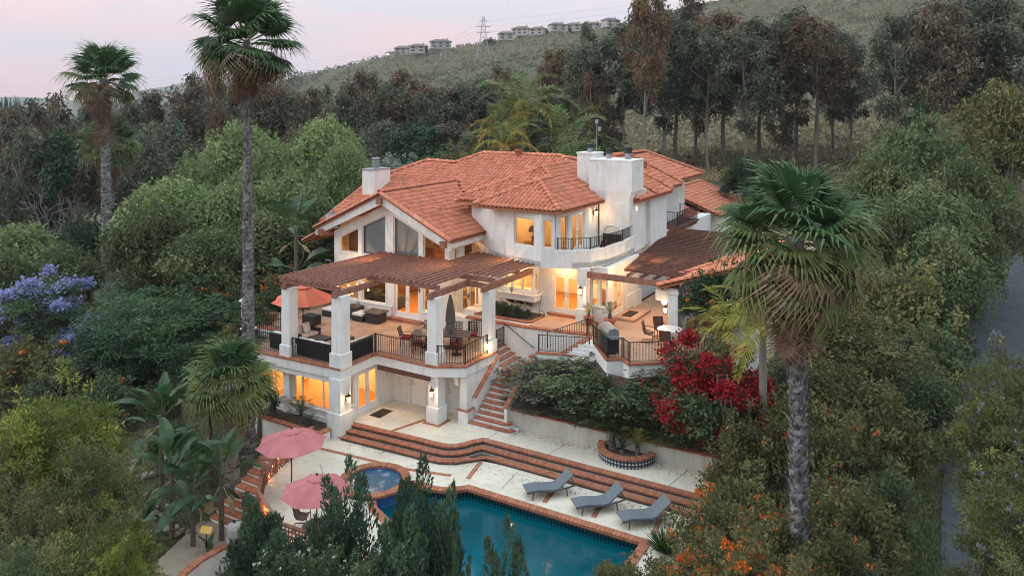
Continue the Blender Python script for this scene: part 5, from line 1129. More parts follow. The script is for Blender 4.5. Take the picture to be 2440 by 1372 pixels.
# loungers
def lounger(loc,rz,label):
    t=thing('sun_lounger',label,'lounger',loc,rz); t['group']='sun loungers'
    # local: x along length, head at +x
    prof=[(-1.0,.30),(-.6,.34),(-.2,.30),(.12,.27),(.35,.30)]; W=.33
    mb=MB()
    for i in range(len(prof)-1): 
        (x0,z0),(x1,z1)=prof[i],prof[i+1]; mb.hexa([(x0,-W,z0),(x1,-W,z1),(x1,W,z1),(x0,W,z0)],[(x0,-W,z0+.045),(x1,-W,z1+.045),(x1,W,z1+.045),(x0,W,z0+.045)])
    part('seat_sling',mb,'sling',t,True)
    mb=MB(); mb.bar((.34,0,.335),(.92,0,.80),2*W,.05,up=(0,0,1)); part('backrest',mb,'sling',t,True)
    for s in (-1,1):
        mb=MB(); mb.tube([(x,s*(W+.03),z) for x,z in prof]+[(.7,s*(W+.03),.36),(1.0,s*(W+.03),.42)],.032,6); part('side_rail',mb,'lounger_frame',t,True)
        mb=MB(); mb.tube([(.45,s*(W-.02),.40),(.92,s*(W-.02),.79)],.022,6); part('back_rail',mb,'lounger_frame',t,True)
        mb=MB(); mb.tube([(.72,s*.2,.60),(.95,s*.2,.42)],.014,6); part('prop',mb,'lounger_frame',t,True)
        for x in (-.72,.62): mb=MB(); mb.tube([(x,s*W,.31),(x+(-.05 if x<0 else .06),s*W,0)],.03,6,r1=.022); part('leg',mb,'lounger_frame',t,True)
    mb=MB(); mb.bar((1.0,-W,.42),(1.0,W,.42),.04,.04); part('cross_bar',mb,'lounger_frame',t,True)
lounger((-14.35,27.1,-.45),R(44),'grey sun lounger by the steps, farthest from the orange shrubs')
lounger((-12.2,27.1,-.45),R(44),'grey sun lounger, the middle one of the three by the pool')
lounger((-10.3,27.1,-.45),R(44),'grey sun lounger closest to the orange-flowered shrubs')
# wicker seating
def sofa(loc,rz,w,label,cush='cushion',pillows=2,arms=(1,1),name='wicker_sofa',cat='sofa'):
    t=thing(name,label,cat,loc,rz); t['group']='wicker terrace seating'; D=.82
    mb=MB(); mb.box(-w/2,w/2,-D/2,D/2,.04,.30); part('base',mb,'wicker',t,True,bevel=.02)
    mb=MB(); mb.hexa([(-w/2,-D/2,.30),(w/2,-D/2,.30),(w/2,-D/2+.14,.30),(-w/2,-D/2+.14,.30)],[(-w/2-.03,-D/2-.05,.80),(w/2+.03,-D/2-.05,.80),(w/2+.03,-D/2+.08,.80),(-w/2-.03,-D/2+.08,.80)]); part('backrest',mb,'wicker',t,True)
    for s,on in zip((-1,1),arms):
        if on: mb=MB(); mb.box(s*w/2-.07,s*w/2+.07,-D/2,D/2,.04,.60); part('armrest',mb,'wicker',t,True,bevel=.02)
    n=max(1,round(w/.75)); iw=w-.16
    for i in range(n):
        x0=-iw/2+iw*i/n; mb=MB(); mb.box(x0+.01,x0+iw/n-.01,-D/2+.2,D/2,.30,.45); part('seat_cushion',mb,cush,t,True,bevel=.04)
        mb=MB(); mb.hexa([(x0+.02,-D/2+.12,.45),(x0+iw/n-.02,-D/2+.12,.45),(x0+iw/n-.02,-D/2+.3,.45),(x0+.02,-D/2+.3,.45)],[(x0+.04,-D/2+.04,.86),(x0+iw/n-.04,-D/2+.04,.86),(x0+iw/n-.04,-D/2+.16,.86),(x0+.04,-D/2+.16,.86)]); part('back_cushion',mb,cush,t,True,bevel=.04)
    for i in range(pillows): 
        x=(-.3+.6*i)*w/2; mb=MB(); mb.hexa([(x-.2,-D/2+.32,.46),(x+.2,-D/2+.32,.46),(x+.2,-D/2+.42,.46),(x-.2,-D/2+.42,.46)],[(x-.2,-D/2+.2,.84),(x+.2,-D/2+.2,.84),(x+.2,-D/2+.28,.84),(x-.2,-D/2+.28,.84)]); part('throw_pillow',mb,'white_cushion',t,True,bevel=.04)
    return t
sofa((-27.3,27.45,2.79),0,2.3,'dark wicker sofa backing onto the front terrace railing','white_cushion')
sofa((-25.85,28.4,2.79),R(90),1.7,'dark wicker sofa backing onto the corner railing by the step in the terrace','white_cushion')
sofa((-29.85,27.5,2.79),0,.95,'dark wicker armchair beside the end pier and first column','white_cushion',1,name='wicker_armchair',cat='armchair')
sofa((-29.6,28.75,2.79),R(-90),1.35,'wicker loveseat with beige cushions below the coral parasol','cushion',1)
def block(name,label,cat,loc,rz,w,d,h,top=None,topm=None,m='wicker',leg=False,over=.0):
    t=thing(name,label,cat,loc,rz); t['group']='wicker terrace seating'
    mb=MB()
    if leg:
        mb.box(-w/2,w/2,-d/2,d/2,h-.1,h-.03)
        part('apron',mb,m,t,True)
        for sx in (-1,1):
            for sy in (-1,1): l=MB(); l.box(sx*w/2-.03*sx*2,sx*w/2,min(sy*d/2,sy*d/2-.06*sy),max(sy*d/2,sy*d/2-.06*sy),0,h-.1) if sx>0 else l.box(-w/2,-w/2+.06,min(sy*d/2,sy*d/2-.06*sy),max(sy*d/2,sy*d/2-.06*sy),0,h-.1); part('leg',l,m,t,True)
    else: mb.box(-w/2,w/2,-d/2,d/2,.03,h); part('body',mb,m,t,True,bevel=.02)
    if top: mb=MB(); mb.box(-w/2-over,w/2+over,-d/2-over,d/2+over,h if not leg else h-.03,h+top); part('cushion' if 'cushion' in topm else 'table_top',mb,topm,t,True,bevel=.03 if 'cushion' in topm else .005)
    return t
block('coffee_table','low dark wicker coffee table beside the beige loveseat','table',(-28.4,28.7,2.79),0,.9,.7,.4,.02,'stone_top',leg=True)
block('side_table','low dark wicker table behind the corner column','table',(-27.4,29.4,2.79),0,.7,.6,.4,.02,'stone_top',leg=True)
block('ottoman','wicker ottoman with pale cushion next to the fire table','ottoman',(-29.75,33.25,2.79),0,.8,.75,.32,.14,'white_cushion')
block('wicker_chest','large dark wicker chest below the terrace windows','chest',(-30.55,33.5,2.79),0,.9,.8,.62,.03,'dark_metal')
block('daybed','low dark wicker daybed left of the wicker chest','daybed',(-31.7,33.1,2.79),0,1.2,.8,.35,.12,'white_cushion')
block('storage_box','dark wicker storage box behind the first terrace column','box',(-31.6,31.2,2.79),0,.9,.6,.5,.03,'dark_metal')
block('fire_table','square dark fire table with overhanging top by the french doors','table',(-28.75,33.35,2.79),0,.95,.75,.58,.05,'stone_top',m='dark_metal',over=.1)
# dining set
dt=thing('dining_table','long dark stone-topped dining table behind the middle column','table',(-22.9,31.6,2.79),R(22))
mb=MB(); mb.prism([(-1.5,-.35),(-1.2,-.6),(1.2,-.6),(1.5,-.35),(1.5,.35),(1.2,.6),(-1.2,.6),(-1.5,.35)],.70,.745); part('table_top',mb,'stone_top',dt,True)
for s in (-1,1): mb=MB(); mb.lathe((s*.8,0,0),[(.34,0),(.30,.04),(.06,.10),(.06,.6),(.25,.70)],12); part('pedestal',mb,'bronze',dt,True)
def dining_chair(loc,rz,label,swivel=False):
    t=thing('dining_chair',label,'chair',loc,rz); t['group']='lattice-back dining chairs'
    mb=MB(); mb.box(-.25,.25,-.24,.26,.40,.52); part('seat_cushion',mb,'red_cushion',t,True,bevel=.04)
    mb=MB(); mb.tube([(-.26,-.24,.40),(-.26,.27,.40),(.26,.27,.40),(.26,-.24,.40),(-.26,-.24,.40)],.016,5); part('seat_frame',mb,'bronze',t,True)
    bk=MB(); A=lambda x,f:(x,-.25-.16*f,.46+.5*f)
    bk.tube([A(-.25,0),A(-.26,1),A(.26,1),A(.25,0)],.018,5)
    for i in range(1,6): bk.bar(A(-.25+.5*i/6,0.1),A(-.25+.5*i/6,1),.035,.012)
    for i in range(1,6): bk.bar(A(-.25,i/5.5),A(.25,i/5.5),.012,.035)
    part('backrest',bk,'bronze',t,True)
    for s in (-1,1):
        mb=MB(); mb.tube([(s*.27,-.28,.62),(s*.29,.05,.66),(s*.28,.25,.62),(s*.26,.24,.42)],.016,5); part('armrest',mb,'bronze',t,True)
        if not swivel:
            for y in (-.22,.25): mb=MB(); mb.tube([(s*.24,y,.41),(s*.25,y*1.08,0)],.016,5); part('leg',mb,'bronze',t,True)
    if swivel:
        mb=MB(); mb.lathe((0,0,.0),[(.27,0),(.27,.025),(.22,.03),(.04,.1),(.04,.4)],14); part('swivel_base',mb,'bronze',t,True)
ct_,st_=math.cos(R(22)),math.sin(R(22))
for lx,ly,rz,lab,sw in ((-1.0,.95,180,'lattice-back dining chair at the far left corner of the table',False),(.55,.98,180,'lattice-back dining chair on the house side beside the folded parasol',False),(1.35,.98,180,'lattice-back dining chair on the house side, nearest the iron gate',False),
    (-1.85,.0,-90,'lattice-back dining chair at the head of the table toward the sofas',False),(-.95,-.95,0,'lattice-back dining chair with red cushion at the railing, left of the middle column',False),(.0,-.98,0,'lattice-back dining chair with red cushion hidden behind the middle column',False),(1.0,-.95,10,'swivel dining chair with red cushion at the railing right of the middle column',True)):
    dining_chair((-22.9+lx*ct_-ly*st_,31.6+lx*st_+ly*ct_,2.79),R(rz+22),lab,sw)
# sling chairs
def sling_chair(loc,rz,label,m='brown_sling',group='sling-back patio chairs'):
    t=thing('patio_chair',label,'chair',loc,rz); t['group']=group
    S=[(-.26,.98),(-.22,.80),(-.17,.55),(-.10,.43),(.12,.40),(.27,.43)]
    mb=MB(); vs=[(x,y,z) for (y,z) in S for x in (-.24,.24)]; mb.add(vs+[(x,y-.012,z-.012) for x,y,z in vs],[(2*i,2*i+1,2*i+3,2*i+2) for i in range(5)]+[(12+2*i+2,12+2*i+3,12+2*i+1,12+2*i) for i in range(5)]); part('sling',mb,m,t,True)
    for s in (-1,1):
        mb=MB(); mb.tube([(s*.25,y,z) for y,z in S],.018,6); part('side_frame',mb,'bronze',t,True)
        mb=MB(); mb.tube([(s*.26,-.20,.66),(s*.30,.05,.66),(s*.30,.26,.62),(s*.27,.28,.36),(s*.26,.25,.05),(s*.26,-.05,.02),(s*.26,-.30,.0)],.017,6); part('arm_leg',mb,'bronze',t,True)
    mb=MB(); mb.tube([(-.25,-.26,.98),(.25,-.26,.98)],.018,6); part('top_rail',mb,'bronze',t,True)
    mb=MB(); mb.tube([(-.26,-.28,.01),(.26,-.28,.01)],.016,6); part('foot_rail',mb,'bronze',t,True)
rt=thing('round_table','round white patio table on the kitchen terrace','table',(-12.2,35.4,3.645))
mb=MB(); mb.lathe((0,0,.70),[(.58,0),(.60,.015),(.60,.03),(.58,.045)],28); part('table_top',mb,'table_white',rt,True); mb=MB(); mb.lathe((0,0,0),[(.3,0),(.28,.03),(.05,.08),(.05,.7)],14); part('pedestal',mb,'bronze',rt,True)
for dx,dy,rz,lab in ((-1.05,-.15,-80,'sling patio chair left of the round white table, in front'),(-.75,.75,-135,'sling patio chair left of the round white table, behind'),(.55,.95,150,'sling patio chair beyond the round white table'),(.15,-1.0,10,'sling patio chair on the near side of the round white table')): sling_chair((-12.2+dx,35.4+dy,3.645),R(rz),lab)
for p,rz,lab in (((-21.1,20.3,-.45),-60,'sling chair under the nearer pink parasol, left of the table'),((-20.1,20.9,-.45),180,'brown sling chair under the nearer pink parasol, its back toward the spa'),((-19.0,20.3,-.45),100,'sling chair under the nearer pink parasol, on the pool side')): sling_chair(p,R(rz),lab,group='poolside sling chairs')
pt=thing('poolside_table','round dark table below the nearer pink parasol','table',(-19.75,19.75,-.45)); mb=MB(); mb.lathe((0,0,.68),[(.5,0),(.52,.03),(.5,.045)],24); part('table_top',mb,'stone_top',pt,True); mb=MB(); mb.lathe((0,0,0),[(.27,0),(.05,.06),(.05,.68)],12); part('pedestal',mb,'bronze',pt,True)
# balcony chairs
for p,rz,lab in (((-17.2,40.6,6.78),110,'brown wicker chair by the balcony fireplace, nearer the railing corner'),((-17.1,38.3,6.78),75,'brown wicker chair on the balcony, nearer the lit door')): sling_chair(p,R(rz),lab,group='balcony chairs')
# barbecue
bq=thing('barbecue','stainless steel barbecue with closed lid in the railing corner','barbecue',(-14.35,33.1,3.645),R(-49))
mb=MB(); mb.box(-.65,.65,-.28,.28,.06,.82); part('cabinet',mb,'dark_metal',bq,True,bevel=.01)
for s in (-1,1): mb=MB(); mb.box(s*.32-.29,s*.32+.29,-.295,-.281,.12,.72); d=part('cabinet_door',mb,'steel',bq,True); mb=MB(); mb.tube([(s*.1,-.32,.3),(s*.1,-.32,.6)],.012,6); part('handle',mb,'steel',d)
for s in (-1,1): mb=MB(); mb.box(s*.85-.2,s*.85+.2,-.26,.26,.80,.84); part('side_shelf',mb,'steel',bq,True,bevel=.01)
mb=MB(); vs=[]
for x in (-.64,.64):
    for (y,z) in ((-.28,.82),(-.27,.98),(-.15,1.14),(.08,1.18),(.26,1.10),(.28,.82)): vs.append((x,y,z))
mb.add(vs,[(i,i+1,i+7,i+6) for i in range(5)]+[(5,4,3,2,1,0),(6,7,8,9,10,11)]); part('lid',mb,'steel',bq,True); mb=MB(); mb.tube([(-.5,-.33,.95),(.5,-.33,.95)],.016,6); part('lid_handle',mb,'steel',bq,True)
# doormat, pots
dm=MB(); dm.box(-25.0,-24.35,28.5,29.5,-.011,.004); tag(part('door_mat',dm,'mat_rubber',None),'dark rubber doormat outside the glazed garden door','mat')
def pot(loc,r,h,label):
    t=thing('terracotta_pot',label,'pot',loc); t['group']='terracotta pots'
    mb=MB(); mb.lathe((0,0,0),[(r*.62,0),(r*.9,h*.8),(r*1.02,h*.8),(r*1.05,h),(r*.85,h)],18); part('body',mb,'terracotta',t,True,smooth=False); mb=MB(); mb.lathe((0,0,h*.86),[(r*.84,0),(r*.1,.01)],14); part('soil',mb,'mulch',t,True); return t
pot((-16.9,36.35,3.645),.27,.42,'terracotta pot with cycad nearer the kitchen doors'); pot((-15.75,36.45,3.645),.31,.46,'terracotta pot with cycad by the dining-room step')
pot((-33.4,31.6,2.79),.3,.4,'terracotta pot on the terrace left of the coral parasol'); pot((-34.2,30.6,2.79),.34,.4,'terracotta pot beside the far pier of the terrace')
# hose stand
hs=thing('garden_hose','garden hose coiled at a bent iron stake by the planter','hose',(-19.75,36.3,3.63)); mb=MB(); mb.tube([(-19.8,36.2,3.63),(-19.75,36.3,4.4),(-19.7,36.35,4.75),(-19.68,36.3,4.8)],.015,6); part('stake',mb,'iron',hs)
mb=MB(); mb.tube([(-19.6+.17*math.cos(t),36.2,3.85+.17*math.sin(t)) for t in np.linspace(0,12.5,30)],.014,5); part('coil',mb,'iron',hs)
# satellite dish
sdh=thing('satellite_dish','grey satellite dish on the left eave of the gable roof','dish',(-35.0,36.5,7.2)); mb=MB(); mb.tube([(-35.0,36.5,7.0),(-35.0,36.5,7.7)],.02,6); part('mast',mb,'galvanised',sdh)
mb=MB(); N=14; vs=[];c=Vector((-35.0,36.35,7.85)); ax=Vector((.35,-.8,.5)).normalized(); e1=ax.cross(Vector((0,0,1))).normalized(); e2=ax.cross(e1)
for i in range(4):
    for j in range(N): th=6.2832*j/N; rr=.4*i/3+.001; vs.append(c+ax*(.1*(i/3)**2)+(e1*math.cos(th)+e2*math.sin(th))*rr)
mb.add(vs,[(i*N+j,i*N+(j+1)%N,(i+1)*N+(j+1)%N,(i+1)*N+j) for i in range(3) for j in range(N)]); part('reflector',mb,'steel',sdh)
# lattice fence round the lower edge of the deck
def lattice(pts,zb,zt,label,cap=True):
    t=thing('lattice_fence',label,'fence',(pts[0][0],pts[0][1],zb[0])); t['group']='wooden lattice fences'
    for i,(p,q) in enumerate(zip(pts[:-1],pts[1:])):
        P,Q=Vector(p),Vector(q); L=(Q-P).length; n=max(2,int(L/.16)); z0a,z0b,z1a,z1b=zb[i],zb[i+1],zt[i],zt[i+1]; mb=MB()
        for k in range(n+1):
            f=k/n; x=P.lerp(Q,f); mb.bar((x.x,x.y,z0a+(z0b-z0a)*f),(x.x,x.y,z1a+(z1b-z1a)*f),.05,.018,up=(Q.x-P.x,Q.y-P.y,0))
        m=max(2,int((z1a-z0a)/.16))
        for k in range(m+1): f=k/m; mb.bar((p[0],p[1],z0a+(z1a-z0a)*f),(q[0],q[1],z0b+(z1b-z0b)*f),.02,.05)
        part('lattice_panel',mb,'wood_stain',t,kind='stuff')
        mb=MB(); mb.bar((p[0],p[1],z1a+.03),(q[0],q[1],z1b+.03),.14,.06); part('cap_rail',mb,'wood_stain',t)
    for i,p in enumerate(pts): mb=MB(); mb.box(p[0]-.05,p[0]+.05,p[1]-.05,p[1]+.05,zb[i]-.5,zt[i]+.05); part('post',mb,'wood_stain',t)
    return t
lattice([(-24.7,21.75),(-23.1,20.05),(-20.8,18.95),(-18.4,19.05),(-15.2,19.25)],[-.55]*5,[.42]*5,'wooden lattice fence along the lower rim of the pool deck')
lattice([(-25.45,25.2),(-25.45,23.7),(-25.1,22.7),(-24.75,21.85)],[-.5,-.5,-.8,-1.3],[.5,.5,.35,-.1],'curving lattice fence with warm lights beside the brick steps')
bs=thing('brick_stair','flight of brick steps descending past the lattice fence to the garden path','stairs',(-26,22.5,-1.9))
for k in range(9):
    z=-.55-.15*k; y=23.9-.36*k; x0=-27.1+.05*k; mb=MB(); mb.box(x0,-25.5+.05*k,y-.36,y+.02,z-.5,z-.05); s=part('step',mb,'stucco',bs); tinted(part('brick_edging',brick_row([(x0,y-.38),(-25.5+.05*k,y-.38)],.36,z-.05,z,wid=.11,rnd=random.Random(k)),'brick',s,kind='stuff'),6)
sl2=thing('string_lights','warm string lights along the lattice fence of the pool deck','lights',(-21,19.3,.2))
for k,(x,y,z) in enumerate([(-25.25,23.4,.25),(-25.2,23.0,.1),(-25.1,22.6,-.05),(-24.9,22.2,-.3),(-24.4,21.5,.3),(-23.4,20.4,.3),(-22.2,19.75,.2),(-21.3,19.3,-.1),(-20.0,18.85,.15),(-18.9,18.9,-.2),(-17.6,18.95,.1),(-16.2,19.0,-.3)]):
    link('bulb',bme_,sl2,Matrix.Translation((x,y-.06,z)))
    if k in (1,3,6,9): lamp('string_lamp',(x-.05,y-.25,z),14,(1,.45,.12),.05,sl2)
# filter tank, sign, path, curved wall, stones, log, ladder
ft=thing('filter_tank','grey cylindrical pool filter tank beside the curved brick wall','tank',(-23.9,19.6,-2.0)); mb=MB(); mb.lathe((0,0,0),[(.2,0),(.24,.15),(.27,.2),(.27,.62),(.29,.63),(.29,.7),(.27,.71),(.27,1.1),(.22,1.22),(.1,1.28)],18); part('tank_body',mb,'tank_plastic',ft,True,smooth=False)
mb=MB(); mb.lathe((0,0,1.27),[(.05,0),(.05,.1)],8); part('valve',mb,'dark_metal',ft,True)
for s in (-1,1): mb=MB(); mb.box(s*.15-.04,s*.15+.04,-.05,.05,-.15,.06); part('foot',mb,'tank_plastic',ft,True)
sg=thing('yellow_sign','small yellow sign on a thin black post by the garden path','sign',(-24.6,18.9,-2.3)); mb=MB(); mb.tube([(-24.6,18.9,-2.4),(-24.6,18.9,-.95)],.02,6); part('post',mb,'iron',sg); mb=MB(); mb.hexa([(-24.82,18.75,-.98),(-24.38,18.9,-.98),(-24.42,19.05,-.8),(-24.86,18.9,-.8)],[(-24.82,18.75,-.95),(-24.38,18.9,-.95),(-24.42,19.05,-.77),(-24.86,18.9,-.77)]); part('sign_plate',mb,'yellow_sign',sg)
s2=thing('warning_sign','small red and white sign on a stake under the pepper trees','sign',(-37.2,38.3,2)); zz=terr(-37.2,38.3); mb=MB(); mb.tube([(-37.2,38.3,zz-.2),(-37.2,38.3,4.3)],.02,6); part('post',mb,'iron',s2); mb=MB(); mb.box(-37.45,-36.95,38.24,38.28,4.2,4.6); part('sign_plate',mb,'white_paint',s2); mb=MB(); mb.box(-37.36,-37.04,38.23,38.238,4.27,4.5); part('sign_face',mb,'red_cushion',s2)
pa=MB(); PA=[(-27.2,21.0),(-25.2,20.8),(-24.3,20.2),(-24.0,18.8),(-24.6,17.6),(-25.8,17.2),(-26.3,18.6)]; pa.prism(PA,-2.6,-1.92); struct('path',pa,'path_concrete')
cw=thing('curved_wall','curved low white wall with brick top in front of the filter tank','wall',(-23.8,18,-2.2)); CP=[(-23.75,20.0),(-23.95,19.2),(-24.0,18.3),(-23.8,17.4),(-23.3,16.6),(-22.4,16.0),(-21.2,15.7)][::-1]
mb=MB(); mb.prism(CP+off(CP,-.24)[::-1],-3.2,-1.55); part('wall_body',mb,'stucco',cw); tinted(part('brick_cap',brick_row(off(CP,.03),.30,-1.55,-1.48,wid=.11,rnd=random.Random(66)),'brick',cw,kind='stuff'),6)
rk=random.Random(12)
def stone_mesh(seed):
    bm=bmesh.new(); bmesh.ops.create_icosphere(bm,subdivisions=2,radius=.5); r=random.Random(seed); ph=[(Vector((r.gauss(0,1),r.gauss(0,1),r.gauss(0,1))).normalized(),r.uniform(.28,.5)) for _ in range(9)]
    for v in bm.verts:
        for d,k in ph:
            t=v.co.dot(d)
            if t>k*.8: v.co-=d*(t-k*.8)*.8
    me=bpy.data.meshes.new('stone'); bm.to_mesh(me); bm.free(); me.materials.append(MATS['stone']); return me
SM=[stone_mesh(i) for i in range(5)]
SMB=stone_mesh(9); SMB.materials[0]=MATS['stone_blue']
k=0
spots=[]
for i in range(34):
    t=i/33; u=325+(520-325)*t+rk.uniform(-14,14); v=1180+170*math.sin(t*2.0)+rk.uniform(-22,22)
    if t>.8: v=1300+rk.uniform(-25,30)
    Y=1821*(15.2+3.0)/(v-246); a,b=scr(u,Y); s=rk.uniform(.28,.55); spots.append((a,b,s))
_bl=[j for j in range(len(spots)) if j in (12,22,27)]; _tn=[j for j in range(len(spots)) if j not in _bl]
for i,(a,b,s) in enumerate(spots):
    z=terr(a,b); blue=i in (12,22,27)
    o=link('stone',SMB if blue else SM[i%5],None,Matrix.LocRotScale(Vector((a,b,z+s*.22)),Matrix.Rotation(rk.uniform(0,6),3,'Z'),Vector((s,s*rk.uniform(.7,1),s*rk.uniform(.6,.9)))))
    tag(o,'bluish rounded stone, %s of three along the rock edging of the dirt bed'%ORD[_bl.index(i)] if blue else '%s tan stone, %s along the rock edging from its upper left end'%(('large' if s>.45 else 'small' if s<.36 else 'middling'),(ORD+['twenty-'+x for x in ORD[:9]]+['thirtieth','thirty-first'])[_tn.index(i)]),'stone','blue stones of the rock edging' if blue else 'stones of the rock edging')
def logt(u0,v0,u1,v1,z,r,label,m='log_wood',box=False):
    P=[]
    for u,v in ((u0,v0),(u1,v1)):
        Y=1821*(15.2-z)/(v-246); a,b=scr(u,Y); P.append((a,b,terr(a,b)+r))
    mb=MB()
    if box: mb.bar(P[0],P[1],r*2,r*2)
    else: mb.tube([P[0],Vector(P[0]).lerp(Vector(P[1]),.5),P[1]],r,8)
    tag(part('log' if not box else 'timber_edging',mb,m,None),label,'log' if not box else 'timber')
logt(292,938,365,955,-2.6,.14,'pale squared timber lying on the bare bank left of the palms',box=True)
logt(500,1325,560,1360,-2.7,.16,'grey timber baulk lying beside the garden path',box=True)
logt(210,700,260,672,-.5,.3,'felled tree trunk lying beside the drive near the palm')
ld=thing('ladder','wooden ladder leaning among the palms beside the bougainvillea','ladder',(-8.6,30.3,1)); A0,A1=Vector((-8.0,30.2,1.2)),Vector((-8.7,31.0,4.2)); sd_=Vector((.35,.2,0))
for s in (0,1): mb=MB(); mb.bar(A0+sd_*s,A1+sd_*s,.05,.09); part('stile',mb,'log_wood',ld)
for i in range(8): p=A0.lerp(A1,(i+.7)/8.4); mb=MB(); mb.bar(p,p+sd_,.04,.04); part('rung',mb,'log_wood',ld)
# ------------------------------------------------------------------ plant builders
_lm=leafmat
def leafmat(name,*cs,**k):
    f=1.0 if 'flower' in name else 1.5
    k.setdefault('trans',.32)
    return _lm(name,*[tuple(min(.7,x*f) for x in c) for c in cs],**k)
leafmat('euc_green', (0.040,0.050,0.033), (0.084,0.095,0.062), (0.150,0.154,0.112))
leafmat('euc_brown', (0.050,0.040,0.027), (0.096,0.078,0.052), (0.145,0.112,0.074))
leafmat('euc_rust', (0.066,0.046,0.028), (0.108,0.074,0.044), (0.150,0.092,0.052))
leafmat('pepper_green', (0.090,0.125,0.048), (0.150,0.190,0.078), (0.215,0.250,0.115))
leafmat('pepper_dark', (0.046,0.070,0.029), (0.088,0.110,0.048), (0.140,0.155,0.074))
leafmat('olive_leaf', (0.082,0.082,0.036), (0.140,0.132,0.052), (0.195,0.165,0.060))
leafmat('silver_leaf', (0.10,0.125,0.095), (0.16,0.185,0.15), (0.24,0.27,0.23))
leafmat('dark_leaf', (0.016,0.036,0.017), (0.032,0.062,0.028), (0.060,0.092,0.040))
leafmat('shrub_green', (0.035,0.055,0.026), (0.066,0.090,0.042), (0.105,0.125,0.060))
leafmat('shrub_olive', (0.052,0.056,0.024), (0.098,0.095,0.038), (0.155,0.135,0.052))
leafmat('shrub_grey', (0.062,0.070,0.050), (0.105,0.112,0.082), (0.145,0.145,0.11))
leafmat('yellow_green', (0.030,0.050,0.013), (0.105,0.130,0.024), (0.250,0.245,0.050))
leafmat('acacia_leaf', (0.026,0.055,0.028), (0.048,0.088,0.040), (0.092,0.135,0.055))
leafmat('jacaranda_leaf', (0.034,0.048,0.018), (0.085,0.100,0.034), (0.165,0.160,0.055))
leafmat('juniper', (0.022,0.044,0.026), (0.046,0.078,0.044), (0.088,0.125,0.066), trans=.2)
leafmat('palm_green', (0.022,0.058,0.022), (0.050,0.092,0.034), (0.098,0.130,0.052), rough=.42, spec=.4)
leafmat('palm_light', (0.055,0.085,0.028), (0.105,0.130,0.042), (0.18,0.18,0.062), rough=.45)
leafmat('palm_dead', (0.095,0.055,0.036), (0.165,0.105,0.072), (0.25,0.19,0.15), trans=.1)
_lm('palm_boot',(0.075,0.072,0.070),(0.15,0.145,0.14),(0.30,0.29,0.28),trans=0)
leafmat('queen_yellow', (0.120,0.125,0.022), (0.205,0.185,0.034), (0.27,0.235,0.05))
leafmat('queen_gold', (0.16,0.10,0.022), (0.24,0.15,0.030), (0.30,0.20,0.05))
leafmat('banana_leaf', (0.018,0.045,0.020), (0.038,0.075,0.030), (0.085,0.125,0.060), rough=.35, spec=.5)
leafmat('banana_dry', (0.16,0.12,0.065), (0.22,0.17,0.10), (0.28,0.23,0.15), trans=.2)
leafmat('cycad_leaf', (0.018,0.048,0.020), (0.040,0.075,0.030), (0.07,0.10,0.04))
leafmat('cycad_yellow', (0.11,0.125,0.030), (0.17,0.17,0.045), (0.22,0.20,0.06))
leafmat('red_flower', (0.20,0.008,0.016), (0.34,0.012,0.022), (0.42,0.03,0.03), trans=.3)
leafmat('orange_flower', (0.55,0.10,0.012), (0.68,0.17,0.02), (0.62,0.07,0.015), trans=.3)
leafmat('pink_flower', (0.55,0.20,0.20), (0.62,0.28,0.26), (0.68,0.36,0.34), trans=.3)
leafmat('white_flower', (0.62,0.60,0.56), (0.70,0.68,0.64), (0.74,0.72,0.7), trans=.3)
leafmat('blue_flower', (0.20,0.21,0.42), (0.29,0.30,0.52), (0.40,0.41,0.64), trans=.35)
leafmat('dry_grass', (0.16,0.125,0.06), (0.21,0.17,0.085), (0.26,0.21,0.11))
leafmat('green_grass', (0.026,0.050,0.016), (0.045,0.075,0.022), (0.07,0.10,0.03))
leafmat('scrub', (0.055,0.062,0.036), (0.095,0.097,0.058), (0.145,0.130,0.080))
leafmat('scrub_dry', (0.105,0.090,0.055), (0.150,0.128,0.078), (0.20,0.17,0.115))
rng = np.random.RandomState(77)
def unit(v): return v/np.maximum(np.linalg.norm(v,axis=-1,keepdims=True),1e-9)
def rdir(n, r=None): return unit((r or rng).normal(size=(n,3)))
def kites(name, pos, ax, L, W, tint, m, nrm=None, r=None):
    r = r or rng; n=len(pos); nrm = unit(rdir(n,r)+np.array([0,0,.8])) if nrm is None else nrm
    side = unit(np.cross(ax,nrm)); L=np.broadcast_to(L,(n,))[:,None]; W=np.broadcast_to(W,(n,))[:,None]
    mid=pos+ax*L*.45
    V=np.stack([pos,mid+side*W/2,pos+ax*L,mid-side*W/2],1).reshape(-1,3)
    return quads(name,V,tint,m)
def quads(name,V,tint,m):
    n=len(V)//4; me=bpy.data.meshes.new(name); me.vertices.add(len(V)); me.loops.add(len(V)); me.polygons.add(n)
    me.vertices.foreach_set('co',np.ascontiguousarray(V,dtype=np.float32).ravel()); me.loops.foreach_set('vertex_index',np.arange(len(V),dtype=np.int32))
    me.polygons.foreach_set('loop_start',np.arange(0,len(V),4,dtype=np.int32)); me.polygons.foreach_set('loop_total',np.full(n,4,np.int32)); me.update(calc_edges=True)
    at=me.attributes.new('tint','FLOAT','FACE'); at.data.foreach_set('value',np.clip(tint,0,1).astype(np.float32)); me.materials.append(MATS[m] if isinstance(m,str) else m); return me
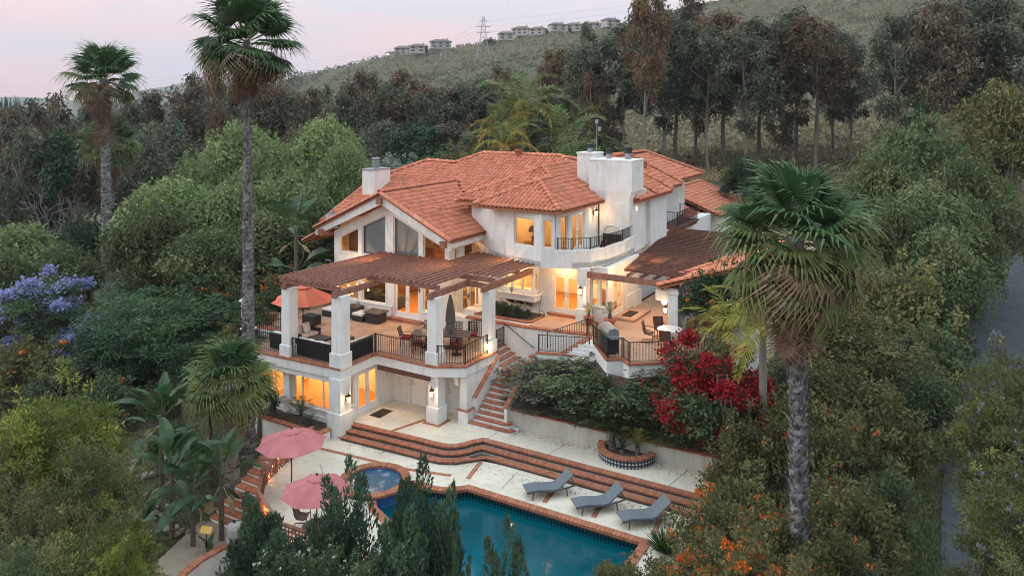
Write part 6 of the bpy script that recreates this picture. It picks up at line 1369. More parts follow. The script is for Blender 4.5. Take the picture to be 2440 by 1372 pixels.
def clump_leaves(C, rad, n, droop=.0, out=.6, r=None, shell=.55):
    """leaves through ellipsoid clumps: positions, axes, tints"""
    r=r or rng; k=len(C); idx=np.repeat(np.arange(k),n) if np.isscalar(n) else np.repeat(np.arange(k),n)
    N=len(idx); d=rdir(N,r); u=shell+(1-shell)*r.rand(N); u=np.where(r.rand(N)<.25,u*r.rand(N),u)
    rad=np.asarray(rad,float); rad=rad[:,None]*np.ones(3) if rad.ndim==1 else rad
    p=C[idx]+d*u[:,None]*rad[idx]
    ax=unit(d*out+rdir(N,r)*(1-out*.5)+np.array([0,0,-droop])); ct=r.rand(k); t=np.clip(.65*ct[idx]+.42*r.rand(N)-.03,0,1)
    return p,ax,t
def limbs(mb, base, tips, r0, r, n=6):
    for t in tips:
        a=Vector(base); b=Vector(t); m=a.lerp(b,.5)+Vector((r.normal()*.12,r.normal()*.12,.08))*(b-a).length; mb.tube([a,m,b],[r0,r0*.6,r0*.22],n,cap=False)
TREES={}
def reg(key,parts):
    for pn,me in parts['parts']:
        if pn in ('crown','foliage'):
            c=np.zeros(len(me.vertices)*3,np.float32); me.vertices.foreach_get('co',c); c=c.reshape(-1,3); parts['H']=float(np.percentile(c[:,2],99.6)); parts['W']=2*float(np.percentile(np.hypot(c[:,0],c[:,1]),97))
    TREES.setdefault(key,[]).append(parts)
# each variant: unit design size (height Hd, width Wd) and list of (part name, mesh)
def euc(seed,crown0=.4,H=18.,W=6.5,nl=5200,lean=.4):
    r=np.random.RandomState(seed); mb=MB(); ph=r.rand()*6.28
    tr=[(lean*math.sin(ph)*(z**2)*1.2+.25*math.sin(z*5+ph),lean*math.cos(ph)*(z**2)*1.2+.25*math.cos(z*4+ph),z*H*.93) for z in np.linspace(0,1,9)]
    mb.tube(tr,[.19*(1-.85*z)+.02 for z in np.linspace(0,1,9)],7,cap=False)
    K=46; zz=crown0+(1-crown0)*r.rand(K)**.9; prof=np.interp(zz,[crown0,crown0+.18,.72,.9,1.0],[.55,.95,1.0,.62,.22])
    th=r.rand(K)*6.28; rr=np.sqrt(r.rand(K))*prof*W/2
    T=np.array(tr); cx=np.interp(zz*H,T[:,2],T[:,0]); cyy=np.interp(zz*H,T[:,2],T[:,1])
    C=np.stack([cx+rr*np.cos(th),cyy+rr*np.sin(th),zz*H],-1); rad=np.stack([r.uniform(.6,1.15,K)]*2+[r.uniform(.8,1.7,K)],-1)*W/6.5
    for c in C[::3]: z0=max(.15,c[2]/H-.12); b=(np.interp(z0*H,T[:,2],T[:,0]),np.interp(z0*H,T[:,2],T[:,1]),z0*H*.93); limbs(mb,b,[tuple(c)],.09*W/6.5,r,5)
    p,a,t=clump_leaves(C,rad,nl//K,droop=.9,out=.3,r=r,shell=.3); L=r.uniform(.32,.62,len(p))*W/6.5
    return dict(H=H,W=W,parts=[('trunk',mb.mesh('trunk','pale_bark',True)),('crown',kites('crown',p,a,L,L*.34,t,'euc_green',r=r))])
for s in range(5): reg('euc',euc(s,crown0=.22+.05*(s%3),H=15,W=7,nl=6500))
for s in range(5): reg('euct',euc(20+s,crown0=(.46,.3,.4,.24,.36)[s],H=19,W=6.5,nl=6400,lean=.8))
def pepper(seed,H=8.5,W=9.0,ns=900,per=11,leaf='pepper_green'):
    r=np.random.RandomState(seed); mb=MB(); tr=[(0,0,0),(.15,.1,H*.15),(-.1,.2,H*.32)]; mb.tube(tr,[.38,.3,.22],8,cap=False)
    K=40; d=rdir(K,r); d[:,2]=np.abs(d[:,2])*1.0-.12; C=d*np.array([W/2*.62,W/2*.62,H*.42])*r.uniform(.65,1.05,(K,1))+np.array([0,0,H*.44]); limbs(mb,tr[-1],[tuple(c) for c in C[::3]],.15,r,5)
    # drooping sprays
    ci=r.randint(0,K,ns); d2=rdir(ns,r); d2[:,2]=np.abs(d2[:,2]); top=C[ci]+d2*np.array([W*.10,W*.10,H*.10]); Ld=r.uniform(.35,1.25,ns)*H/8.5; ctint=r.rand(K)
    f=np.linspace(0,1,per)[None]; outd=unit(d2*np.array([1,1,.0])+1e-6); sw=r.uniform(.15,.5,ns)
    P=top[:,None,:]+outd[:,None,:]*(np.sin(f*1.5)*sw[:,None])[...,None]+np.array([0,0,-1])*(Ld[:,None]*f**1.3)[...,None]+r.normal(0,.12,(ns,per,3))
    P=P.reshape(-1,3); N=len(P); ax=unit(rdir(N,r)*.95+np.array([0,0,-.5])); t=np.repeat(.5*ctint[ci]+.25*r.rand(ns),per)+.3*r.rand(N)
    L=r.uniform(.22,.44,N)*H/8.5
    return dict(H=H,W=W,parts=[('trunk',mb.mesh('trunk','bark',True)),('crown',kites('crown',P,ax,L,L*.36,t,leaf,r=r))])
for s in range(5): reg('pepper',pepper(40+s))
def bush(seed,H=2.6,W=3.2,K=46,nl=8200,leaf=.115,asp=.55,droop=.1,mat_='shrub_green',flat=.75,stems=6):
    r=np.random.RandomState(seed); mb=MB(); d=rdir(K,r); d[:,2]=np.abs(d[:,2])*1.15-.15; s=r.uniform(.45,1.0,(K,1))
    C=d*s*np.array([W/2*.9,W/2*.9,H*.62])+np.array([0,0,H*.36]); C[:,2]=np.maximum(C[:,2],.22*H*r.rand(K)+.1)
    limbs(mb,(0,0,0),[tuple(c) for c in C[:stems*2]],.045*W/3.2,r,5)
    rad=np.clip(r.lognormal(-1.02,.38,K),.16,.66)*W/3.2
    q=K//3; d2=rdir(q,r); d2[:,2]=np.abs(d2[:,2])*1.1; C2=d2*r.uniform(.98,1.16,(q,1))*np.array([W/2*.9,W/2*.9,H*.62])+np.array([0,0,H*.36]); limbs(mb,(0,0,H*.3),[tuple(c) for c in C2],.022*W/3.2,r,4)
    C=np.concatenate([C,C2]); rad=np.concatenate([rad,r.uniform(.10,.2,q)*W/3.2]); rad3=np.stack([rad,rad,rad*flat],-1)
    nn=np.maximum(30,(nl*rad**2/np.sum(rad**2)).astype(int)); p,a,t=clump_leaves(C,rad3,nn,droop=droop,out=.55,r=r,shell=.45); L=r.uniform(.55,1.45,len(p))*leaf
    return dict(H=H,W=W,C=C,rad=rad3,parts=[('stems',mb.mesh('stems','bark',True)),('foliage',kites('foliage',p,a,L,L*asp,t,mat_,r=r))])
for s in range(5): reg('bush',bush(60+s))
for s in range(4): reg('bushs',bush(80+s,H=1.6,W=2.0,K=30,nl=5200,leaf=.085))
for s in range(4): reg('ygtree',bush(90+s,H=4.6,W=5.0,K=60,nl=15000,leaf=.15,asp=.32,flat=.42,droop=-.15,mat_='yellow_green',stems=10))
for s in range(3): reg('acacia',bush(100+s,H=4.8,W=7.2,K=70,nl=15000,leaf=.24,asp=.24,flat=.36,droop=.1,mat_='acacia_leaf',stems=10))
def jac(seed,H=5.2,W=5.2):
    b=bush(seed,H=H,W=W,K=44,nl=12500,leaf=.17,asp=.30,flat=.38,droop=.05,mat_='jacaranda_leaf',stems=14); return b
for s in range(3): reg('jac',jac(110+s))
def flowers(var,seed,n,size,m,per=7,top=.2,jit=.06):
    """blossom heads on the outer faces of the clumps"""
    r=np.random.RandomState(seed); C,rad=var['C'],var['rad']; sub=r.permutation(len(C))[:max(3,int(len(C)*.5))]; i=sub[(r.rand(n)**1.5*len(sub)).astype(int)]; d=rdir(n,r); d[:,2]=np.abs(d[:,2])*.9+top-.3; d=unit(d)
    c=C[i]+d*rad[i]*1.02; P=np.repeat(c,per,0)+r.normal(0,jit,(n*per,3)); ax=unit(np.repeat(d,per,0)*.5+rdir(n*per,r)); L=r.uniform(.7,1.2,n*per)*size
    return kites('flowers',P,ax,L,L*.75,np.repeat(r.rand(n),per)*.6+.4*r.rand(n*per),m,r=r)
def juniper(seed,H=3.4,W=2.4,K=15):
    r=np.random.RandomState(seed); mb=MB(); th=r.rand(K)*6.28; rr=np.sqrt(r.rand(K))*W/2*.8; h=H*(1-.42*(rr/(W/2))**1.2)*r.uniform(.75,1.0,K); P=[];A=[];T=[]
    for k in range(K):
        lx,ly=rr[k]*math.cos(th[k]),rr[k]*math.sin(th[k]); tw=r.normal(0,.18,2); n=int(900*h[k]/H); f=r.rand(n)**.75; w=.46*np.interp(f,[0,.15,.5,.8,1],[.3,.9,1.0,.62,.1])*W/2.2
        z0=.22*h[k]; z=z0+(h[k]-z0)*f; an=r.rand(n)*6.28; q=w*np.sqrt(r.rand(n)); sp=.13*np.sin(f*9+k)
        P.append(np.stack([lx*(.55+.45*f)+tw[0]*f+q*np.cos(an)+sp,ly*(.55+.45*f)+tw[1]*f+q*np.sin(an),z],-1)); A.append(unit(np.stack([np.cos(an)*.8,np.sin(an)*.8,np.ones(n)*.8],-1)+r.normal(0,.4,(n,3)))); T.append(.4*r.rand()+.6*r.rand(n))
        mb.tube([(0,0,0),(lx*.5,ly*.5,z0*.9),(lx*.95+tw[0]*.6,ly*.95+tw[1]*.6,h[k]*.75)],[.07,.045,.015],5,cap=False)
    P=np.concatenate(P);A=np.concatenate(A);T=np.concatenate(T); L=r.uniform(.07,.15,len(P))*H/3.4
    return dict(H=H,W=W,parts=[('stems',mb.mesh('stems','bark',True)),('foliage',kites('foliage',P,A,L,L*.42,T,'juniper',r=r))])
for s in range(4): reg('juniper',juniper(130+s))
def bare(seed,H=7.,W=7.,depth=4,m='grey_twig'):
    r=np.random.RandomState(seed); mb=MB()
    def grow(p,d,L,rad,k):
        q=[p+d*L*.5+r.normal(0,.05*L,3),p+d*L]; mb.tube([tuple(p),tuple(q[0]),tuple(q[1])],[rad,rad*.85,rad*.65],4 if k>1 else 6,cap=False)
        if k>=depth: return
        for _ in range(3 if k else 4): d2=unit(d*.75+rdir(1,r)[0]*.75+np.array([0,0,.15])); grow(q[1],d2,L*r.uniform(.6,.8),rad*.58,k+1)
    grow(np.zeros(3),np.array([0,0,1.]),H*.28,.13*H/7,0); return dict(H=H,W=W,parts=[('branches',mb.mesh('branches',m,True))])
reg('bare',bare(150)); reg('bare',bare(151)); 
# --- palms
def fan_mesh(name,seed,m,lp=.9,lf=1.0,nseg=28,span=118,cup=.25,dro=.35):
    r=np.random.RandomState(seed); V=[];T=[]
    pet=.03
    for s in (-1,1):
        V+=[(s*pet*0,0,.0),(s*pet,lp*.5,.02),(s*pet*.7,lp,0),(0,lp*.5,-.03)]; T.append(.9)
    an=np.radians(np.linspace(-span,span,nseg)); step=an[1]-an[0]
    for a in an:
        L=lf*(.72+.28*math.cos(a*.75))*r.uniform(.9,1.06); dr=dro*r.uniform(.6,1.6)*L; D=lambda x,rad,z:(math.sin(x)*rad,lp+math.cos(x)*rad,z)
        z1=cup*.22*L; wv=r.normal(0,.02)
        h=(0,lp,0); mc=D(a,L*.55,z1+.03); ml=D(a-step*.52,L*.56,z1-.012); mr=D(a+step*.52,L*.56,z1-.012); t1=D(a+wv,L*.82,z1-dr*.35); t2=D(a+wv*2,L,z1-dr)
        t=.15+.5*r.rand()
        V+=[h,ml,mc,mc, h,mc,mr,mr, ml,t1,t1,mc, mc,t1,t1,mr]; T+=[t,t,t,t]
        sl=D(a-step*.18,L*.82,z1-dr*.36); srr=D(a+step*.18,L*.82,z1-dr*.36); V+=[sl,t2,t2,srr]; T.append(t+.25)
    return quads(name,np.array(V),np.array(T),m)
FAN=[fan_mesh('frond',i,'palm_green') for i in range(3)]; FANL=[fan_mesh('frond',10+i,'palm_light',dro=.5) for i in range(2)]; FAND=[fan_mesh('dead_frond',20+i,'palm_dead',lf=.95,nseg=20,span=70,cup=-.2,dro=.8) for i in range(2)]
def frondM(c,az,el,s,roll=0,off_=0.):
    # local +Y out, +Z up ; el elevation of the petiole
    d=Vector((math.cos(az)*math.cos(el),math.sin(az)*math.cos(el),math.sin(el))); sidev=Vector((math.sin(az),-math.cos(az),0)); up=sidev.cross(d)
    Rm=Matrix(((sidev.x,d.x,up.x),(sidev.y,d.y,up.y),(sidev.z,d.z,up.z))).to_4x4()@Matrix.Rotation(roll,4,'Y')
    return Matrix.Translation(Vector(c)+d*off_)@Rm@Matrix.Scale(s,4)
def palm_trunk(H,r0,r1,lean=(0,0),rough=.16,sk=.10,nside=12,seed=0):
    r=np.random.RandomState(seed); n=int(H/sk); mb=MB(); vs=[]
    for i in range(n+1):
        f=i/n; rad=(r0+(r1-r0)*f)*(1.25 if f<.02 else 1)
        for j in range(nside):
            th=2*math.pi*(j+.5*(i%2))/nside; q=rad*(1+r.normal(0,rough*.35)); vs.append((lean[0]*f*f+q*math.cos(th),lean[1]*f*f+q*math.sin(th),H*f))
    mb.add(vs,[(i*nside+j,i*nside+(j+1)%nside,(i+1)*nside+(j+1)%nside,(i+1)*nside+j) for i in range(n) for j in range(nside)]); return mb
def fan_palm(loc,H,label,size=1.0,n=34,r0=.32,r1=.22,skirt=18,skirt_len=1.2,seed=0,lean=(0,0),smooth_top=None,rough=.16,minel=-35,light=.25,dead_mid=6,sk_s=.62,boots=0):
    r=random.Random(seed); t=thing('fan_palm',label,'palm tree',loc); t['group']='fan palms'
    part('trunk',palm_trunk(H,r0,r1,lean,rough,seed=seed),'palm_bark',t,True)
    c=(lean[0],lean[1],H)
    if boots:
        q=np.random.RandomState(seed+50); f=q.rand(boots)*.96; th=q.rand(boots)*6.283; rad=(r0+(r1-r0)*f)*1.0; P=np.stack([lean[0]*f*f+rad*np.cos(th),lean[1]*f*f+rad*np.sin(th),H*f],-1); A=unit(np.stack([np.cos(th)*.35+q.normal(0,.25,boots),np.sin(th)*.35+q.normal(0,.25,boots),np.ones(boots)],-1)); o=link('leaf_bases',kites('leaf_bases',P,A,q.uniform(.16,.34,boots),q.uniform(.05,.11,boots),q.rand(boots),'palm_boot',nrm=np.stack([np.cos(th),np.sin(th),np.zeros(boots)],-1),r=q),t,None,True); o['kind']='stuff'
    for i in range(n):
        f=(i+.5)/n; el=R(80-(80-minel)*f**.85+r.uniform(-8,8)); az=i*2.39996+r.uniform(-.25,.25); me=r.choice(FANL if r.random()<light*f*1.6 else FAN)
        link('frond',me,t,frondM((c[0],c[1],H-.25*f),az,el,size*r.uniform(.88,1.1),r.uniform(-.5,.5)),True)
    for i in range(dead_mid): link('dead_frond',r.choice(FAND),t,frondM((c[0],c[1],H-.35),r.uniform(0,6.28),R(r.uniform(-50,-15)),size*r.uniform(.7,1.0),r.uniform(-1,1)),True)
    for i in range(skirt):
        f=i/max(1,skirt-1); link('dead_frond',r.choice(FAND),t,frondM((c[0],c[1],H-.35-skirt_len*f*.75),i*2.39996,R(r.uniform(-88,-75)),size*sk_s*r.uniform(.8,1.1),r.uniform(-.5,.5),r1*.5),True)
    if seed%2==0:
        P=np.array(c)+np.random.RandomState(seed).normal(0,[.12,.12,.3],(160,3))*size+np.array([0,0,.25]); link('flower_stalk',kites('flower_stalk',P,unit(rdir(160)+np.array([0,0,.6])),.22,.05,rng.rand(160),'palm_dead'),t,None,True)
    return t
def pinnate_mesh(name,seed,m,L=2.4,nl=34,ll=.55,lw=.05,arch=.9,droop=.5,rise=.35):
    r=np.random.RandomState(seed); f=np.linspace(.02,1,nl); y=L*(np.sin(f*1.35)/math.sin(1.35))*.92; z=rise*L*f-arch*L*f**2.3
    P=[];A=[];Ls=[]
    for s in (-1,1):
        p=np.stack([np.zeros(nl),y,z],-1); ln=ll*np.interp(f,[0,.15,.6,1],[.3,.9,1,.35])*r.uniform(.85,1.1,nl); a=unit(np.stack([s*np.ones(nl),.45*np.ones(nl)+.5*f,-droop*r.uniform(.5,1.5,nl)],-1)+r.normal(0,.12,(nl,3))); P.append(p);A.append(a);Ls.append(ln)
    P.append(np.stack([np.zeros(nl-1),y[:-1],z[:-1]],-1)); dd=np.stack([np.zeros(nl-1),np.diff(y),np.diff(z)],-1); A.append(unit(dd)); Ls.append(np.linalg.norm(dd,axis=1)*1.6)
    P=np.concatenate(P);A=np.concatenate(A);Ls=np.concatenate(Ls); W=np.full(len(P),lw); return kites(name,P,A,Ls,W,r.rand(len(P)),m,nrm=np.tile(np.array([0,0.2,1.]),(len(P),1))+r.normal(0,.2,(len(P),3)),r=r)
QG=[pinnate_mesh('frond',i,'palm_light',L=2.6,nl=44,ll=.75,lw=.055) for i in range(2)]; QY=[pinnate_mesh('frond',5+i,'queen_yellow',L=2.6,nl=44,ll=.75,lw=.055,droop=.9) for i in range(2)]; QO=[pinnate_mesh('frond',8,'queen_gold',L=2.4,nl=44,ll=.75,lw=.055,droop=1.0,arch=1.1)]
CY=[pinnate_mesh('frond',20+i,'cycad_leaf',L=.95,nl=30,ll=.17,lw=.02,arch=.45,droop=.0,rise=.4) for i in range(2)]; CYY=[pinnate_mesh('frond',24,'cycad_yellow',L=.95,nl=30,ll=.17,lw=.02,arch=.35,droop=.0,rise=.45)]
def queen_palm(loc,H,label,size=1.0,n=14,kinds=('G','Y'),seed=0,wind=0.,lean=(0,0)):
    r=random.Random(seed); t=thing('queen_palm',label,'palm tree',loc); t['group']='feather palms'
    part('trunk',palm_trunk(H,.2,.13,lean,.06,seed=seed),'pale_bark',t,True)
    S={'G':QG,'Y':QY,'O':QO}
    for i in range(n):
        f=(i+.5)/n; el=R(78-95*f+r.uniform(-8,8)); az=i*2.39996+wind*.2; k=kinds[min(len(kinds)-1,int(f*len(kinds)))]
        link('frond',r.choice(S[k]),t,frondM((lean[0],lean[1],H),az,el,size*r.uniform(.9,1.12),r.uniform(-.3,.3)),True)
    return t
def cycad(loc,label,size=1.0,n=22,stem=.25,yellow=False,seed=0,group='sago palms'):
    r=random.Random(seed); t=thing('sago_palm',label,'cycad',loc); t['group']=group
    part('trunk',palm_trunk(stem,.13*size,.11*size,rough=.3,sk=.05,seed=seed),'bark',t,True)
    for i in range(n):
        f=(i+.5)/n; link('frond',r.choice(CYY if yellow else CY),t,frondM((0,0,stem),i*2.39996,R(72-62*f+r.uniform(-6,6)),size*r.uniform(.85,1.1)),True)
    return t
def paddle_mesh(name,seed,m,lp=.95,L=1.6,W=.62):
    r=np.random.RandomState(seed); V=[];T=[]; 
    for k in range(4): a,b=k/4*lp,(k+1)/4*lp; V+=[(-.025,a,0),(.025,a,0),(.02,b,0),(-.02,b,0)]; T.append(.8)
    n=12; f=np.linspace(0,1,n+1); w=W/2*np.sin(np.pi*np.clip(f*.93+.05,0,1))**.65; y=lp+L*(f-.06*f**2); z=-.38*L*f**2.2
    for k in range(n):
        for s in (-1,1):
            j0,j1=r.normal(0,.012,2); g=.78 if r.rand()<.35 else 1.0
            V+=[(0,y[k],z[k]),(s*w[k],y[k]+.02,z[k]+.09*w[k]/.2+j0),(s*w[k+1]*g,y[k+1]+.02,z[k+1]+.09*w[k+1]/.2+j1),(0,y[k+1],z[k+1])]; T.append(.25+.4*r.rand())
    return quads(name,np.array(V),np.array(T),m)
PD=[paddle_mesh('leaf',i,'banana_leaf') for i in range(3)]; PDD=[paddle_mesh('dry_leaf',9,'banana_dry',L=1.1,W=.35)]
def strelitzia(loc,label,size=1.0,n=13,stem=1.2,seed=0,dry=3,cat='bird of paradise',bushy=True):
    r=random.Random(seed); t=thing('bird_of_paradise',label,cat,loc); t['group']='giant bird of paradise plants'
    part('trunk',palm_trunk(stem,.14*size,.12*size,rough=.12,sk=.08,seed=seed),'bark',t,True)
    for i in range(n):
        f=(i+.5)/n; link('leaf',r.choice(PD),t,frondM((r.uniform(-.1,.1),r.uniform(-.1,.1),stem*(1.0 if f<.55 else r.uniform(.3,.95))),i*2.39996+r.uniform(-.4,.4),R(80-(95 if bushy else 66)*f+r.uniform(-12,12)),size*r.uniform(.75,1.15),r.uniform(-.9,.9)),True)
    for i in range(dry): link('dry_leaf',PDD[0],t,frondM((0,0,stem*.9),r.uniform(0,6.28),R(r.uniform(-60,-25)),size*r.uniform(.6,.8),r.uniform(-1,1)),True)
    return t
# --- placing by bearing, distance, top line and width as seen in the photograph
NTH={}
prng=random.Random(5)
def plant(kind,u,vtop,Y,wpx,name,cat,label,m=None,group=None,sink=.15,flow=None,var=None,bark=None,zg=None):
    vs=TREES[kind]; v=vs[(NTH.setdefault(kind,0) if var is None else var)%len(vs)]; NTH[kind]=NTH.get(kind,0)+1
    a,b=scr(u,Y); z=terr(a,b) if zg is None else zg; top=H_-(vtop-HV_)*Y/F_; hh=max(.4,top-z+sink); ww=wpx*Y/F_
    s_=ww/v['W']; rz=prng.uniform(0,6.28); lift=0
    if 'C' in v and hh>1.35*s_*v['H']: lift=(hh-1.2*s_*v['H']); hh=1.2*s_*v['H']
    t=thing(name,label,cat,(a,b,z-sink+lift),rz,(s_,s_,hh/v['H']))
    if lift:
        mb=MB(); q=prng.uniform(-.2,.2); mb.tube([(0,0,-lift*v['H']/hh-.3),(q,q*.6,-lift*.5*v['H']/hh),(0,0,v['H']*.25)],[.17/s_,.13/s_,.07/s_],7); part('trunk',mb,'bark',t,True)
    if group: t['group']=group
    for pn,me in v['parts']:
        o=link(pn,me,t,None,True)
        if pn in ('crown','foliage') and m: o.material_slots[0].link='OBJECT'; o.material_slots[0].material=MATS[m]
        if pn in ('trunk','stems') and bark: o.material_slots[0].link='OBJECT'; o.material_slots[0].material=MATS[bark]
    if flow:
        for key,args in flow: link('flowers',flowers(v,prng.randrange(9999),*args),t,None,True)['kind']='stuff'
    return t
# ------------------------------------------------------------------ planting
def row(kind,items,name,cat,fmt,group,mats,bark=None):
    items=sorted(items)
    for i,(u,vt,Y,w) in enumerate(items):
        m,adj=mats[i%len(mats)]; plant(kind,u,vt+prng.uniform(-10,14),Y,w*prng.uniform(1.1,1.5),name,cat,fmt%(adj,ORD[i] if i<20 else 'number %d'%(i+1)),m,group,bark=bark,sink=.4)
row('euc',[(25,258,100,120),(75,233,105,120),(130,240,98,120),(195,230,104,130),(300,246,100,130),(360,216,108,110),(400,290,92,130),(455,188,110,120),(500,163,115,100),(575,205,108,110),(640,194,105,120),(690,210,112,110),(745,220,106,95),(775,192,112,80),(830,222,104,100)],
    'eucalyptus_tree','tree','%s eucalyptus, %s from the left in the dark row behind the pepper trees','eucalyptus row behind the pepper trees',[('euc_brown','brownish'),('euc_green','grey-green'),('euc_brown','brown-tinged'),('euc_green','dark green'),('euc_green','olive')])
row('euc',[(865,178,108,120),(925,212,104,90),(965,176,106,120),(1010,226,100,90),(1045,222,108,100),(1090,202,112,110),(1140,182,110,120),(1185,172,114,100),(1225,236,100,90),(1275,240,100,100),(1310,215,106,90)],
    'eucalyptus_tree','tree','%s eucalyptus, %s from the left directly behind the main roof','eucalyptus row behind the roof',[('euc_brown','brown-crowned'),('euc_green','dark green'),('euc_rust','reddish'),('euc_green','blue-green'),('euc_green','olive')])
row('euct',[(1350,125,105,100),(1378,92,100,120),(1410,70,108,95),(1450,108,100,120),(1490,58,98,125),(1540,-12,92,110),(1580,58,100,100),(1615,33,104,120),(1655,-5,108,110),(1690,58,98,110),(1730,43,104,120),(1775,66,96,110),(1815,42,104,120),(1860,58,98,120),(1905,33,104,120),(1950,38,98,120),(1990,48,106,110),(2025,72,100,95)],
    'tall_eucalyptus','tree','%s tall bare-trunked eucalyptus, %s from the left in the grove right of the chimneys','tall eucalyptus grove',[('euc_rust','brown-leaved'),('euc_green','grey-green'),('euc_green','dusky'),('euc_brown','brown-tipped'),('euc_green','dark')])
row('euct',[(2130,38,90,140),(2185,0,95,130),(2235,8,88,140),(2290,-20,96,150),(2350,-10,90,140),(2405,8,92,140),(2445,38,86,110)],
    'tall_eucalyptus','tree','%s eucalyptus, %s from the left in the windblown clump at the upper right','windblown eucalyptus clump',[('euc_green','grey-green'),('euc_green','silvery'),('euc_brown','brown-tinged')])
plant('euc',520,250,88,85,'eucalyptus_tree','tree','small orange-brown eucalyptus between the pepper trees and the tall palm','euc_rust')
plant('euc',1410,180,86,90,'eucalyptus_tree','tree','orange-topped eucalyptus at the left end of the tall grove','euc_rust')
# second rank filling between the rows
row('euc',[(50,300,85,130),(150,310,86,130),(250,320,88,130),(340,330,84,120),(620,300,95,120),(720,300,90,120),(900,280,92,120),(1000,290,90,120),(1080,290,94,130),(1150,300,88,120)],
    'understorey_tree','tree','%s lower tree, %s from the left in the shaded rank under the eucalyptus','lower trees under the eucalyptus',[('euc_green','grey-green'),('dark_leaf','dark'),('euc_brown','brown')])
# pepper trees
PP=[(420,430,57,290),(350,480,51,220),(590,298,68,270),(655,330,63,230),(770,283,68,240),(825,345,62,170),(690,420,59,250),(545,440,55,240),(470,372,62,220),(640,505,51,260),(500,550,49,240),(740,470,54,200)]
PL=['broad pepper tree in the middle of the green mass left of the house','pepper tree at the left end of the green mass beside the far palm','tallest pale pepper tree rising behind the tall palm trunk','pepper tree just right of the tall palm trunk','bright pepper tree behind the left chimney','small pepper tree touching the left chimney','pepper tree above the gable eave','pepper tree behind the palm trunk at mid height','pepper tree in the second rank left of the palm','low pepper tree above the terrace railing','low dark pepper tree above the feathery acacia','pepper tree beside the tall bird of paradise']
for i,(p,l) in enumerate(zip(PP,PL)): plant('pepper',*p,'pepper_tree','tree','drooping green '+l,'pepper_green' if i not in (10,9,11,1) else 'pepper_dark','pepper trees',sink=.3)
plant('pepper',60,540,62,280,'pepper_tree','tree','pale pepper tree at the left edge above the blue jacaranda','pepper_green'); plant('pepper',150,590,57,220,'pepper_tree','tree','low pepper tree behind the blue jacaranda','pepper_dark'); plant('pepper',5,600,55,180,'pepper_tree','tree','pepper tree cut by the left edge of the picture','pepper_dark')
plant('pepper',375,585,54,130,'olive_tree','tree','small yellowish weeping tree beside the drive','olive_leaf'); plant('bush',215,500,62,170,'dark_tree','tree','dense dark green tree behind the far palm trunk','dark_leaf'); plant('bush',300,560,60,120,'dark_tree','tree','dark bushy tree between the far palm and the pepper trees','dark_leaf')
for u,v,Y,w,l in ((110,355,82,200,'bare grey-branched tree left of the far palm'),(180,400,74,150,'leafless pale tree close behind the far palm'),(1490,330,72,110,'bare grey shrub behind the big chimney'),(1548,335,72,110,'leafless grey shrub right of the big chimney')): plant('bare',u,v,Y,w,'bare_tree','tree',l)
RP=[(2200,288,62,270),(2120,352,58,220),(2290,365,54,280),(2200,440,50,300),(2330,400,56,190),(2100,465,48,200),(2225,545,45,240),(2300,470,50,170)]
RL=['pepper tree at the top of the right-hand green mass','pepper tree on the left shoulder of the right-hand mass','pepper tree in the middle of the right-hand mass','broad pepper tree behind the near palm crown','pepper tree overhanging the road','lower pepper tree beside the near palm fronds','low pepper tree beside the road hedge','pepper tree at the bend of the road']
for i,(p,l) in enumerate(zip(RP,RL)): plant('pepper',*p,'pepper_tree','tree',l,'pepper_dark','pepper trees on the right',sink=.3)
plant('pepper',2385,200,74,260,'olive_tree','tree','yellow-green weeping tree at the right edge below the windblown clump','olive_leaf'); plant('juniper',2200,222,78,70,'dark_conifer','tree','dark blue-green conifer standing on the right hillside','dark_leaf'); plant('bush',1770,372,66,120,'green_shrub','shrub','green shrub behind the near palm crown at the grove edge','dark_leaf')
for u,v,Y,w,m,l in ((1110,335,66,150,'olive_leaf','olive shrub behind the main roof ridge'),(935,372,64,120,'silver_leaf','silvery shrub behind the low roof ridge'),(985,368,66,100,'silver_leaf','silvery shrub right of the low ridge'),(1380,320,68,130,'pepper_green','green shrub behind the rear chimney'),(1040,360,64,120,'shrub_green','green shrub close behind the low ridge'),(1440,330,68,130,'dark_leaf','dark shrub between the rear chimneys')): plant('bush',u,v,Y,w,'garden_shrub','shrub',l,m)
# palms
def at(u,Y,dz=0): a,b=scr(u,Y); return (a,b,terr(a,b)+dz)
l=at(592,35.8,-.3); top=H_-(95-HV_)*35.8/F_; fan_palm(l,top-l[2],'tallest fan palm, its grey trunk crossing the terrace corner',1.62,36,.33,.15,20,1.0,seed=2,boots=1500,lean=(-.25,.1),dead_mid=14,minel=-40,light=.12)
l=at(255,58,-.3); top=H_-(188-HV_)*58/F_; fan_palm(l,top-l[2],'tall fan palm with shaggy grey skirt at the upper left',1.75,30,.42,.3,46,4.2,seed=3,boots=900,sk_s=.6,dead_mid=10,lean=(-.4,0))
l=at(262,63,-.3); top=H_-(345-HV_)*63/F_; fan_palm(l,top-l[2],'shorter fan palm just behind the shaggy-skirted palm',1.5,30,.4,.3,30,3.0,seed=5,light=.5)
l=at(1905,22,-.3); top=H_-(560-HV_)*22/F_; fan_palm(l,top-l[2],'nearest fan palm with big windblown crown on the right',1.38,44,.29,.24,34,1.9,seed=4,boots=1700,sk_s=.78,lean=(-.1,-.1),dead_mid=18,minel=-55,light=.7,rough=.2)
l=at(548,33.5,-.3); top=H_-(905-HV_)*33.5/F_; fan_palm(l,top-l[2],'young bushy fan palm below the terrace corner',1.12,40,.42,.34,34,2.6,seed=7,light=.9,dead_mid=3,minel=-35)
l=at(1245,73,-.3); top=H_-(258-HV_)*73/F_; queen_palm(l,top-l[2],'windblown feather palm standing above the main roof',1.75,15,('G','G','Y'),1)
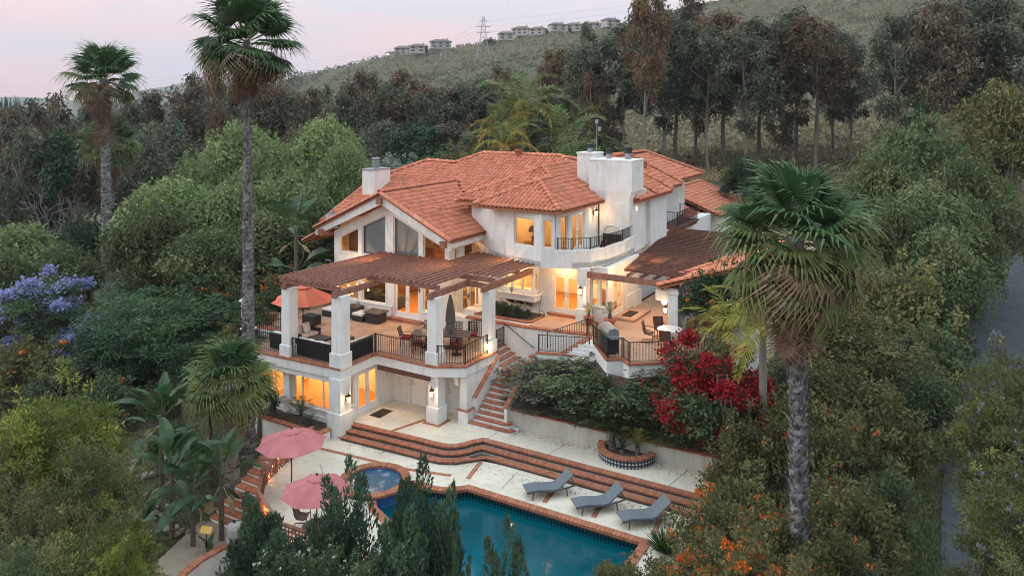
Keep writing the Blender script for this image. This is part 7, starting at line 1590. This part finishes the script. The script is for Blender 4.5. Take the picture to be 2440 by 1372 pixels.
l=at(1205,66,-.3); top=H_-(345-HV_)*66/F_; queen_palm(l,top-l[2],'golden-leaved feather palm peeping over the roof ridge',1.2,12,('G','Y','O'),2)
l=at(1350,70,-.3); top=H_-(340-HV_)*70/F_; queen_palm(l,top-l[2],'broad green feather palm behind the rear chimney',1.7,14,('G','G'),3); l=at(1195,70,-.3); top=H_-(300-HV_)*70/F_; queen_palm(l,top-l[2],'feather palm with hanging orange fronds left of the windblown one',1.25,9,('G','O','O'),6)
l=at(1818,31,-.3); top=H_-(770-HV_)*31/F_; queen_palm(l,top-l[2],'yellow-green feather palm beside the kitchen terrace, half behind the near palm',.85,16,('Y','Y','Y'),4); l=(*scr(1732,34.6),3.0); top=H_-(790-HV_)*34.6/F_; queen_palm(l,top-l[2],'yellow feather palm drooping over the bougainvillea',.82,16,('Y','Y','Y'),5)
# giant bird of paradise
for u,v,Y,s,n,seed,lab in ((385,985,33.2,.80,16,1,'giant bird of paradise farthest left of the group'),(500,985,33.6,.88,20,2,'largest giant bird of paradise in front of the young fan palm'),(410,1120,30.4,.80,17,3,'dark low bird of paradise above the stone edging'),(528,1125,30.0,.80,19,4,'bird of paradise nearest the brick steps'),(460,1160,29.6,.72,14,5,'small bird of paradise between the two lower plants')):
    l=at(u,Y); top=H_-(v-HV_)*Y/F_; strelitzia((l[0],l[1],l[2]-.1),lab,s,n,max(.5,top-l[2]),seed)
l=at(706,47); top=H_-(545-HV_)*47/F_; strelitzia((l[0],l[1],l[2]-.1),'tall single-stemmed bird of paradise beside the porch',1.0,14,max(1,top-l[2]),8,bushy=False); strelitzia((at(735,46)[0],at(735,46)[1],2.6),'low bird of paradise at the porch foot',.8,9,.5,9)
# sago palms
cycad((-29.2,26.35,-.1),'sago palm under the left lower window',.85,20,.35,seed=1); cycad((-27.35,26.3,-.1),'sago palm under the right lower window',.95,22,.4,seed=2); cycad((-26.6,26.15,-.1),'small dark sago palm beside the corner plinth',.6,16,.15,seed=3)
cycad((-13.15,30.65,.25),'tall dark sago palm at the left of the round planter',1.15,26,.75,seed=4); cycad((-12.6,30.5,.25),'low sago palm in the middle of the round planter',.8,18,.2,seed=5); cycad((-11.95,30.55,.25),'yellowish sago palm at the right of the round planter',.8,20,.45,True,6)
cycad((-16.9,36.35,4.0),'cycad growing in the pot nearer the kitchen doors',.62,14,.25,True,7,'potted cycads'); cycad((-15.75,36.45,4.02),'cycad growing in the pot by the dining-room step',.8,16,.32,False,8,'potted cycads')
def tuft(loc,label,n=220,L=.7,m='dark_leaf',cat='grass',w=.02,name='ornamental_grass'):
    r=np.random.RandomState(n); d=rdir(n,r); d[:,2]=np.abs(d[:,2])+.45; d=unit(d); t=thing(name,label,cat,loc); t['group']='ornamental grass clumps'
    P=r.normal(0,.05,(n,3)); P[:,2]=0; link('blades',kites('blades',P,d,r.uniform(.6,1.1,n)*L,w,r.rand(n),m,r=r),t,None,True); return t
tuft((-8.3,30.3,0),'spiky green grass clump at the right end of the garden wall',400,1.0,'cycad_leaf',w=.03)
tuft((-9.0,25.6,-.45),'spiky green grass clump at the right end of the pool coping',420,1.0,'cycad_leaf',w=.03); tuft((-9.6,22.3,-.45),'spiky grass clump at the pool corner near the orange shrubs',420,1.1,'cycad_leaf',w=.03)
for u,Y,lab in ((235,57,'tawny dry grass clump by the drive'),(215,54,'dry grass clump in front of the tawny one'),(278,55,'dry grass clump at the palm foot')): tuft(at(u,Y),lab,500,1.6,'dry_grass',w=.05)
# shrubs right of the pool
OF=[('o',(70,.10,'orange_flower',5,.25,.03))]
for i,(u,v,Y,w,f,l) in enumerate(((1700,1180,24.5,210,1,'orange-flowered shrub at the end of the brick steps'),(1770,1110,26.5,230,0,'olive shrub spilling over the garden wall end'),(1850,1200,22.5,220,1,'orange-dotted shrub left of the near palm trunk'),(1690,1270,21,220,1,'orange-flowered shrub beside the third lounger'),(1790,1290,19,260,2,'shrub thick with orange blossoms at the bottom'),(1640,1345,18.5,180,2,'low orange-flowered shrub at the bottom edge'),(1555,1315,19.5,150,0,'yellowish shrub at the pool corner'),(1470,1335,19,130,0,'low olive shrub at the bottom of the pool'),(1890,1330,18,220,1,'orange-flowered shrub in front of the palm foot'))):
    plant('bush',u,v,Y,w,'flowering_shrub','shrub',l,'shrub_olive','shrubs beside the pool',flow=([('o',((330 if f==2 else 100),.085,'orange_flower',6,.3,.03))] if f else None),sink=.3)
for i,(u,v,Y,w,m,l) in enumerate(((1800,985,28.5,230,'shrub_olive','olive shrub below the ladder'),(1905,930,29.5,220,'shrub_olive','olive shrub behind the near palm trunk'),(2000,840,33,270,'shrub_olive','broad olive shrub right of the palm skirt'),(2100,780,36,260,'shrub_olive','olive shrub in the middle of the bank above the road'),(2010,985,28,270,'shrub_olive','olive shrub on the bank right of the palm trunk'),(2115,960,30,250,'shrub_olive','dense olive shrub halfway down the bank'),(2200,880,33,230,'shrub_green','green shrub at the road verge, middle of the bank'),(2000,1110,25,270,'shrub_olive','olive shrub beside the lower palm trunk'),(2090,1110,26.5,200,'shrub_green','green shrub low on the bank'),(2215,770,38,200,'shrub_green','green shrub beside the upper road'),(2130,610,42,280,'olive_leaf','yellow-leaved shrub behind the near palm crown'),(2215,690,42,190,'dark_leaf','dark green shrub hedging the road'),(2010,700,38,240,'shrub_olive','shrub hidden behind the right palm fronds'),(1960,1250,21,250,'shrub_olive','olive shrub right of the palm foot'),(2040,1290,22,190,'shrub_green','green shrub at the bottom of the bank'),(2265,640,44,130,'dark_leaf','dark hedge shrub where the road bends'),(1900,850,34,200,'shrub_green','shrub between the palm skirt and the feather palm'),(2180,800,40,220,'shrub_olive','olive shrub at the top of the bank'),(2060,640,44,220,'shrub_green','green shrub left of the yellow-leaved one'))):
    plant('bush',u,v,Y,w,'bank_shrub','shrub',l,m,'shrubs on the road bank',flow=([('o',(9,.1,'orange_flower',6,.3,.03))] if i in (0,1,4,7,13,14) else None),sink=.3)
# bougainvillea and bed shrubs
for u,v,Y,w,n,l,z in ((1685,812,31.2,280,800,'crimson bougainvillea mass beside the kitchen terrace',1.0),(1640,890,30.6,220,560,'red bougainvillea spilling toward the garden wall',.8),(1745,905,29.6,220,560,'dark red bougainvillea left of the ladder',.6),(1715,985,29.2,190,240,'low bougainvillea at the garden wall end',.6)):
    Y=max(Y,32.1/(CA+SA*(u-CX_)/F_)); plant('bush',u,v,Y,w,'bougainvillea','shrub',l,'shrub_green','bougainvillea',flow=[('r',(n,.10,'red_flower',9,.25,.10))],zg=z)
plant('bush',1720,625,36.5,170,'climbing_shrub','shrub','dark shrub with orange flowers against the pavilion wall','dark_leaf',flow=[('o',(60,.11,'orange_flower',5,.2,.03))],zg=3.3); plant('bush',1660,680,37.2,90,'climbing_shrub','shrub','dark leafy shrub at the pavilion window','dark_leaf',zg=3.4)
for u,v,Y,w,m,l,z,f in ((1262,905,33.9,120,'shrub_grey','grey-green rose bush with pink blooms beside the stair',.9,[('p',(16,.09,'pink_flower',6,.3,.03))]),(1320,858,33.6,180,'shrub_grey','grey-leaved shrub below the iron railing',.9,None),(1385,848,33.3,190,'shrub_green','green shrub below the barbecue corner',.9,[('r',(3,.1,'red_flower',8,.3,.04))]),(1455,868,32.8,170,'shrub_green','leafy shrub under the zigzag railing',.9,None),(1535,872,32.2,180,'shrub_green','leafy shrub under the kitchen terrace edge',.9,[('r',(5,.1,'red_flower',8,.3,.04))]),(1340,930,32.6,160,'shrub_grey','twiggy shrub in the bed above the garden wall',.75,None),(1440,930,32.0,170,'shrub_green','green shrub in the middle of the bed above the wall',.75,None),(1420,905,33,150,'shrub_grey','grey-green shrub below the corner of the zigzag railing',.9,None),(1500,905,33,160,'shrub_green','green shrub against the white terrace wall',.9,None),(1360,890,33,150,'shrub_grey','grey shrub against the white wall left of the barbecue',.9,None),(1290,960,32.6,150,'shrub_grey','grey shrub at the low end of the bed beside the stair wall',.75,None),(1395,985,32.0,160,'shrub_grey','twiggy low shrub above the wall behind the round planter',.75,None),(1490,1000,32.0,150,'shrub_green','low shrub above the wall right of the round planter',.75,None),(1590,1010,31.6,150,'shrub_green','low shrub above the wall beneath the bougainvillea',.75,[('r',(20,.1,'red_flower',9,.3,.05))]),(1585,880,31.6,150,'shrub_green','leafy shrub joining the terrace edge and the bougainvillea',.9,[('r',(30,.1,'red_flower',9,.3,.05))]),(1530,950,31.6,160,'shrub_green','dense shrub in the bed left of the bougainvillea',.75,[('r',(5,.1,'red_flower',9,.3,.05))])):
    bb=32.6 if z>.8 else 32.15; Y=bb/(CA+SA*(u-CX_)/F_); plant('bush',u,v,Y,w*(1.45 if z>.8 else 1.2),'bed_shrub','shrub',l,m,'shrubs in the bed above the garden wall',flow=f,zg=1.5 if z>.8 else 1.0,sink=.1)
for a,b,s,l in ((-22.6,36.0,.8,'succulent shrub at the left of the kitchen planter'),(-21.8,35.8,.9,'grey succulent shrub below the bay window'),(-21.0,35.8,.8,'dark succulent shrub right of the grey one'),(-20.4,35.9,.6,'low succulent at the hose end of the planter')):
    v=TREES['bushs'][int(-a*10)%4]; t=thing('succulent_shrub',l,'shrub',(a,b,3.6),a,(s*.6,s*.6,s*.5)); t['group']='kitchen planter shrubs'
    for pn,me in v['parts']:
        o=link(pn,me,t,None,True)
        if pn=='foliage': o.material_slots[0].link='OBJECT'; o.material_slots[0].material=MATS['shrub_grey' if int(-a*10)%2 else 'dark_leaf']
# left side
for u,v,Y,w,l,n in ((112,645,47,240,'blue-flowered jacaranda crown left of the drive',620),(195,765,43.5,160,'lower blue-flowered jacaranda crown beside the acacia',420)): plant('jac',u,v,Y,w,'jacaranda','tree',l,'acacia_leaf','jacarandas in bloom',flow=[('b',(n,.15,'blue_flower',8,.55,.12))])
plant('acacia',400,672,44,360,'acacia_tree','tree','wide feathery acacia with dark trunk left of the terrace','acacia_leaf',bark='bark')
for i,(u,v,Y,w,m,l,f) in enumerate(((610,600,49,210,'shrub_green','green shrub with red flowers left of the terrace piers',[('o',(26,.16,'orange_flower',6,.3,.05))]),(540,640,47.5,170,'shrub_green','shrub with orange flowers behind the acacia',[('o',(24,.16,'orange_flower',6,.3,.05))]),(670,640,47,150,'shrub_green','shrub with red spikes by the left railing',[('o',(16,.16,'orange_flower',6,.3,.05))]),(470,640,49,170,'dark_leaf','dark shrub above the acacia crown',None),(560,760,42,150,'shrub_olive','shrub below the end pier',None),(600,700,43.5,120,'shrub_green','shrub beside the rear pier',None),(40,690,48,230,'shrub_olive','olive shrub at the left edge below the jacaranda',None),(60,800,42,240,'shrub_olive','brownish shrub at the left edge above the yellow-green tree',[('o',(6,.15,'orange_flower',5,.3,.05))]),(170,850,40,230,'shrub_green','tangled shrub above the yellow-green tree',None),(270,880,38.5,190,'shrub_green','tangled shrub beside the squared timber',[('o',(5,.15,'orange_flower',5,.3,.05))]),(230,790,42,170,'dark_leaf','dark shrub beneath the lower jacaranda',None),(330,800,42,180,'dark_leaf','dark shrub in the acacia shade',None),(470,800,40.5,170,'dark_leaf','dark shrub right of the acacia trunk',None),(395,905,38,90,'green_grass','low green shrub on the bare bank',None),(290,640,53,110,'silver_leaf','grey-green shrub beside the drive',None),(350,640,55,90,'dark_leaf','dark shrub beside the far palm foot',None),(620,905,37,80,'dark_leaf','dark shrub beside the palm trunk and window bed',None),(400,1010,35,90,'green_grass','light green low shrub below the timber',None))):
    plant('bush',u,v,Y,w,'slope_shrub','shrub',l,m,'shrubs on the left slope',flow=f)
for i,(u,v,Y,w,l) in enumerate(((130,885,26,330,'yellow-green tree crown topping the lower left corner'),(40,960,24,260,'yellow-green tree crown at the left edge'),(215,1050,23,230,'yellow-green crown in the middle of the lower left mass'),(80,1130,21,300,'low yellow-green crown at the left edge near the bottom'),(250,1200,20.5,240,'yellow-green crown above the stone edging'),(140,1260,18.5,300,'yellow-green crown at the bottom left'),(280,1290,18.5,160,'small yellow-green crown at the bottom beside the stones'),(20,1290,17.5,240,'yellow-green crown in the bottom left corner'))): plant('ygtree',u,v,Y,w,'yellow_green_tree','tree',l,('yellow_green','yellow_green','jacaranda_leaf','shrub_olive','yellow_green','jacaranda_leaf','yellow_green','shrub_green')[i],'yellow-green trees at the lower left',sink=.4)
# junipers and roses in front
for u,v,Y,w,l in ((622,1178,24.5,190,'juniper beside the filter tank'),(690,1275,23,190,'low juniper in front of the lattice fence'),(815,1112,23.5,210,'tall juniper in front of the nearer pink parasol'),(1000,1103,22.8,190,'tallest juniper in front of the spa'),(1052,1165,22.2,150,'juniper at the left rim of the pool'),(945,1225,21.3,200,'dense juniper in front of the spa wall'),(1195,1258,20.5,190,'juniper in the pool foreground'),(1085,1315,20,90,'juniper tip at the bottom between the larger two'),(775,1200,23,160,'juniper under the nearer parasol rim')): plant('juniper',u,v,Y,w,'juniper','shrub',l,None,'junipers below the pool',sink=.3)
for u,v,Y,w,l in ((780,1300,21.5,200,'white rose bush below the lattice fence'),(880,1310,20.8,180,'white rose bush at the bottom centre left'),(660,1325,22,180,'low green rose bush beside the curved wall')): plant('bush',u,v,Y,w,'rose_bush','shrub',l,'shrub_green','white rose bushes',flow=[('w',(34,.075,'white_flower',7,.3,.03))])
# jacaranda in the lower right
for u,v,Y,w,l in ((2425,815,20,330,'yellow-green jacaranda crown at the right edge'),(2375,970,19,240,'jacaranda crown leaning over the road'),(2445,1060,17,290,'jacaranda crown at the lower right edge'),(2375,1200,16.5,210,'low jacaranda crown over the road'),(2430,1280,15.5,240,'jacaranda crown in the lower right corner')): plant('jac',u,v,Y,w,'jacaranda','tree',l,'jacaranda_leaf','young jacarandas at the lower right',flow=[('b',(40,.07,'blue_flower',9,.3,.05))])
# ground cover: scrub of the hillside, grass of the bank
def scrub_field():
    r=np.random.RandomState(9); N=26000; u=r.uniform(300,2700,N); Y=np.exp(r.uniform(math.log(100),math.log(560),N)); X=(u-CX_)/F_*Y; z=terr_c(X,Y); v=HV_-(z-H_)*F_/Y
    keep=(v<460)&(v>-80)&(r.rand(N)<.9); X,Y,z=X[keep],Y[keep],z[keep]; a=X*CA-Y*SA; b=X*SA+Y*CA; n=len(a); per=9
    s=r.uniform(.5,1.5,n)*np.interp(Y,[100,300,560],[.75,1.25,1.7]); c=np.stack([a,b,z+s*.25],-1); d=rdir(n*per,r); d[:,2]=np.abs(d[:,2])*.8
    P=np.repeat(c,per,0)+d*np.repeat(s,per)[:,None]*np.array([.9,.9,.6]); ax=unit(d*.4+rdir(n*per,r)); L=np.repeat(s,per)*r.uniform(.5,1.0,n*per); big=np.sin(a*.03)+np.sin(b*.023+1)+r.normal(0,.45,n); s=s*np.where(np.sin(a*.021+2)*np.sin(b*.017)>.45,.35,1.0)
    m=np.repeat(big>.3,per); t=np.repeat(r.rand(n),per)*.7+.3*r.rand(n*per)
    for mask,mm,l in ((m,'scrub','grey-green chaparral scrub covering the hillside'),(~m,'scrub_dry','dry tawny chaparral scrub covering the hillside')):
        o=link('hillside_scrub',kites('hillside_scrub',P[mask],ax[mask],L[mask],L[mask]*.6,t[mask],mm,r=r)); tag(o,l,'scrub',kind='stuff')
scrub_field()
def cover(name,label,u0,u1,v0,v1,n,L,w,m,z0=-1.,rough=1.):
    r=np.random.RandomState(n); u=r.uniform(u0,u1,n); v=r.uniform(v0,v1,n); Y=F_*(H_-z0)/(v-HV_); X=(u-CX_)/F_*Y; z=terr_c(X,Y); a=X*CA-Y*SA; b=X*SA+Y*CA
    d=rdir(n,r); d[:,2]=np.abs(d[:,2])+rough; d=unit(d); o=link(name,kites(name,np.stack([a,b,z-.02],-1),d,r.uniform(.6,1.2,n)*L,w,r.rand(n),m,r=r)); tag(o,label,'grass' if 'grass' in name else 'ground cover',kind='stuff')
cover('bank_grass','dark green grass on the bank beside the road',1980,2330,900,1500,26000,.22,.03,'green_grass',-.8)
cover('slope_grass','green weeds on the left slope',0,620,900,1372,16000,.22,.035,'green_grass',-2.8); cover('leaf_litter','dry leaf litter on the bare soil of the left slope',200,600,930,1372,9000,.10,.06,'palm_dead',-2.8,-.2)
cover('understorey','low green undergrowth beneath the pepper trees',0,800,560,900,24000,.5,.12,'shrub_green',-.5,.5); cover('understorey','low green undergrowth on the right bank',1900,2400,600,1000,20000,.4,.1,'shrub_green',.5,.5)
cover('court_scrub','pale dry scrub behind the garage court',1500,2150,390,470,14000,.7,.1,'dry_grass',4.2,.5)

def litter(name,label,n,poly,z,L,m,seed):
    r=np.random.RandomState(seed); P=np.array(poly,float); i=r.randint(0,len(P)-1,n); f=r.rand(n,1); q=P[i]*(1-f)+P[i+1]*f+np.abs(r.normal(0,.35,(n,1)))*np.array([0,-1.])+r.normal(0,.1,(n,2)); d=rdir(n,r); d[:,2]*=.15
    o=link(name,kites(name,np.concatenate([q,np.full((n,1),z)],1),unit(d),r.uniform(.5,1.3,n)*L,L*.6,r.rand(n),m,nrm=np.tile([0,0,1.],(n,1))+r.normal(0,.2,(n,3)),r=r)); tag(o,label,'fallen leaves',kind='stuff')
litter('fallen_leaves','dry fallen leaves scattered along the foot of the garden wall',420,[(-18.2,30.6),(-14.0,30.85),(-11.0,30.95),(-8,31.1)],.0,.07,'palm_dead',1)
litter('fallen_leaves','dry fallen leaves scattered below the pool steps',380,[(-24.5,26.4),(-18.2,27.9),(-13,28.05),(-8.5,28.1)],-.437,.07,'palm_dead',2)
def side_scrub(u0,u1,Y0,Y1,n,label,m,seed):
    r=np.random.RandomState(seed); u=r.uniform(u0,u1,n); Y=np.exp(r.uniform(math.log(Y0),math.log(Y1),n)); X=(u-CX_)/F_*Y
    Q=np.array(ROADPTS); dmin=np.min(np.hypot(X[:,None]-np.interp(np.linspace(0,7,60),range(8),Q[:,0])[None],Y[:,None]-np.interp(np.linspace(0,7,60),range(8),Q[:,1])[None]),1); k=dmin>3.4; X,Y=X[k],Y[k]
    z=terr_c(X,Y); a=X*CA-Y*SA; b=X*SA+Y*CA; n=len(a); per=34; s=r.uniform(.5,1.5,n); c=np.stack([a,b,z+s*.35],-1); d=rdir(n*per,r); d[:,2]=np.abs(d[:,2])*.9
    P=np.repeat(c,per,0)+d*(np.repeat(s,per)*r.uniform(.5,1,n*per))[:,None]*np.array([1,1,.75]); L=r.uniform(.14,.3,n*per)
    o=link('slope_scrub',kites('slope_scrub',P,unit(d*.4+rdir(n*per,r)),L,L*.5,.6*np.repeat(r.rand(n),per)+.4*r.rand(n*per),m,r=r)); tag(o,label,'scrub',kind='stuff')
side_scrub(-1300,-30,26,130,1500,'dense scrub on the slope falling away beyond the left edge','shrub_green',51)
side_scrub(2330,3600,16,110,1500,'dense scrub on the bank beyond the road','shrub_olive',52)
# ------------------------------------------------------------------ houses and pylons on the ridge, town in the valley, haze
def skyline(u):
    Y=np.linspace(250,700,180); X=(u-CX_)/F_*Y; z=terr_c(X,Y); v=HV_-(z-H_)*F_/Y; i=int(np.argmin(v)); return float(Y[i]),float(z[i])
FR=random.Random(3)
def far_house(u,wpx,hpx,label,Y=None,z=None,wall='house_render',lit=False,rot=None,dz=0):
    if Y is None:
        Y,z=skyline(u); Y-=4
    a,b=scr(u,Y); z=terr(a,b) if z is None else z; w=.9*wpx*Y/F_; h=.85*hpx*Y/F_; d=w*.6; t=thing('ridge_house',label,'house',(a,b,z-1.0+dz),YAW+(FR.uniform(-.5,.5) if rot is None else rot)); t['group']='far houses'
    mb=MB(); mb.box(-w/2,w/2,-d/2,d/2,0,h*.68+1); part('wall',mb,wall,t,True)
    e=.06*w; zt=h*.68+1; mb=MB(); mb.hexa([(-w/2-e,-d/2-e,zt),(w/2+e,-d/2-e,zt),(w/2+e,d/2+e,zt),(-w/2-e,d/2+e,zt)],[(-w*.25,-.05*d,h+1),(w*.25,-.05*d,h+1),(w*.25,.05*d,h+1),(-w*.25,.05*d,h+1)]); rf=part('roof',mb,'house_roof',t,True)
    mb=MB(); mb.box(w*.28,w*.28+w*.07,-.05*d,.08*d,zt,h*1.12+1); part('chimney',mb,wall,rf)
    n=max(2,int(w/4))
    for s in range(2 if h>5 else 1):
        for i in range(n):
            x=-w/2+w*(i+.5)/n; z0=1+h*.68*((.12+.5*s) if h>5 else .3); mb=MB(); mb.box(x-w/n*.22,x+w/n*.22,-d/2-.06,-d/2-.01,z0,z0+h*.2); part('window',mb,'shade_lit' if lit and i==0 else 'stone_top',t,True)
    return t
for u,w,h,l,k in ((932,26,12,'low lit house at the left end of the near ridge',1),(962,46,24,'brown-roofed house on the near ridge, left of the cypress',0),(997,44,24,'white house beside the ridge cypress',0),(1050,54,24,'long white house right of the ridge cypress',0),(1205,40,22,'tan house at the left end of the upper ridge row',0),(1243,46,24,'gabled house second in the upper ridge row',0),(1282,40,22,'white house third in the upper ridge row',0),(1328,44,23,'white house in the middle of the upper ridge row',0),(1368,42,22,'pale house fifth in the upper ridge row',0),(1410,52,22,'long grey-roofed house at the right of the upper ridge row',0),(1455,44,24,'house half hidden behind the orange eucalyptus on the ridge',0)): far_house(u,w,h,l,lit=bool(k),wall='house_render')
for u,v,w,h,l in ((1640,24,34,10,'tiny house on the far right crest, left'),(1690,20,40,11,'tiny pale house on the far right crest, middle'),(1740,20,34,10,'tiny house on the far right crest, right'),(1790,18,30,9,'tiny house at the right end of the far crest')): far_house(u,w,h,l,Y=880,z=H_-(v-HV_)*880/F_-3,wall='stucco')
for i,u in enumerate((6,28,52,70,95,118,15,60,105,360,385,410)): 
    Y=(900,820,980,860,940,1000,700,740,720,1300,1400,1350)[i]; far_house(u,18 if i<9 else 12,7 if i<9 else 5,'tiny valley house, %s from the left edge in the hazy town'%ORD[sorted((6,28,52,70,95,118,15,60,105,360,385,410)).index(u)],Y=Y,wall='stucco')
for u,vt,Y,w,l in ((1016,108,None,9,'slim dark cypress between the ridge houses'),(1303,68,None,9,'dark cypress in the upper ridge row, left'),(1358,64,None,9,'dark cypress in the upper ridge row, right')):
    Y,z=skyline(u); plant('juniper',u,vt,Y-12,w,'cypress','tree',l,'dark_leaf','ridge cypresses')
for u,vt,w,l in ((1165,90,30,'round shrub at the foot of the larger pylon'),(1085,120,26,'shrub at the right end of the near ridge row'),(990,122,14,'small tree before the white ridge house')):
    Y,z=skyline(u); plant('bush',u,vt,Y-14,w,'ridge_shrub','shrub',l,'dark_leaf','ridge shrubs')
for i,u in enumerate((3,14,25,36,46)): plant('juniper',u,(236,231,235,230,238)[i],620,12,'far_conifer','tree','dark distant conifer, %s from the left edge above the hazy town'%ORD[i],'dark_leaf','distant conifers')
def pylon(u,Y,vtop,label):
    a,b=scr(u,Y); z=terr(a,b); H=H_-(vtop-HV_)*Y/F_-z; t=thing('power_pylon',label,'pylon',(a,b,z),YAW); t['group']='power pylons'
    w0,w1=H*.13,H*.022; mb=MB(); lv=[0,.22,.42,.58,.72,.84,.94,1.0]; W=lambda f:w0*(1-f)**1.3+w1
    for sx in (-1,1):
        for sy in (-1,1):
            leg=MB()
            for f,g in zip(lv[:-1],lv[1:]): leg.bar((sx*W(f),sy*W(f),f*H),(sx*W(g),sy*W(g),g*H),H*.008,H*.008)
            part('leg',leg,'galvanised',t,True)
    br=MB()
    for f,g in zip(lv[:-1],lv[1:]):
        for sy in (-1,1): br.bar((-W(f),sy*W(f),f*H),(W(g),sy*W(g),g*H),H*.005,H*.005); br.bar((W(f),sy*W(f),f*H),(-W(g),sy*W(g),g*H),H*.005,H*.005); br.bar((sy*W(f),-W(f),f*H),(sy*W(g),W(g),g*H),H*.005,H*.005)
    part('bracing',br,'galvanised',t,True,kind='stuff')
    for f in (.62,.76,.89):
        arm=MB(); L=H*(.17 if f<.8 else .12); arm.bar((-L,0,f*H),(L,0,f*H),H*.008,H*.012); arm.bar((-L,0,f*H),(0,0,f*H+H*.04),H*.005,H*.005); arm.bar((L,0,f*H),(0,0,f*H+H*.04),H*.005,H*.005); part('cross_arm',arm,'galvanised',t,True)
    return (a,b,z,H)
p1=pylon(1152,440,40,'larger steel lattice pylon on the ridge beside the house row'); p2=pylon(1056,450,92,'smaller steel lattice pylon behind the long white ridge house')
for k,(f,s) in enumerate(((.62,1),(.76,-1),(.89,1))):
    pts=[]; far=scr(-300,900); nearp=scr(2100,520)
    P=[(far[0],far[1],20+30*f),(p2[0],p2[1],p2[2]+p2[3]*f),(p1[0],p1[1],p1[2]+p1[3]*f),(nearp[0],nearp[1],80+40*f)]
    mb=MB()
    for A,B in zip(P[:-1],P[1:]):
        A,B=Vector(A),Vector(B); mb.tube([A.lerp(B,t)-Vector((0,0,1))*(4*t*(1-t))*(A-B).length*.02 for t in np.linspace(0,1,9)],.045,4,cap=False)
    tag(part('power_line',mb,'galvanised',None),('lowest','middle','highest')[k]+' power line strung between the ridge pylons','cable','power lines')
def valley_wood():
    r=np.random.RandomState(31); n=2600; u=r.uniform(-500,720,n); Y=np.exp(r.uniform(math.log(170),math.log(1800),n)); X=(u-CX_)/F_*Y; z=terr_c(np.clip(X,-2500,2500),np.clip(Y,-2500,2500)); far=np.clip((np.hypot(X,Y)-900)/700,0,1); z=z*(1-far)-14*far
    a=X*CA-Y*SA; b=X*SA+Y*CA; per=26; s=r.uniform(2,5,n); c=np.stack([a,b,z+s*.6],-1); d=rdir(n*per,r); P=np.repeat(c,per,0)+d*np.repeat(s,per)[:,None]*np.array([.8,.8,.8]); L=np.repeat(s,per)*.55
    o=link('distant_woodland',kites('distant_woodland',P,unit(d+rdir(n*per,r)),L,L*.7,r.rand(n*per),'euc_green',r=r)); tag(o,'distant dark woodland spread over the valley floor','woodland',kind='stuff')
valley_wood()
hz=MB(); hz.box(-4200,4200,-4200,4200,-75,330); ho=part('haze',hz,None,None); tag(ho,'thin dusk haze filling the valley air','haze',kind='stuff')
hm=bpy.data.materials.new('haze'); hm.use_nodes=True; n_=hm.node_tree.nodes; n_.remove(n_['Principled BSDF']); pv=n_.new('ShaderNodeVolumePrincipled'); pv.inputs['Color'].default_value=(0.80,0.86,0.95,1); pv.inputs['Density'].default_value=0.00015; pv.inputs['Anisotropy'].default_value=0.0
hm.node_tree.links.new(pv.outputs[0],n_['Material Output'].inputs['Volume']); ho.data.materials.append(hm)
